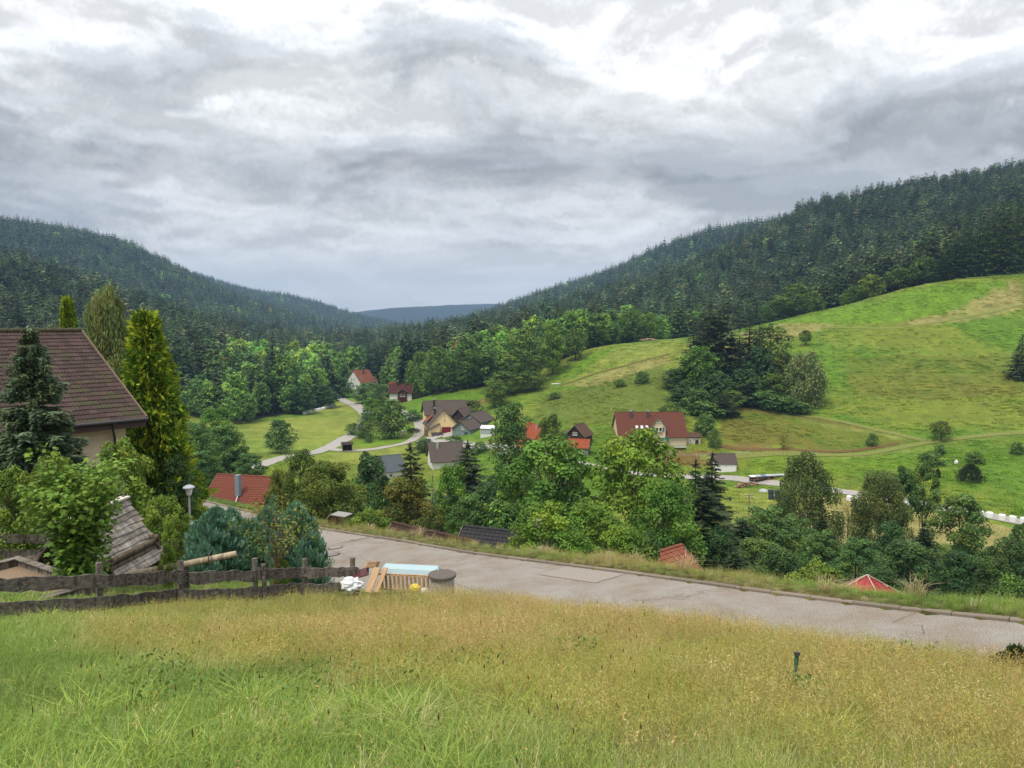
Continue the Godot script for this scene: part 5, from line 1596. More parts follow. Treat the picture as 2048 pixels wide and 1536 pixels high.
	for k in 4:
		var tt := T(Vector3.ZERO, k * PI / 2)
		mb = MB.new()
		var a := tt * Vector3(-3.1, 3.0, 3.1)
		var b := tt * Vector3(3.1, 3.0, 3.1)
		mb.tri(a, b, apex)
		mb.tri(b - Vector3(0, 0.1, 0), a - Vector3(0, 0.1, 0), apex - Vector3(0, 0.1, 0))
		for j in 11:
			var f := (j + 1) / 12.0
			var e := a.lerp(b, f)
			var s := 1.0 - absf(f - 0.5) * 2.0
			var mid := a.lerp(b, 0.5)
			mb.bar(e + Vector3(0, 0.02, 0), e + (apex - mid) * s + Vector3(0, 0.02, 0), 0.035, 0.05)
		put("roof_sheet", mb, mat("red_metal", lin(0.30, 0.035, 0.035), 0.5), o)
		mb = MB.new()
		for j in 12:
			var p0 := a.lerp(apex, j / 12.0) + Vector3(0, 0.05, 0)
			var p1 := a.lerp(apex, (j + 0.94) / 12.0) + Vector3(0, 0.07, 0)
			mb.tube([p0, p1], [0.045, 0.04], 6)
		put("hip_cap", mb, mat("pale_clay", lin(0.42, 0.34, 0.28), 0.8), o)
	mb = MB.new()
	mb.box(T(Vector3(1.55, 4.28, 0.35)) * T(Vector3.ZERO, PI / 2, deg_to_rad(38)), Vector3(0.62, 0.12, 0.85))
	put("roof_hatch", mb, mat("window_glass", Color.WHITE), o)
	mb = MB.new()
	mb.box(T(Vector3(1.2, 4.62, 0.35)) * T(Vector3.ZERO, PI / 2, deg_to_rad(38)), Vector3(0.75, 0.14, 0.14))
	put("hatch_flashing", mb, white, o)
	# dark wooden sheds below the verge
	var spots := [[-5.6, -42.0, 26.0, "left of two dark wooden gabled sheds just below the verge"], [-3.2, -40.2, 26.0, "right of two dark wooden gabled sheds just below the verge"]]
	for s in spots:
		o = thing("shed", s[3], "shed", Vector3(s[0], ground(s[0], s[1]) - 0.4, s[1]), deg_to_rad(-38))
		var top: float = -9.9 - o.position.y
		gable(o, Vector3.ZERO, 2.8, 2.8, top - 1.4, 40, dark_wood, mat("rust_brown_sheet", lin(0.10, 0.055, 0.04), 0.8, tilegrain, 0.8), PI / 2 * 0.0, 0.35, 0.3, 0.25)
		door(o, Vector3(0, top * 0.3, 1.42), 0, 0.9, 1.6, dark_wood, 4)
	o = thing("wood_rack", "low brown rack with bent grey sheet lid behind the verge", "rack", Vector3(-8.8, ground(-8.8, -37.6) - 0.25, -37.6), deg_to_rad(-20))
	mb = MB.new()
	for k in 5: mb.box(T(Vector3(-0.4 + k * 0.2, 0.35, 0.3)), Vector3(0.17, 0.9, 0.04))
	mb.box(T(Vector3(0, 0.3, 0)), Vector3(0.95, 0.75, 0.55))
	put("crate", mb, mat("brown_boards", lin(0.14, 0.085, 0.05), 0.9, planks, 0.9), o)
	mb = MB.new()
	mb.box(T(Vector3(0.12, 0.80, 0), 0, 0, -0.05), Vector3(0.85, 0.04, 0.75))
	mb.box(T(Vector3(-0.42, 0.72, 0), 0, 0, 0.75), Vector3(0.3, 0.04, 0.75))
	put("lid", mb, mat("dull_sheet", lin(0.26, 0.25, 0.235), 0.7), o)


# the brown tiled house on the left: tiles one by one where they show largest
func build_near_house() -> void:
	rng.seed = 12
	var lichen := speckle(512, 0.06, 0.5, 1.0, 51, 5, 0.10)
	var spots := FastNoiseLite.new()
	spots.seed = 6
	spots.frequency = 0.045
	spots.fractal_octaves = 3
	var im := lichen.get_image()
	for y in 512:
		for x in 512:
			var q := spots.get_noise_2d(x, y)
			if q > 0.40: im.set_pixel(x, y, im.get_pixel(x, y).lerp(Color(1.9, 1.85, 1.75), clampf((q - 0.40) * 5.0, 0.0, 0.8)))
	var tex := ImageTexture.create_from_image(im)
	var turn := deg_to_rad(50)
	var at := Vector3(-21.4, -7.8, -37.3) - Vector3(cos(turn), 0, -sin(turn)) * 7.0
	var o := thing("brown_roofed_house", "cream house with mossy brown tiled roof behind the garden conifers", "house", at, turn)
	var pitch := deg_to_rad(29.0)
	var top := 9.05
	var cream := mat("cream_plaster", Color.WHITE)
	var m := MB.new()
	var hw := top - 6.1 * tan(pitch) - 0.25
	var p := [Vector3(-6.4, -1, 6.1), Vector3(6.4, -1, 6.1), Vector3(6.4, hw, 6.1), Vector3(-6.4, hw, 6.1), Vector3(-6.4, -1, -6.1), Vector3(6.4, -1, -6.1), Vector3(6.4, hw, -6.1), Vector3(-6.4, hw, -6.1), Vector3(6.4, top - 0.25, 0), Vector3(-6.4, top - 0.25, 0)]
	m.quad(p[0], p[1], p[2], p[3]); m.quad(p[5], p[4], p[7], p[6])
	m.poly([p[1], p[5], p[6], p[8], p[2]]); m.poly([p[4], p[0], p[3], p[9], p[7]])
	put("wall", m, cream, o)
	m = MB.new()
	for s in [1.0, -1.0]: slope(m, Vector3(0, top - 0.05, 0), Vector3(1, 0, 0), Vector3(0, -sin(pitch), s * cos(pitch)), 14.0, 6.85 / cos(pitch), 0.14, 0.0 if s > 0 else 0.34)
	var roof := put("roof", m, mat("roof_boarding", lin(0.07, 0.045, 0.035), 0.9), o)
	# one pantile: two waves across, thick lower lip
	var tile := MB.new()
	var w := 0.30
	var l := 0.37
	for k in 6:
		var x0 := -w * 0.5 + w * k / 6.0
		var x1 := x0 + w / 6.0
		var y0 := 0.022 * cos(TAU * 2.0 * k / 6.0)
		var y1 := 0.022 * cos(TAU * 2.0 * (k + 1) / 6.0)
		tile.quad(Vector3(x0, y0 + 0.035, l), Vector3(x1, y1 + 0.035, l), Vector3(x1, y1, 0), Vector3(x0, y0, 0))
		tile.quad(Vector3(x0, y0 + 0.008, l), Vector3(x1, y1 + 0.008, l), Vector3(x1, y1 + 0.035, l), Vector3(x0, y0 + 0.035, l))
	var tm := tile.mesh()
	var tones := []
	for k in 4:
		var q := StandardMaterial3D.new()
		q.resource_name = "mossy_pantile_%d" % k
		q.albedo_color = [lin(0.088, 0.048, 0.040), lin(0.072, 0.042, 0.036), lin(0.115, 0.070, 0.058), lin(0.085, 0.075, 0.032)][k]
		q.albedo_texture = tex
		q.uv1_triplanar = true
		q.uv1_world_triplanar = true
		q.uv1_scale = Vector3.ONE * (0.42 + 0.07 * k)
		q.roughness = 0.9
		q.vertex_color_use_as_albedo = true
		tones.append(q)
	var down := Vector3(0, -sin(pitch), cos(pitch))
	var up := Vector3(0, cos(pitch), sin(pitch))
	var rest := []
	var single := []
	for c in 23:
		for k in 47:
			var x := 7.0 - (k + 0.5) * 0.298
			var q := Vector3(x, top + 0.0, 0) + down * (c * 0.338 + 0.02) + up * (0.02 + rng.randf_range(-0.004, 0.004))
			var t := Transform3D(Basis(Vector3(1, 0, 0), up, down).rotated(Vector3(0, 1, 0), rng.randf_range(-0.012, 0.012)), q)
			# the ones seen free of the blue spruce and nearest the eye
			if k < 17 and c > 4 and single.size() < 300: single.append(t)
			else: rest.append(t)
	for t in single:
		put("tile", tm, tones[rng.randi() % 4], roof, t)
	var mm := MultiMesh.new()
	mm.transform_format = MultiMesh.TRANSFORM_3D
	mm.use_colors = true
	mm.mesh = tm
	mm.instance_count = rest.size()
	for k in rest.size():
		mm.set_instance_transform(k, rest[k])
		var g := rng.randf_range(0.7, 1.35)
		mm.set_instance_color(k, Color(g, g * rng.randf_range(0.95, 1.05), g))
	var mi := MultiMeshInstance3D.new()
	mi.multimesh = mm
	mi.material_override = tones[0]
	mi.name = "tiles"
	mi.set_meta("kind", "stuff")
	roof.add_child(mi, true)
	for k in 36:
		m = MB.new()
		var x := -7.0 + (k + 0.5) * 14.0 / 36.0
		m.tube([Vector3(x - 0.2, top + 0.03, 0), Vector3(x + 0.2, top + 0.055, 0)], [0.13, 0.145], 10)
		put("ridge_tile", m, tones[3], roof)
	m = MB.new()
	m.bar(Vector3(7.02, top + 0.02, 0), Vector3(7.02, top + 0.02, 0) + down * 7.8, 0.06, 0.2, up)
	put("verge_board", m, mat("barge", lin(0.16, 0.12, 0.09), 0.85), roof)
	var ey := top - 6.85 * tan(pitch)
	m = MB.new()
	m.bar(Vector3(-7.0, ey - 0.16, 6.78), Vector3(7.0, ey - 0.16, 6.78), 0.05, 0.34)
	put("fascia", m, mat("fascia_brown", lin(0.07, 0.045, 0.04), 0.7), roof)
	m = MB.new()
	m.tube([Vector3(-7.1, ey + 0.0, 6.9), Vector3(7.05, ey + 0.0, 6.9)], [0.075, 0.075], 8)
	m.tube([Vector3(5.6, ey - 0.05, 6.9), Vector3(5.6, ey - 0.35, 6.8), Vector3(5.9, ey - 0.8, 6.2), Vector3(5.95, -0.5, 6.18)], [0.05, 0.05, 0.05, 0.05], 8)
	put("gutter", m, mat("gutter_metal", lin(0.05, 0.05, 0.055), 0.4), roof)
	window(o, Vector3(-2.0, 2.6, 6.12), 0, 1.4, 1.3, null, 2)
	window(o, Vector3(2.6, 2.6, 6.12), 0, 1.2, 1.3, null, 2)
# ------------------------------------------------------------------ grass
const FENCE_LINE := [Vector2(-10.6, -10.4), Vector2(-8.9, -12.0), Vector2(-7.62, -13.5), Vector2(-6.85, -15.1), Vector2(-5.85, -16.6), Vector2(-4.95, -17.5), Vector2(-3.95, -18.1)]
func blade(m: MB, p: Vector3, lean: Vector3, h: float, w: float, tint: Color, bend: float) -> void:
	var side := Vector3(-lean.z, 0, lean.x).normalized() * w * 0.5
	if side.length() < 0.0001: side = Vector3(w * 0.5, 0, 0)
	var k := m.v.size()
	var a := p + Vector3(0, h * 0.5, 0) + lean * h * 0.22
	var b := p + Vector3(0, h * (0.95 - bend * 0.3), 0) + lean * h * (0.6 + bend)
	m.v.push_back(p - side); m.v.push_back(p + side)
	m.v.push_back(a - side * 0.85); m.v.push_back(a + side * 0.85)
	m.v.push_back(b)
	for j in 5: m.c.push_back(tint)
	m.i.append_array(PackedInt32Array([k, k + 1, k + 2, k + 1, k + 3, k + 2, k + 2, k + 3, k + 4]))


func clump(sd: int, n: int, rad: float, h0: float, h1: float, w: float, bend: float, heads: float, head_tint := Color(1.2, 0.9, 0.7)) -> ArrayMesh:
	rng.seed = sd
	var m := MB.new()
	m.flat = true
	for k in n:
		var ang := rng.randf() * TAU
		var r := rad * sqrt(rng.randf())
		var p := Vector3(cos(ang) * r, -0.02, sin(ang) * r)
		var lean := Vector3(rng.randf_range(-1, 1), 0, rng.randf_range(-1, 1)) * 0.45 + Vector3(cos(ang), 0, sin(ang)) * 0.25
		var h := rng.randf_range(h0, h1)
		var g := rng.randf_range(0.72, 1.22)
		var tint := Color(g * rng.randf_range(0.9, 1.15), g, g * rng.randf_range(0.8, 1.1))
		var luck := rng.randf()
		if luck < 0.20: tint = Color(g * 1.65, g * 1.2, g * 1.5)
		elif luck < 0.30: tint = Color(g * 0.62, g * 0.75, g * 0.8)
		blade(m, p, lean, h, w * rng.randf_range(0.7, 1.3), tint, bend * rng.randf_range(0.3, 1.3))
		if rng.randf() < heads:
			var top := p + Vector3(0, h * rng.randf_range(1.0, 1.35), 0) + lean * h * 0.35
			var stem := top - p
			m.spike(p, stem, Vector3(w * 0.22, 0, w * 0.1), Color(g * 1.3, g * 1.05, g * 0.9))
			for j in 4:
				var d := (Vector3.UP * 0.7 + rv() * 0.7 + lean * 0.4).normalized()
				m.leaf(top - stem * 0.07 * j, d * 0.036, d.cross(rv()).normalized() * 0.0032, head_tint * g)
	return m.mesh()


func build_grass() -> void:
	var kinds := [
		clump(1, 84, 0.20, 0.12, 0.31, 0.0045, 0.45, 0.04),
		clump(2, 80, 0.20, 0.13, 0.35, 0.0042, 0.5, 0.10),
		clump(3, 64, 0.18, 0.18, 0.36, 0.0035, 0.30, 0.45, Color(1.2, 0.92, 0.68)),
		clump(4, 64, 0.18, 0.16, 0.40, 0.0035, 0.30, 0.55, Color(1.3, 0.98, 0.8)),
		clump(5, 110, 0.16, 0.28, 0.55, 0.0065, 1.0, 0.02),
		clump(6, 40, 0.16, 0.10, 0.20, 0.007, 0.5, 0.0),
	]
	rng.seed = 808
	var lots := []
	for k in kinds.size(): lots.append([])
	var patchy := FastNoiseLite.new()
	patchy.seed = 40
	patchy.frequency = 0.16
	patchy.fractal_octaves = 3
	var dry := FastNoiseLite.new()
	dry.seed = 41
	dry.frequency = 0.055
	dry.fractal_octaves = 3
	var z := -2.4
	while z > -46.0:
		var step := 0.105 if z > -9.0 else 0.14 if z > -15.0 else 0.2 if z > -26.0 else 0.32
		var half := -z * 0.74 + 1.5
		var x := -half
		while x < half:
			var p := Vector2(x + rng.randf_range(-0.5, 0.5) * step, z + rng.randf_range(-0.5, 0.5) * step)
			x += step
			var rel := p - KERB
			var s := rel.dot(ALONG)
			var q := rel.dot(ACROSS)
			var verge := q < -0.16 and q > -4.5
			if q < 5.75 and not verge: continue
			if q < -4.5: continue
			if absf(p.x - 2.70) < 0.22 and p.y < -6.0 and p.y > -7.0 and rng.randf() < 0.75: continue   # thin round the stake
			if p.x > -4.2 and p.x < -1.2 and p.y < -16.9 and p.y > -19.2: continue   # trodden ground under the rubbish heap
			var behind := p.x < -3.4 and p.y < -18.1 + (p.x + 3.95) * -1.15 and q > 5.75   # garden side of the fence
			var green := patchy.get_noise_2d(p.x, p.y)
			var hot := dry.get_noise_2d(p.x, p.y)
			# the lower left of the meadow is lush, the right and the rim dry
			var dryness := 0.52 + hot * 0.95 + green * 0.35 + 0.11 * p.x * clampf(8.0 / -p.y, 0.3, 1.6) + 0.014 * (-p.y - 7.0)
			if p.y > -6.5 and p.x < -0.5: dryness -= 0.30
			if verge: dryness = 0.35 + hot * 0.8 + green * 0.5
			if behind: dryness = 0.10 + hot * 0.5
			var k := 0
			var c: Color
			var t := clampf(dryness, 0.0, 1.0)
			if t < 0.35: k = rng.randi() % 2
			elif t < 0.62: k = 1 + rng.randi() % 2
			else: k = 2 + rng.randi() % 2
			c = Color(0.215, 0.325, 0.075).lerp(Color(0.355, 0.36, 0.13), smoothstep(0.1, 0.45, t)).lerp(Color(0.45, 0.37, 0.195), smoothstep(0.45, 0.95, t) * rng.randf_range(0.45, 1.0))
			if rng.randf() < 0.12: c = Color(0.23, 0.32, 0.055)
			if rng.randf() < 0.05: c = Color(0.58, 0.50, 0.30)
			if green < -0.28 and p.x < 0.0 and p.y > -9.0: c = c.lerp(Color(0.12, 0.20, 0.045), 0.6)
			var size := rng.randf_range(0.6, 1.0) * (1.0 + 0.3 * green)
			if behind:
				k = 5
				size *= 0.8
			if verge: size *= 0.55 if q > -0.6 else 0.75
			elif q < 7.0: size *= 0.8
			if not behind and not verge and rng.randf() < (0.030 if p.x < 0.5 and p.y > -7.5 else 0.004):
				k = 4
				c = c.lerp(Color(0.30, 0.35, 0.07), 0.5)
			for f in FENCE_LINE.size() - 1:
				var near := Geometry2D.get_closest_point_to_segment(p, FENCE_LINE[f], FENCE_LINE[f + 1]).distance_to(p)
				if near < 1.0: size *= 0.55 + 0.4 * near
			if verge and q < -0.5 and rng.randf() < 0.02:
				k = 4
				size = rng.randf_range(0.9, 1.5)
				c = Color(0.44, 0.36, 0.20) if rng.randf() < 0.6 else Color(0.16, 0.26, 0.05)
			if verge and q > -0.45 and rng.randf() < 0.10: c = Color(0.13, 0.24, 0.045)
			var g := rng.randf_range(1.0, 1.4)
			lots[k].append([Transform3D(Basis(Vector3.UP, rng.randf() * TAU).scaled(Vector3(size * 1.1, size, size * 1.1)), on_ground(p.x, p.y)), Color(c.r * g, c.g * g, c.b * g)])
		z -= step
	var gm := leafy("grass", Color.WHITE, 0.55, 0.55)
	var names := ["meadow_grass", "meadow_grass", "dry_grass", "dry_grass", "sedge_tussock", "garden_lawn"]
	var labels := ["green blades of the unmown meadow in the foreground", "yellow green blades of the unmown meadow in the foreground", "dry straw coloured grass with seed heads in the meadow", "reddish dry bent grass with seed heads in the meadow", "long arching sedge leaves in the lower left meadow", "short green lawn inside the plank fence"]
	var total := 0
	for k in kinds.size():
		if lots[k].is_empty(): continue
		total += lots[k].size()
		var mm := MultiMesh.new()
		mm.transform_format = MultiMesh.TRANSFORM_3D
		mm.use_colors = true
		mm.mesh = kinds[k]
		kinds[k].surface_set_material(0, gm)
		mm.instance_count = lots[k].size()
		for j in lots[k].size():
			mm.set_instance_transform(j, lots[k][j][0])
			mm.set_instance_color(j, lots[k][j][1])
		var o := MultiMeshInstance3D.new()
		o.multimesh = mm
		o.name = numbered(names[k])
		add_child(o)
		tag(o, labels[k], "grass", "", "stuff")
	print("grass clumps ", total)
	build_weeds(patchy, gm)
	build_tufts(gm)
	# dark seed heads of plantain and sorrel
	rng.seed = 5
	var hm := MB.new()
	hm.flat = true
	for k in 220:
		var zz := -rng.randf_range(3.2, 16.0)
		var xx := zz * rng.randf_range(-0.7, 0.7)
		var rel := Vector2(xx, zz) - KERB
		if rel.dot(ACROSS) < 6.4 or (xx < -3.4 and zz < -18.1 + (xx + 3.95) * -1.15): continue
		if dry.get_noise_2d(xx * 2.0, zz * 2.0) < -0.05: continue
		var p := on_ground(xx, zz)
		var top := p + Vector3(rng.randf_range(-0.08, 0.08), rng.randf_range(0.32, 0.52), rng.randf_range(-0.05, 0.05))
		hm.spike(p, top - p, Vector3(0.0025, 0, 0.001), Color(0.20, 0.15, 0.06))
		for j in 2:
			hm.leaf(top - Vector3(0, 0.02, 0), Vector3(rng.randf_range(-0.01, 0.01), 0.06, 0), Vector3(0.006, 0, 0) if j else Vector3(0, 0, 0.006), Color(0.14, 0.085, 0.045))
	var o := put("plantain_heads", hm, gm)
	tag(o, "dark brown plantain seed heads scattered over the meadow", "weeds", "", "stuff")


func build_weeds(patchy: FastNoiseLite, gm: Material) -> void:
	# broad-leaved weeds in the lower left of the meadow
	rng.seed = 17
	var m := MB.new()
	m.flat = true
	for spot in [[-1.7, -6.4, 0.5], [-2.3, -6.9, 0.6], [-1.1, -6.9, 0.45], [-2.9, -6.3, 0.4], [-0.4, -7.6, 0.4], [-3.6, -7.4, 0.4], [2.6, -6.4, 0.25], [0.8, -8.6, 0.3], [4.4, -8.2, 0.4]]:
		for k in 170:
			var a := rng.randf() * TAU
			var r: float = spot[2] * sqrt(rng.randf())
			var x: float = spot[0] + cos(a) * r
			var z: float = spot[1] + sin(a) * r
			var p := Vector3(x, ground(x, z) + rng.randf_range(0.05, 0.36), z)
			var l := (rv() + Vector3(0, 0.35, 0)).normalized()
			m.leaf(p, l * rng.randf_range(0.03, 0.075), l.cross(rv()).normalized() * 0.014, vary(Color(0.15, 0.235, 0.06), 0.3))
	var o := put("meadow_weeds", m, gm)
	tag(o, "patches of dark leafy weeds in the lower left meadow", "weeds", "", "stuff")


func build_tufts(gm: Material) -> void:
	# rough tussocks on the grazed slopes across the valley
	rng.seed = 29
	var tm := MB.new()
	tm.flat = true
	for k in 26:
		var a := rng.randf() * TAU
		var p := Vector3(cos(a), 0, sin(a)) * rng.randf() * 0.5
		blade(tm, p, Vector3(rng.randf_range(-0.8, 0.8), 0, rng.randf_range(-0.8, 0.8)), rng.randf_range(0.14, 0.36), 0.12, Color(1, 1, 1) * rng.randf_range(0.75, 1.2), 0.4)
	var mesh := tm.mesh(gm)
	var rows := []
	for k in 60000:
		var z := -rng.randf_range(150.0, 350.0)
		var x := -z * rng.randf_range(-0.36, 0.72)
		var r := Vector2(x, z).length()
		if r > edge_distance(atan2(x, -z)) - 3.0: continue
		if x < -z * 0.02 and z < -215.0 and x < 20.0: continue
		var h := ground(x, z)
		var band := fine.get_noise_2d(x * 0.8, h * 34.0) + 0.6 * broad.get_noise_2d(x * 3.0, z * 3.0)
		if band < rng.randf_range(-0.15, 0.35): continue
		var near_lane := false
		for l in LANES:
			for q in l[1].size() - 1:
				if Geometry2D.get_closest_point_to_segment(Vector2(x, z), l[1][q], l[1][q + 1]).distance_to(Vector2(x, z)) < 2.6: near_lane = true
		if near_lane: continue
		var c := ground_tone(x, z) * rng.randf_range(0.85, 1.15)
		if rng.randf() < 0.18: c = c.lerp(Color(0.32, 0.28, 0.10), 0.4)
		rows.append([Transform3D(Basis(Vector3.UP, rng.randf() * TAU).scaled(Vector3(1.3, rng.randf_range(0.5, 1.3), 1.0) * rng.randf_range(0.6, 1.5)), Vector3(x, h, z)), c])
	var mm := MultiMesh.new()
	mm.transform_format = MultiMesh.TRANSFORM_3D
	mm.use_colors = true
	mm.mesh = mesh
	mm.instance_count = rows.size()
	for k in rows.size():
		mm.set_instance_transform(k, rows[k][0])
		mm.set_instance_color(k, rows[k][1])
	var o := MultiMeshInstance3D.new()
	o.multimesh = mm
	o.name = "pasture_tussocks"
	add_child(o)
	tag(o, "rough grass tussocks on the grazed hillside across the valley", "grass", "", "stuff")
	print("tussocks ", rows.size())
# ------------------------------------------------------------------ the lane in front, its kerb and things along it
func lane_point(s: float, q: float, lift := 0.0) -> Vector3:
	var p := KERB + ALONG * s + ACROSS * q
	return Vector3(p.x, road_height(s) + lift, p.y)


func build_road() -> void:
	rng.seed = 15
	var gravel := speckle(1024, 0.055, 0.52, 1.0, 61, 5, 0.05)
	var stains := speckle(512, 0.012, 0.84, 1.0, 62, 5, 0.06)
	var am := mat("worn_asphalt", lin(0.53, 0.465, 0.395), 0.9, gravel, 0.5)
	am.uv1_world_triplanar = true
	am.detail_enabled = true
	am.detail_blend_mode = BaseMaterial3D.BLEND_MODE_MUL
	am.detail_albedo = stains
	am.detail_uv_layer = BaseMaterial3D.DETAIL_UV_2
	am.uv2_triplanar = true
	am.uv2_world_triplanar = true
	am.uv2_scale = Vector3.ONE * 0.09
	am.heightmap_enabled = true
	am.heightmap_texture = gravel
	am.heightmap_scale = 1.2
	var m := MB.new()
	var w := 13
	var s := -45.0
	var rows := 0
	while s <= 74.0:
		for j in w:
			var q := 5.5 * j / (w - 1.0)
			var edge := 0.0
			if j == w - 1: edge = 0.18 * fine.get_noise_2d(s * 9.0, 50.0)
			m.v.push_back(lane_point(s, q + edge, 0.03 * sin(PI * q / 5.5) + 0.012 * fine.get_noise_2d(s * 5.0, q * 12.0)))
			m.c.push_back(Color.WHITE)
			m.n.push_back(Vector3(0, 1, 0))
		rows += 1
		s += 0.7
	for r in rows - 1:
		for j in w - 1:
			var k := r * w + j
			m.i.append_array(PackedInt32Array([k, k + 1, k + w, k + 1, k + w + 1, k + w]))
	for r in rows:
		for j in w:
			var du: Vector3 = m.v[r * w + mini(j + 1, w - 1)] - m.v[r * w + maxi(j - 1, 0)]
			var dv: Vector3 = m.v[mini(r + 1, rows - 1) * w + j] - m.v[maxi(r - 1, 0) * w + j]
			var nn := du.cross(dv).normalized()
			m.n[r * w + j] = nn if nn.y > 0.0 else -nn
	var road := structure("road", m, am)
	# repairs and cracks in the surface
	var crack := mat("crack_tar", lin(0.12, 0.10, 0.085), 0.9)
	var patchm := mat("repair_asphalt", lin(0.48, 0.425, 0.37), 0.9, gravel, 0.7)
	var runs := [[12.2, 0.0, 17.5, 5.4], [9.0, 3.5, 26.0, 2.6], [17.0, 0.0, 14.5, 3.2], [21.0, 2.0, 19.5, 5.5], [2.0, 0.1, -1.5, 5.4], [6.0, 0.0, 7.5, 2.4], [24.0, 0.1, 26.5, 3.2], [22.0, 2.5, 30.0, 4.0]]
	for r in runs:
		var c := MB.new()
		var n := 26
		var last: Array = []
		for k in n + 1:
			var t := k / float(n)
			var wob := fine.get_noise_2d(t * 300.0, r[0] * 40.0)
			var p := lane_point(lerpf(r[0], r[2], t) + wob * 0.7, clampf(lerpf(r[1], r[3], t) + fine.get_noise_2d(t * 260.0, r[0] * 90.0) * 0.5, 0.02, 5.4), 0.0)
			p.y += 0.03 * sin(PI * clampf((Vector2(p.x, p.z) - KERB).dot(ACROSS) / 5.5, 0.0, 1.0)) + 0.016
			var dirv := Vector2(r[2] - r[0], r[3] - r[1]).normalized()
			var side: Vector3 = (Vector3(ALONG.x, 0, ALONG.y) * -dirv.y + Vector3(ACROSS.x, 0, ACROSS.y) * dirv.x) * (0.005 + 0.006 * absf(wob))
			var now := [p - side, p + side]
			if last: c.quad(last[0], last[1], now[1], now[0])
			last = now
		put("crack", c, crack, road)
	for r in [[24.5, 31.5, 0.1, 3.6], [9.6, 12.0, 0.05, 1.3], [-3.2, -0.4, 1.4, 3.4]]:
		var c := MB.new()
		var n := 10
		for a in n:
			for b in 4:
				var pts := []
				for e in [[a, b], [a + 1, b], [a + 1, b + 1], [a, b + 1]]:
					var q: float = lerpf(r[2], r[3], e[1] / 4.0)
					pts.append(lane_point(lerpf(r[0], r[1], e[0] / float(n)) + 0.05 * sin(e[1] * 3.0), q, 0.03 * sin(PI * q / 5.5) + 0.013))
				c.quad(pts[0], pts[3], pts[2], pts[1])
		put("repair_patch", c, patchm, road)
	# manholes
	var spots := [[Vector3(-7.34, 0, -30.48), "upper pale round manhole cover in the lane near the bushes", 0.31, lin(0.46, 0.42, 0.36)], [Vector3(-7.15, 0, -28.9), "lower wide grey manhole cover in the lane near the bushes", 0.36, lin(0.34, 0.30, 0.29)]]
	for k in spots:
		var p: Vector2 = Vector2(k[0].x, k[0].z) - KERB
		var sl: float = p.dot(ALONG)
		var at := lane_point(sl, p.dot(ACROSS), 0.03 * sin(PI * p.dot(ACROSS) / 5.5) + 0.012)
		var o := thing("manhole_cover", k[1], "manhole", at)
		o.basis = Basis(Quaternion(Vector3.UP, Vector3(ALONG.x * 0.14, 1, ALONG.y * 0.14).normalized()))
		var c := MB.new()
		c.lathe(T(Vector3.ZERO), [Vector2(k[2] * 0.86, 0.0), Vector2(k[2] * 0.86, 0.016), Vector2(0, 0.016)], 28)
		put("lid", c, mat("lid_%d" % int(k[2] * 100), k[3], 0.8, gravel, 2.0), o)
		c = MB.new()
		c.lathe(T(Vector3.ZERO), [Vector2(k[2], -0.02), Vector2(k[2], 0.012), Vector2(k[2] * 0.9, 0.012), Vector2(k[2] * 0.9, 0.0)], 28)
		put("rim", c, mat("iron", lin(0.05, 0.05, 0.05), 0.5), o)
	# kerb stones
	var kerb := Node3D.new()
	kerb.name = "kerb"
	kerb.set_meta("kind", "structure")
	add_child(kerb)
	var km := []
	for k in 3: km.append(mat("kerb_concrete_%d" % k, [lin(0.36, 0.30, 0.235), lin(0.31, 0.265, 0.21), lin(0.40, 0.335, 0.265)][k], 0.9, gravel, 1.1))
	for k in 66:
		var s0 := -9.0 + k * 1.0
		var a := lane_point(s0 + 0.008, -0.07, -0.015 + rng.randf_range(-0.006, 0.006))
		var b := lane_point(s0 + 0.992, -0.07, -0.015 + rng.randf_range(-0.006, 0.006))
		var c := MB.new()
		c.bar(a, b, 0.14, 0.17, Vector3.UP, 0.022)
		put("kerb_stone", c, km[rng.randi() % 3], kerb)


func wavy_board(a: Vector3, b: Vector3, h: float, thick: float, sd: float) -> MB:
	# a sawn board with waney upper and lower edges
	var m := MB.new()
	var n := 14
	var x := (b - a).normalized()
	var z := x.cross(Vector3.UP).normalized()
	for k in n:
		var pts := []
		for e in [k, k + 1]:
			var t: float = e / float(n)
			var p := a.lerp(b, t) + Vector3(0, 0.035 * fine.get_noise_2d(t * 90.0 + sd * 31.0, sd * 7.0), 0)
			var hi := h * 0.5 + 0.045 * fine.get_noise_2d(t * 170.0 + sd * 53.0, 11.0)
			var lo := -h * 0.5 + 0.06 * fine.get_noise_2d(t * 190.0 + sd * 17.0, 71.0)
			pts.append([p + Vector3(0, lo, 0) + z * thick, p + Vector3(0, hi, 0) + z * thick, p + Vector3(0, hi, 0) - z * thick, p + Vector3(0, lo, 0) - z * thick])
		for j in 4:
			m.quad(pts[0][j], pts[1][j], pts[1][(j + 1) % 4], pts[0][(j + 1) % 4])
		if k == 0: m.quad(pts[0][0], pts[0][1], pts[0][2], pts[0][3])
		if k == n - 1: m.quad(pts[1][3], pts[1][2], pts[1][1], pts[1][0])
	return m


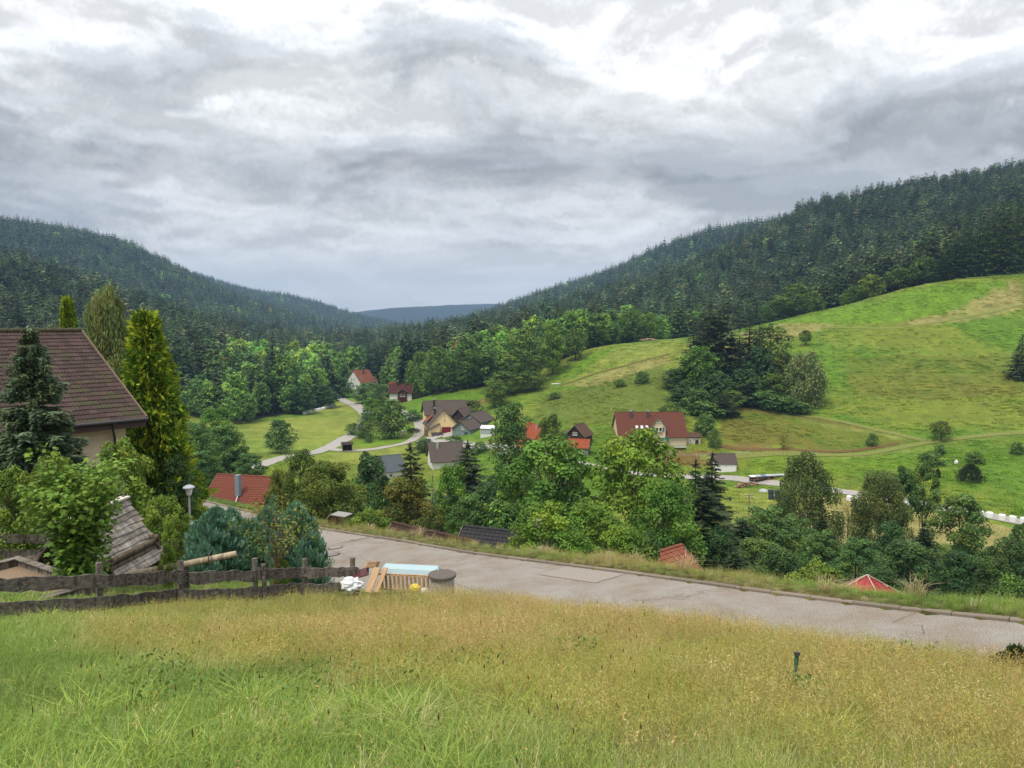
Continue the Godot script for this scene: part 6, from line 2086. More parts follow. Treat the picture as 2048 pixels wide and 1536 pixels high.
func lichen_wood(key: String, base: Color, sd: int, amount: float) -> StandardMaterial3D:
	if mats.has(key): return mats[key]
	var grain := stretched(256, 256, 2.4, 0.30, 0.45, 1.0, sd)
	var im := grain.get_image()
	var nz := FastNoiseLite.new()
	nz.seed = sd
	nz.frequency = 0.055
	nz.fractal_octaves = 3
	var big := FastNoiseLite.new()
	big.seed = sd + 1
	big.frequency = 0.012
	for y in 256:
		for x in 256:
			var q := nz.get_noise_2d(x, y) + big.get_noise_2d(x, y) * 0.5
			if q > amount:
				var c := im.get_pixel(x, y)
				im.set_pixel(x, y, c.lerp(Color(4.2, 4.3, 3.9), clampf((q - amount) * 5.0, 0.0, 0.75)))
	var f := Image.create(256, 256, false, Image.FORMAT_RGB8)
	for y in 256:
		for x in 256:
			var c := im.get_pixel(x, y)
			f.set_pixel(x, y, Color(minf(c.r, 1.0), minf(c.g, 1.0), minf(c.b, 1.0)))
	var m := mat(key, base, 0.95, ImageTexture.create_from_image(f), 0.75)
	m.heightmap_enabled = true
	m.heightmap_texture = grain
	m.heightmap_scale = 1.0
	return m


func build_fence() -> void:
	rng.seed = 33
	var wood := [lichen_wood("fence_grey_a", lin(0.19, 0.165, 0.145), 71, 0.20), lichen_wood("fence_grey_b", lin(0.14, 0.12, 0.105), 72, 0.16), lichen_wood("fence_grey_c", lin(0.23, 0.20, 0.17), 73, 0.26)]
	var line := [Vector2(-10.6, -10.4), Vector2(-8.9, -12.0), Vector2(-7.62, -13.5), Vector2(-6.85, -15.1), Vector2(-5.85, -16.6), Vector2(-4.95, -17.5), Vector2(-3.95, -18.1)]
	var o := thing("plank_fence", "dark weathered fence of two waney planks along the meadow edge", "fence", on_ground(-7.0, -14.8))
	for k in line.size():
		var g := ground(line[k].x, line[k].y)
		var m := MB.new()
		var top := 0.92 + rng.randf_range(-0.05, 0.06)
		var lean := Vector3(rng.randf_range(-0.03, 0.03), 0, rng.randf_range(-0.03, 0.03))
		m.bar(Vector3(line[k].x, g - 0.4, line[k].y) - o.position, Vector3(line[k].x, g + top, line[k].y) + lean - o.position, 0.10, 0.10, Vector3(0.6, 0, 0.8), 0.012)
		put("post", m, wood[2], o)
		if k in [4]:
			m = MB.new()
			m.bar(Vector3(line[k].x + 0.22, g - 0.4, line[k].y - 0.05) - o.position, Vector3(line[k].x + 0.2, g + 0.80, line[k].y - 0.05) - o.position, 0.09, 0.09, Vector3(0.6, 0, 0.8), 0.012)
			put("post", m, wood[0], o)
		if k == line.size() - 1: continue
		var nxt: Vector2 = line[k + 1]
		var g2 := ground(nxt.x, nxt.y)
		for r in [[0.60, 0.235], [0.20, 0.245]]:
			var a: Vector3 = Vector3(line[k].x, g + r[0] + rng.randf_range(-0.03, 0.03), line[k].y)
			var b: Vector3 = Vector3(nxt.x, g2 + r[0] + rng.randf_range(-0.03, 0.03), nxt.y)
			var d := (b - a).normalized()
			var face := d.cross(Vector3.UP).normalized()
			if face.z < 0.0: face = -face
			var off := face * (0.075 + (0.035 if k % 2 else 0.0))
			put("plank", wavy_board(a - d * 0.14 + off - o.position, b + d * 0.14 + off - o.position, r[1], 0.017, k * 3.1 + r[0] * 10.0), wood[(k + int(r[0] * 5.0)) % 2 if k < 5 else 2], o)
	# the fence on the far side of the garden
	var back := [Vector2(-17.5, -18.6), Vector2(-15.2, -19.6), Vector2(-13.2, -20.8), Vector2(-11.2, -22.4), Vector2(-9.4, -23.2), Vector2(-7.6, -23.3)]
	o = thing("plank_fence", "lighter grey plank fence on the far side of the garden behind the play hut", "fence", on_ground(-12.5, -21.3))
	for k in back.size():
		var g := ground(back[k].x, back[k].y)
		var m := MB.new()
		m.bar(Vector3(back[k].x, g - 0.4, back[k].y) - o.position, Vector3(back[k].x, g + 1.0, back[k].y) - o.position, 0.10, 0.10, Vector3(0.6, 0, 0.8), 0.012)
		put("post", m, wood[2], o)
		if k == back.size() - 1: continue
		var nxt: Vector2 = back[k + 1]
		var g2 := ground(nxt.x, nxt.y)
		for r in [0.82, 0.40]:
			put("plank", wavy_board(Vector3(back[k].x, g + r, back[k].y + 0.08) - o.position, Vector3(nxt.x, g2 + r, nxt.y + 0.08) - o.position, 0.24, 0.017, k * 5.0 + r * 9.0), wood[2], o)


func build_garden() -> void:
	rng.seed = 44
	var pale := lichen_wood("hut_plank", lin(0.42, 0.375, 0.33), 81, 0.75)
	var darker := lichen_wood("hut_plank_grey", lin(0.30, 0.265, 0.23), 82, 0.75)
	var log_mat := mat("peeled_log", lin(0.52, 0.42, 0.29), 0.85, stretched(256, 256, 2.0, 0.3, 0.6, 1.0, 83), 0.9)
	var old_log := mat("old_log", lin(0.16, 0.125, 0.085), 0.9, stretched(256, 256, 2.0, 0.3, 0.5, 1.0, 84), 0.9)
	# play hut with a roof of waney boards
	var at := on_ground(-10.5, -18.6)
	var o := thing("play_hut", "small log play hut with steep roof of weathered waney boards", "hut", at, deg_to_rad(-6))
	var top := -3.0 - at.y
	var a := deg_to_rad(53.0)
	for s in [1.0, -1.0]:
		for k in 11:
			var m := MB.new()
			var d0 := 0.02 + k * 0.168
			var mid := Vector3(s * d0 * cos(a), top - d0 * sin(a), 0)
			var dn := Vector3(s * cos(a), -sin(a), 0)
			var up := Vector3(s * sin(a), cos(a), 0)
			var z0 := 1.25 + rng.randf_range(-0.05, 0.08)
			var z1 := -1.15 - rng.randf_range(-0.05, 0.08)
			var n := 8
			for e in n:
				var ring := []
				for h in [e, e + 1]:
					var z: float = lerpf(z0, z1, h / float(n))
					var w := 0.215 + 0.05 * fine.get_noise_2d(z * 60.0 + k * 90.0, s * 33.0)
					var lift := 0.03 + 0.012 * fine.get_noise_2d(z * 50.0, k * 70.0)
					var p := mid + Vector3(0, 0, z)
					ring.append([p + up * lift, p + dn * w + up * (lift + 0.028), p + dn * w + up * (lift - 0.006), p - up * 0.004])
				for j in 4: m.quad(ring[0][j], ring[1][j], ring[1][(j + 1) % 4], ring[0][(j + 1) % 4])
				if e == 0: m.quad(ring[0][0], ring[0][1], ring[0][2], ring[0][3])
				if e == n - 1: m.quad(ring[1][3], ring[1][2], ring[1][1], ring[1][0])
			put("roof_board", m, pale if (k * 7 + int(s)) % 3 else darker, o)
	var m := MB.new()
	m.box(T(Vector3(0, top + 0.03, 0.05)), Vector3(0.24, 0.05, 2.6))
	put("ridge_board", m, mat("pale_plank", lin(0.60, 0.55, 0.48), 0.8), o)
	for s in [1.0, -1.0]:
		m = MB.new()
		m.tube([Vector3(0, top - 0.12, 1.28), Vector3(s * 1.16, top - 0.12 - 1.16 * tan(a), 1.28)], [0.055, 0.06], 8)
		put("barge_log", m, old_log, o)
		m = MB.new()
		m.tube([Vector3(s * 1.0, top - 1.50, 1.45), Vector3(s * 1.0, top - 1.50, -1.2)], [0.07, 0.07], 8)
		put("eave_log", m, old_log, o)
	for k in 5:
		for s in [1.0, -1.0]:
			m = MB.new()
			m.tube([Vector3(s * 0.92, 0.05 + k * 0.17, 1.2), Vector3(s * 0.92, 0.05 + k * 0.17, -1.1)], [0.085, 0.085], 8)
			put("wall_log", m, old_log, o)
		m = MB.new()
		m.tube([Vector3(-1.05, 0.13 + k * 0.17, -1.0), Vector3(1.05, 0.13 + k * 0.17, -1.0)], [0.085, 0.085], 8)
		put("wall_log", m, old_log, o)
		for e in [[-1.1, -0.3], [0.3, 1.1]]:
			m = MB.new()
			m.tube([Vector3(e[0], 0.13 + k * 0.17, 1.05), Vector3(e[1], 0.13 + k * 0.17, 1.05)], [0.085, 0.085], 8)
			put("wall_log", m, old_log, o)
	for k in 6:
		m = MB.new()
		m.bar(Vector3(1.02, 0.05, 0.95 - k * 0.34), Vector3(1.5, -0.45 , 1.25 - k * 0.34), 0.30, 0.03, Vector3(0.7, 0.7, 0))
		put("skirt_board", m, darker, o)
	# see-saw beam
	at = on_ground(-7.75, -17.4)
	o = thing("seesaw", "peeled log see-saw beam on a short post behind the fence", "see-saw", at, deg_to_rad(12))
	m = MB.new()
	m.tube([Vector3(-1.2, 0.46, 0), Vector3(0, 0.62, 0), Vector3(1.15, 0.80, 0)], [0.085, 0.08, 0.075], 12)
	put("beam", m, log_mat, o)
	m = MB.new()
	m.tube([Vector3(0, -0.3, 0), Vector3(0, 0.56, 0)], [0.07, 0.07], 8)
	put("post", m, mat("iron", Color.WHITE), o)
	m = MB.new()
	m.tube([Vector3(0.55, 0.72, -0.2), Vector3(0.55, 0.86, -0.22), Vector3(0.55, 0.86, 0.22), Vector3(0.55, 0.72, 0.2)], [0.015, 0.015, 0.015, 0.015], 6)
	put("handle", m, mat("iron", Color.WHITE), o)
	# sandpit frame
	at = on_ground(-10.6, -15.4, 0.12)
	o = thing("sandpit", "wooden sandpit frame with reddish sand behind the fence", "sandpit", at, deg_to_rad(-32))
	for e in [[Vector3(-1.6, 0.12, 0.9), Vector3(1.6, 0.12, 0.9)], [Vector3(-1.6, 0.12, -0.9), Vector3(1.6, 0.12, -0.9)], [Vector3(-1.6, 0.122, -0.97), Vector3(-1.6, 0.122, 0.97)], [Vector3(1.6, 0.122, -0.97), Vector3(1.6, 0.122, 0.97)]]:
		m = MB.new()
		m.bar(e[0], e[1], 0.06, 0.30, Vector3.UP, 0.01)
		m.bar(e[0] + Vector3(0, 0.17, 0), e[1] + Vector3(0, 0.17, 0), 0.18, 0.035, Vector3.UP, 0.008)
		put("board", m, darker, o)
	m = MB.new()
	m.box(T(Vector3(0, 0.02, 0)), Vector3(3.1, 0.2, 1.75))
	put("sand", m, mat("sand", lin(0.30, 0.215, 0.145), 0.95, speckle(256, 0.1, 0.7, 1.0, 85), 1.0), o)
	# street lamp
	at = Vector3(-14.3, ground(-14.3, -32.7), -32.7)
	o = thing("street_lamp", "grey street lamp with funnel shaped head beside the lane", "street lamp", at)
	var top_y := -5.42 - at.y
	var grey := mat("lamp_grey", lin(0.30, 0.31, 0.32), 0.5)
	m = MB.new()
	m.tube([Vector3(0, -0.3, 0), Vector3(0, top_y - 0.5, 0)], [0.055, 0.042], 10)
	put("pole", m, grey, o)
	m = MB.new()
	m.lathe(T(Vector3(0, top_y - 0.52, 0)), [Vector2(0.07, 0), Vector2(0.10, 0.04), Vector2(0.155, 0.28), Vector2(0.20, 0.34)], 18)
	put("lamp_shade", m, mat("opal_shade", lin(0.62, 0.63, 0.63), 0.4), o)
	m = MB.new()
	m.lathe(T(Vector3(0, top_y - 0.18, 0)), [Vector2(0.20, -0.005), Vector2(0.255, 0.0), Vector2(0.25, 0.04), Vector2(0.12, 0.12), Vector2(0.0, 0.15)], 18)
	put("lamp_cap", m, mat("lamp_cap_grey", lin(0.36, 0.38, 0.42), 0.45), o)
	m = MB.new()
	m.box(T(Vector3(0.06, top_y - 1.75, 0.06), 0.3), Vector3(0.16, 0.2, 0.012))
	put("notice_plate", m, mat("white_frame", Color.WHITE), o)
	# stake in the meadow
	at = on_ground(2.70, -6.9)
	o = thing("stake", "thin green painted stake with dark top standing in the meadow grass", "stake", at)
	m = MB.new()
	m.box(T(Vector3(0, 0.078, 0), 0.4, 0, -0.03), Vector3(0.028, 0.755, 0.028))
	put("shaft", m, mat("green_paint", lin(0.04, 0.115, 0.075), 0.6), o)
	m = MB.new()
	m.box(T(Vector3(0.011, 0.465, 0), 0.4, 0, -0.03), Vector3(0.040, 0.03, 0.036))
	put("cap", m, mat("iron", Color.WHITE), o)


func build_rubbish() -> void:
	rng.seed = 52
	var pine := mat("new_pine", lin(0.62, 0.40, 0.23), 0.7, stretched(256, 256, 2.0, 0.3, 0.75, 1.0, 91), 1.2)
	var blue := mat("pale_blue_lacquer", lin(0.34, 0.455, 0.49), 0.6)
	var base := on_ground(-2.85, -17.9) + Vector3(0, 0.14, 0)
	var yaw := deg_to_rad(-8)
	# bed frame lying on its side: a blue board, slats under it
	var o := thing("bed_frame", "pale blue and pine slatted bed frame dumped on its side by the lane", "bed frame", base + Vector3(0.25, 0.0, 0), yaw)
	o.scale = Vector3(1.0, 0.82, 1.0)
	var m := MB.new()
	m.box(T(Vector3(0.05, 0.515, -0.24), 0, deg_to_rad(4)), Vector3(1.36, 0.03, 0.34), 0.006)
	put("top_board", m, blue, o)
	m = MB.new()
	m.box(T(Vector3(0.05, 0.43, -0.045), 0, deg_to_rad(68)), Vector3(1.40, 0.03, 0.15), 0.006)
	put("side_board", m, blue, o)
	m = MB.new()
	m.box(T(Vector3(0.80, 0.36, -0.18), 0, deg_to_rad(-28), 0.0), Vector3(0.035, 0.36, 0.44))
	put("end_board", m, blue, o)
	for k in 13:
		m = MB.new()
		m.box(T(Vector3(-0.58 + k * 0.105, 0.14, 0.06), 0, deg_to_rad(8)), Vector3(0.058, 0.52, 0.022))
		put("slat", m, pine, o)
	for y in [0.39, -0.05]:
		m = MB.new()
		m.box(T(Vector3(0.03, y, 0.03 + (0.39 - y) * 0.1), 0, deg_to_rad(8)), Vector3(1.42, 0.05, 0.03))
		put("rail", m, pine, o)
	# stack of pine boards
	for k in 5:
		o = thing("pine_board", "pine board in the small stack against the dumped bed frame", "board", base + Vector3(-0.62 + k * 0.012, 0.44 + k * 0.032, -0.20 - k * 0.004), yaw + deg_to_rad(8), "pine boards stacked at the left end of the dumped bed frame")
		m = MB.new()
		m.box(T(Vector3.ZERO, 0, deg_to_rad(-20)), Vector3(0.26, 0.024, 0.4), 0.004)
		put("plank", m, pine, o)
	for k in 2:
		o = thing("pine_plank", ["wide pine plank leaning on the dumped bed frame", "narrow pine plank leaning beside the wide one"][k], "plank", base + Vector3(-0.52 + k * 0.2, 0.26, 0.20), yaw - deg_to_rad(24))
		m = MB.new()
		m.box(T(Vector3.ZERO, 0, deg_to_rad(55), 0), Vector3(0.19 - k * 0.06, 0.022, 0.62), 0.004)
		put("plank", m, pine, o)
	o = thing("maroon_panel", "dark maroon panel lying at the left end of the rubbish heap", "panel", base + Vector3(-0.98, 0.28, -0.12), yaw + 0.3)
	m = MB.new()
	m.box(T(Vector3.ZERO, 0, deg_to_rad(14), deg_to_rad(16)), Vector3(0.62, 0.03, 0.34), 0.005)
	put("panel", m, mat("maroon_lacquer", lin(0.085, 0.03, 0.03), 0.5), o)
	# bags: crumpled lumps
	for e in [[Vector3(-1.02, 0.14, 0.22), Vector3(0.26, 0.17, 0.2), lin(0.60, 0.62, 0.64), "white crumpled plastic bag at the left end of the rubbish heap"], [Vector3(0.52, 0.10, 0.32), Vector3(0.13, 0.09, 0.11), lin(0.66, 0.52, 0.08), "yellow plastic bag under the dumped bed frame"], [Vector3(0.76, 0.03, 0.36), Vector3(0.10, 0.08, 0.1), lin(0.62, 0.60, 0.55), "small pale plastic bag beside the yellow bag"]]:
		o = thing("plastic_bag", e[3], "bag", base + e[0], yaw)
		m = MB.new()
		var n := 30
		var rows := 20
		for r in rows + 1:
			for j in n:
				var th := PI * r / rows
				var ph := TAU * j / n
				var d := Vector3(sin(th) * cos(ph), cos(th), sin(th) * sin(ph))
				var f: float = 1.0 + 0.45 * fine.get_noise_3d(d.x * 34.0 + e[0].x * 90.0, d.y * 34.0, d.z * 34.0) + 0.10 * absf(fine.get_noise_3d(d.x * 130.0, d.y * 130.0, d.z * 130.0))
				m.v.push_back(d * f * e[1])
				m.c.push_back(Color.WHITE)
		for r in rows:
			for j in n:
				var q := r * n + j
				var t2 := r * n + (j + 1) % n
				m.i.append_array(PackedInt32Array([q, t2, q + n, t2, t2 + n, q + n]))
		m.flat = true
		put("sack", m, mat("bag_" + e[3].left(5), e[2], 0.35), o)
	# concrete ring with mossy lid
	var at := Vector3(-1.68, -4.80, -17.6)
	o = thing("concrete_well", "round concrete well ring with mossy gravel lid at the road edge", "well", at)
	m = MB.new()
	m.lathe(T(Vector3.ZERO), [Vector2(0.29, 0.0), Vector2(0.29, 0.42)], 26)
	put("ring", m, mat("well_concrete", lin(0.46, 0.45, 0.40), 0.9, speckle(256, 0.05, 0.7, 1.0, 93), 1.2), o)
	m = MB.new()
	m.lathe(T(Vector3.ZERO), [Vector2(0.29, 0.40), Vector2(0.335, 0.41), Vector2(0.34, 0.46), Vector2(0.315, 0.485), Vector2(0.0, 0.50)], 26)
	put("lid", m, mat("mossy_lid", lin(0.30, 0.26, 0.22), 0.95, speckle(512, 0.10, 0.35, 1.0, 94, 4, 0.2), 1.5, 0.8), o)
# ------------------------------------------------------------------ small things in the valley
func bale_mesh(r: float, h: float) -> ArrayMesh:
	var m := MB.new()
	var e := r * 0.22
	m.lathe(T(Vector3.ZERO), [Vector2(0, 0), Vector2(r - e, 0), Vector2(r - e * 0.3, e * 0.3), Vector2(r, e), Vector2(r * 1.02, h * 0.5), Vector2(r, h - e), Vector2(r - e * 0.3, h - e * 0.3), Vector2(r - e, h), Vector2(r * 0.4, h - 0.03), Vector2(0, h - 0.02)], 18)
	return m.mesh()


func log_heap(o: Node3D, l: float, h: float, d: float, n: int, rad: float, long: float, along_x: bool, tones: Array, kind := "log") -> void:
	# nearest logs one by one, all lying crosswise
	for k in n:
		var m := MB.new()
		var x := rng.randf_range(-0.5, 0.5) * l
		var y := rng.randf() * h * (1.0 - 0.6 * absf(x) / (l * 0.5)) + rad
		var z := rng.randf_range(-0.3, 0.3) * d
		var v := Vector3(1, rng.randf_range(-0.15, 0.15), 0) if along_x else Vector3(rng.randf_range(-0.15, 0.15), rng.randf_range(-0.1, 0.1), 1)
		v = v.normalized() * long * 0.5
		m.tube([Vector3(x, y, z) - v, Vector3(x, y, z) + v], [rad * rng.randf_range(0.7, 1.1), rad * rng.randf_range(0.7, 1.1)], 7)
		put(kind, m, tones[rng.randi() % tones.size()], o)


func build_small() -> void:
	rng.seed = 61
	var wrap := mat("white_bale_wrap", lin(0.74, 0.75, 0.76), 0.35)
	var black := mat("black_bale_wrap", lin(0.045, 0.055, 0.07), 0.35)
	var bm := bale_mesh(0.66, 1.2)
	var ends := mat("log_ends", lin(0.42, 0.30, 0.18), 0.9)
	var barks := [mat("log_bark", lin(0.14, 0.095, 0.065), 0.95), mat("log_red", lin(0.22, 0.105, 0.055), 0.95), ends]
	# row of bales by the valley lane
	var a := Vector2(77.0, -168.6)
	var b := Vector2(103.5, -145.2)
	for k in 19:
		var t := k / 18.0
		var p := a.lerp(b, t) + Vector2(rng.randf_range(-0.15, 0.15), rng.randf_range(-0.2, 0.2))
		if k in [2, 9, 13]: p += Vector2(0.2, 0.3)
		var o := thing("hay_bale", "white wrapped round bale in the long row beside the valley lane", "bale", on_ground(p.x, p.y, 0.05), rng.randf() * TAU, "white bales lined up beside the valley lane")
		put("wrapping", bm, wrap, o)
	# row on the left hay meadow
	a = Vector2(-91.5, -327.5)
	b = Vector2(-85.2, -357.0)
	for k in 15:
		var p := a.lerp(b, k / 14.0) + Vector2(rng.randf_range(-0.15, 0.15), rng.randf_range(-0.2, 0.2))
		var o := thing("hay_bale", "white wrapped round bale in the row along the far edge of the left meadow", "bale", on_ground(p.x, p.y, 0.05), rng.randf() * TAU, "white bales along the far edge of the left meadow")
		put("wrapping", bm, wrap, o)
	for k in 8:
		var p := Vector2(61.6 + (k % 4) * 1.35 * 0.9, -175.5 + (k % 4) * 0.9 + (k / 4) * -0.2)
		var o := thing("hay_bale", ("black wrapped bale on the ground beside the drooping birch" if k < 4 else "black wrapped bale on top of the pile beside the drooping birch"), "bale", on_ground(p.x, p.y, 0.05) + Vector3(0, 1.18 * (k / 4), 0), rng.randf() * TAU, "lower black bales beside the birch" if k < 4 else "upper black bales beside the birch")
		put("wrapping", bm, black, o)
	# covered firewood stack and loose logs
	var o := thing("firewood_stack", "long firewood stack under pale and blue sheets beside the garage", "firewood", on_ground(66.5, -192.0, 0.1), deg_to_rad(13))
	log_heap(o, 10.5, 0.9, 0.8, 60, 0.14, 1.0, false, barks)
	var m := MB.new()
	m.box(T(Vector3(0, 0.5, 0)), Vector3(10.4, 1.2, 0.8))
	put("stacked_wood", m, mat("wood_mass", lin(0.12, 0.075, 0.05), 0.95, speckle(256, 0.12, 0.3, 1.0, 97), 0.8), o)
	for k in 7:
		m = MB.new()
		m.box(T(Vector3(-4.6 + k * 1.52, 1.22 + 0.04 * (k % 2), 0.05), 0, 0.12, rng.randf_range(-0.05, 0.05)), Vector3(1.5, 0.06, 1.3), 0.02)
		m.box(T(Vector3(-4.6 + k * 1.52, 1.08, 0.66), 0, 0.3), Vector3(1.1 + 0.3 * (k % 2), 0.16 + 0.1 * (k % 3), 0.04))
		put("cover_sheet", m, [wrap, mat("blue_sheet", lin(0.14, 0.20, 0.30), 0.5), mat("pale_grey_sheet", lin(0.36, 0.38, 0.40), 0.6)][[0, 2, 1, 2, 2, 2, 2][k]], o)
	o = thing("log_pile", "heap of loose reddish logs between the lane and the green field", "log pile", on_ground(60.2, -189.0, 0.1), deg_to_rad(16))
	log_heap(o, 6.5, 1.1, 1.8, 90, 0.15, 1.0, false, barks)
	o = thing("wrapped_heap", "pale sheet covered heap beside the loose logs", "heap", on_ground(62.7, -184.0, 0.1), 0.2)
	m = MB.new()
	m.lathe(T(Vector3.ZERO), [Vector2(1.2, 0), Vector2(1.0, 0.35), Vector2(0.5, 0.6), Vector2(0, 0.66)], 12)
	put("sheet", m, mat("pale_grey_sheet", lin(0.36, 0.38, 0.40), 0.6), o)
	o = thing("log_pile", "pale log pile at the end of the upper meadow tree row", "log pile", on_ground(64.0, -352.0, 0.1), deg_to_rad(-8))
	log_heap(o, 7.0, 1.1, 1.6, 60, 0.18, 2.6, true, [barks[0], mat("log_pink", lin(0.32, 0.22, 0.16), 0.9)])
	o = thing("firewood_stack", "firewood stacked against the wall of the long farmhouse", "firewood", Vector3(47.6, -35.2, -211.6), deg_to_rad(2))
	log_heap(o, 3.8, 1.2, 0.8, 46, 0.14, 0.9, false, barks)
	m = MB.new()
	m.box(T(Vector3(0, 1.5, 0), 0, 0.15), Vector3(4.2, 0.06, 1.2))
	put("cover_board", m, mat("zinc", Color.WHITE), o)
	# poles
	for e in [[48.5, -151.0, 5.6, "utility pole with crown of insulators standing in the green valley field", true], [-45.0, -293.0, 11.5, "tall thin utility pole on the brown slope behind the lawn tree", false], [-40.2, -261.0, 8.5, "thin lamp pole at the edge of the village street", false], [-84.5, -418.0, 10.5, "utility pole with crossbar beside the distant white house", true]]:
		o = thing("utility_pole", e[3], "pole", on_ground(e[0], e[1], 0.3))
		m = MB.new()
		m.tube([Vector3.ZERO, Vector3(0, e[2], 0)], [0.13, 0.09], 8)
		put("pole", m, mat("pole_wood", lin(0.20, 0.17, 0.14), 0.9), o)
		if e[4]:
			m = MB.new()
			for y in [e[2] - 0.2, e[2] - 0.75]: m.box(T(Vector3(0, y, 0)), Vector3(1.9, 0.12, 0.12))
			put("crossarm", m, mat("pole_wood", Color.WHITE), o)
			for k in 8:
				m = MB.new()
				m.lathe(T(Vector3(-0.85 + (k % 4) * 0.57, (e[2] - 0.14) if k < 4 else (e[2] - 0.69), 0)), [Vector2(0.02, 0), Vector2(0.085, 0.05), Vector2(0.06, 0.14), Vector2(0.075, 0.2), Vector2(0, 0.26)], 8)
				put("insulator", m, mat("porcelain", lin(0.55, 0.50, 0.42), 0.3), o)
		else:
			m = MB.new()
			m.box(T(Vector3(0.25, e[2] - 0.05, 0)), Vector3(0.6, 0.08, 0.14))
			put("bracket", m, mat("pole_wood", Color.WHITE), o)
	# tarpaulin stack, hive, trough
	o = thing("covered_stack", "cream tarpaulin covered stack on the lawn beside the village street", "stack", on_ground(-39.4, -270.5, 0.05), deg_to_rad(30))
	m = MB.new()
	m.box(T(Vector3(0, 0.8, 0)), Vector3(1.5, 1.6, 2.6), 0.25)
	put("tarpaulin", m, mat("cream_tarp", lin(0.70, 0.62, 0.38), 0.6), o)
	m = MB.new()
	for s in [-0.9, 0.0, 0.9]: m.box(T(Vector3(0, 0.8, s)), Vector3(1.56, 1.66, 0.08))
	put("strap", m, wrap, o)
	o = thing("hedge", "low dark clipped hedge beside the cream tarpaulin stack", "hedge", on_ground(-36.6, -274.5, 0.1), deg_to_rad(-25))
	var r := plume(991, {"h": 1.5, "r": 2.6, "base": 0.0, "count": 900, "size": 0.4, "tones": GREENS.yew, "fat": 3.5, "low": 0.8})
	put("stem", r[0], mat("bark", Color.WHITE), o)
	put("foliage", r[1], leafy("foliage"), o)
	o = thing("beehive", "white pointed box standing in the hillside vegetable garden", "beehive", on_ground(108.9, -181.6), 0.4)
	m = MB.new()
	m.box(T(Vector3(0, 0.2, 0)), Vector3(0.6, 0.4, 0.6))
	put("box", m, wrap, o)
	m = MB.new()
	m.lathe(T(Vector3(0, 0.4, 0), PI / 4), [Vector2(0.5, 0), Vector2(0, 0.75)], 4)
	put("roof", m, wrap, o)
	o = thing("feed_trough", "long pale feed trough on the upper meadow edge", "trough", on_ground(18.0, -305.0), deg_to_rad(28))
	m = MB.new()
	m.box(T(Vector3(0, 0.35, 0)), Vector3(4.2, 0.45, 0.7), 0.05)
	put("basin", m, wrap, o)
	m = MB.new()
	for s in [-1.6, 1.6]: m.box(T(Vector3(s, 0.1, 0)), Vector3(0.12, 0.4, 0.6))
	put("leg", m, mat("zinc", Color.WHITE), o)
	# wire fence of the farm garden
	o = thing("wire_fence", "thin wire fence with pale posts in front of the long farmhouse", "fence", on_ground(48.0, -209.0))
	var posts := []
	for k in 8:
		var x := 41.0 + k * 3.6
		var z := -208.6 + 0.25 * k
		posts.append(Vector3(x, ground(x, z), z) - o.position)
		m = MB.new()
		m.bar(posts[k] - Vector3(0, 0.2, 0), posts[k] + Vector3(0, 1.15, 0), 0.07, 0.07)
		put("post", m, mat("pale_post", lin(0.5, 0.5, 0.46), 0.8), o)
	for y in [0.4, 0.75, 1.08]:
		m = MB.new()
		m.tube(posts.map(func(q): return q + Vector3(0, y, 0)), posts.map(func(_q): return 0.015), 4, false)
		put("wire", m, mat("zinc", Color.WHITE), o)
	# vehicles
	for e in [[Vector3(-1.9, 0, -199.0), deg_to_rad(4), lin(0.66, 0.68, 0.70), "white car parked on the village lane below the garden terrace"], [Vector3(-87.0, 0, -424.0), deg_to_rad(-10), lin(0.60, 0.66, 0.72), "pale car parked beside the distant white house"]]:
		o = thing("parked_car", e[3], "car", on_ground(e[0].x, e[0].z) + Vector3(0, 0.24, 0), e[1])
		m = MB.new()
		var side := [Vector2(-2.1, 0.25), Vector2(-2.12, 0.7), Vector2(-1.2, 0.9), Vector2(-0.55, 1.42), Vector2(0.9, 1.45), Vector2(1.75, 0.98), Vector2(2.05, 0.9), Vector2(2.1, 0.3)]
		for k in side.size():
			var p: Vector2 = side[k]
			var q: Vector2 = side[(k + 1) % side.size()]
			var wp := 0.85 if p.y < 1.0 else 0.68
			var wq := 0.85 if q.y < 1.0 else 0.68
			m.quad(Vector3(p.x, p.y, -wp), Vector3(p.x, p.y, wp), Vector3(q.x, q.y, wq), Vector3(q.x, q.y, -wq))
		for s in [1.0, -1.0]:
			var pts := side.map(func(p): return Vector3(p.x, p.y, s * (0.85 if p.y < 1.0 else 0.68)))
			m.poly([pts[0], pts[1], pts[2], pts[5], pts[6], pts[7]])
			m.poly([pts[2], pts[3], pts[4], pts[5]])
		var body := mat("car_paint_" + e[3].left(4), e[2], 0.3)
		body.clearcoat_enabled = true
		put("body", m, body, o)
		for s in [1.0, -1.0]:
			m = MB.new()
			m.poly([Vector3(-1.0, 0.98, s * 0.845), Vector3(-0.5, 1.36, s * 0.72), Vector3(0.85, 1.38, s * 0.71), Vector3(1.5, 1.02, s * 0.84)])
			put("side_window", m, mat("window_glass", Color.WHITE), o)
			for x in [-1.3, 1.25]:
				m = MB.new()
				m.tube([Vector3(x, 0.08, s * 0.70), Vector3(x, 0.08, s * 0.90)], [0.32, 0.32], 14)
				put("wheel", m, mat("tyre", lin(0.03, 0.03, 0.03), 0.9), o)
		m = MB.new()
		m.quad(Vector3(-1.16, 0.95, -0.74), Vector3(-1.16, 0.95, 0.74), Vector3(-0.6, 1.40, 0.64), Vector3(-0.6, 1.40, -0.64))
		put("windscreen", m, mat("window_glass", Color.WHITE), o)


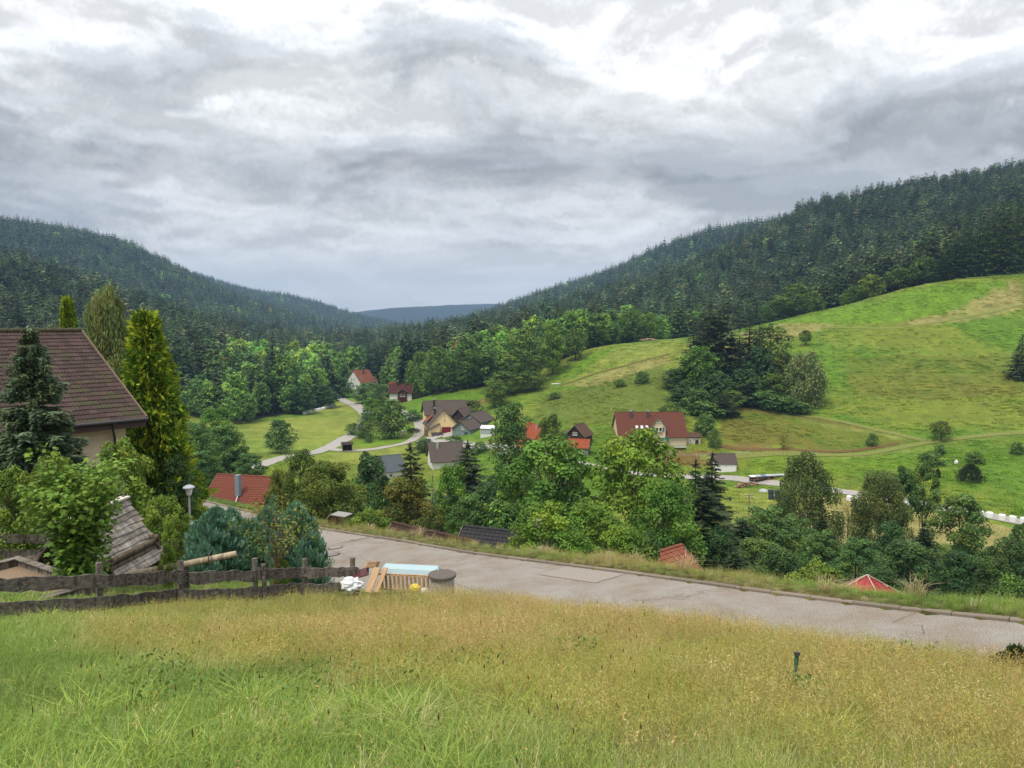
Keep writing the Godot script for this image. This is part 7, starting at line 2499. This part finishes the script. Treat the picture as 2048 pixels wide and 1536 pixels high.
# ------------------------------------------------------------------ garden shrubs
func star_leaf(m: MB, p: Vector3, l: Vector3, s: Vector3, tint: Color) -> void:
	# a five-lobed maple leaf
	var pts := [Vector2(0, 0), Vector2(0.42, 0.08), Vector2(0.26, 0.30), Vector2(0.56, 0.52), Vector2(0.22, 0.58), Vector2(0, 1.0), Vector2(-0.22, 0.58), Vector2(-0.56, 0.52), Vector2(-0.26, 0.30), Vector2(-0.42, 0.08)]
	var k := m.v.size()
	for q in pts:
		m.v.push_back(p + l * q.y + s * q.x)
		m.c.push_back(tint)
	m.v.push_back(p + l * 0.35)
	m.c.push_back(tint)
	for j in 10:
		m.i.push_back(k + 10); m.i.push_back(k + j); m.i.push_back(k + (j + 1) % 10)


func maple(sd: int, h: float, rad: float, n: int) -> Array:
	rng.seed = sd
	var wood := MB.new()
	var crown := MB.new()
	crown.flat = true
	for k in 16:
		var ang := k * 2.4
		var out := Vector3(cos(ang), 0, sin(ang)) * rad * rng.randf_range(0.25, 0.95)
		var top := Vector3(out.x, h * rng.randf_range(0.66, 0.98) * (1.0 - 0.25 * out.length() / rad), out.z)
		var p := []
		var r := []
		for j in 7:
			var t := j / 6.0
			p.append(Vector3(out.x * pow(t, 1.4), top.y * t, out.z * pow(t, 1.4)) + (rv() * 0.03 if j else Vector3(out.x, 0, out.z) * 0.1))
			r.append(lerpf(0.022, 0.005, t))
		wood.tube(p, r, 5, false)
		for j in n / 16:
			var t := pow(rng.randf_range(0.10, 1.0), 0.75)
			var at: Vector3 = p[clampi(int(t * 6.0), 0, 5)].lerp(p[clampi(int(t * 6.0) + 1, 1, 6)], t * 6.0 - int(t * 6.0))
			var away := Vector3(rng.randf_range(-1, 1), rng.randf_range(-0.3, 0.35), rng.randf_range(-1, 1)).normalized()
			at += away * rng.randf_range(0.05, 0.42) * rad * (1.1 - 0.45 * t)
			var l := (away + Vector3(0, -0.35, 0) + rv() * 0.4).normalized()
			var nn := (Vector3.UP + rv() * 0.55).normalized()
			var s := l.cross(nn).normalized()
			var sz := rng.randf_range(0.07, 0.15)
			star_leaf(crown, at, l * sz, s * sz, vary(Color(0.125, 0.235, 0.035).lerp(Color(0.20, 0.30, 0.045), rng.randf() * t), 0.2))
	return [wood.mesh(), crown.mesh()]


func build_shrubs() -> void:
	rng.seed = 19
	var o := thing("maple_sapling", "bushy young maple with lobed leaves in front of the play hut", "bush", on_ground(-9.45, -16.0, 0.05))
	var r := maple(8, 3.9, 1.12, 5200)
	put("stem", r[0], mat("bark", Color.WHITE), o)
	put("crown", r[1], leafy("foliage"), o)
	# x, z, top pixel solved to heights beforehand
	for e in SHRUBS:
		plant(e[0], on_ground(e[1], e[2], 0.05), e[3], e[4], e[5])
	# thin fruit tree with sparse yellowing leaves
	rng.seed = 23
	r = broadleaf(640, {"h": 2.7, "r": 1.35, "base": 0.30, "clumps": 18, "leaves": 900, "size": 0.075, "tones": GREENS.cherry + [Color(0.26, 0.24, 0.04), Color(0.20, 0.22, 0.04)], "shape": 0.9, "clump": 0.34, "girth": 0.022, "stems": 2})
	o = thing("apple_tree", "thin little apple tree with sparse yellowing leaves between the juniper bushes", "tree", on_ground(-6.1, -18.9, 0.05), 2.2)
	put("trunk", r[0], mat("reddish_bark", lin(0.13, 0.075, 0.05), 0.9), o)
	put("crown", r[1], leafy("foliage"), o)
func _ready() -> void:
	# ---- camera, sky, sun, exposure
	var cam := Camera3D.new()
	cam.name = "camera"
	cam.position = Vector3(0, 1.7, 0)
	cam.rotation_degrees = Vector3(-4.7, 0, 0)
	cam.fov = 54.23
	cam.near = 0.1
	cam.far = 20000.0
	cam.current = true
	add_child(cam)
	var sun := DirectionalLight3D.new()
	sun.name = "sun"
	sun.light_energy = 0.5
	sun.light_angular_distance = 18.0
	sun.light_color = Color(1.0, 0.965, 0.91)
	sun.rotation_degrees = Vector3(-62, -38, 0)
	sun.shadow_enabled = true
	add_child(sun)
	var env := Environment.new()
	env.background_mode = Environment.BG_SKY
	var panorama := PanoramaSkyMaterial.new()
	panorama.panorama = ImageTexture.create_from_image(build_sky())
	env.sky = Sky.new()
	env.sky.sky_material = panorama
	env.tonemap_mode = Environment.TONE_MAPPER_LINEAR
	env.tonemap_exposure = 2.05
	env.sdfgi_enabled = true
	env.ssao_enabled = true
	env.ssil_enabled = true
	env.fog_enabled = true
	env.fog_density = 0.00013
	env.fog_light_color = Color(0.66, 0.82, 1.0)
	var world := WorldEnvironment.new()
	world.name = "world"
	world.environment = env
	add_child(world)
	var clock := Time.get_ticks_msec()
	print("sky ", clock)
	# ---- land
	fine.seed = 3
	fine.frequency = 0.05
	fine.fractal_octaves = 4
	broad.seed = 8
	broad.frequency = 0.012
	broad.fractal_octaves = 3
	survey_relief()
	print("relief ", Time.get_ticks_msec())
	build_terrain()
	build_lanes()
	print("terrain ", Time.get_ticks_msec())
	build_forest()
	print("forest ", Time.get_ticks_msec())
	build_trees()
	print("trees ", Time.get_ticks_msec())
	build_road()
	build_village()
	build_near_house()
	build_fence()
	build_garden()
	build_rubbish()
	print("built ", Time.get_ticks_msec())
	build_small()
	build_shrubs()
	build_grass()
	print("done ", Time.get_ticks_msec())
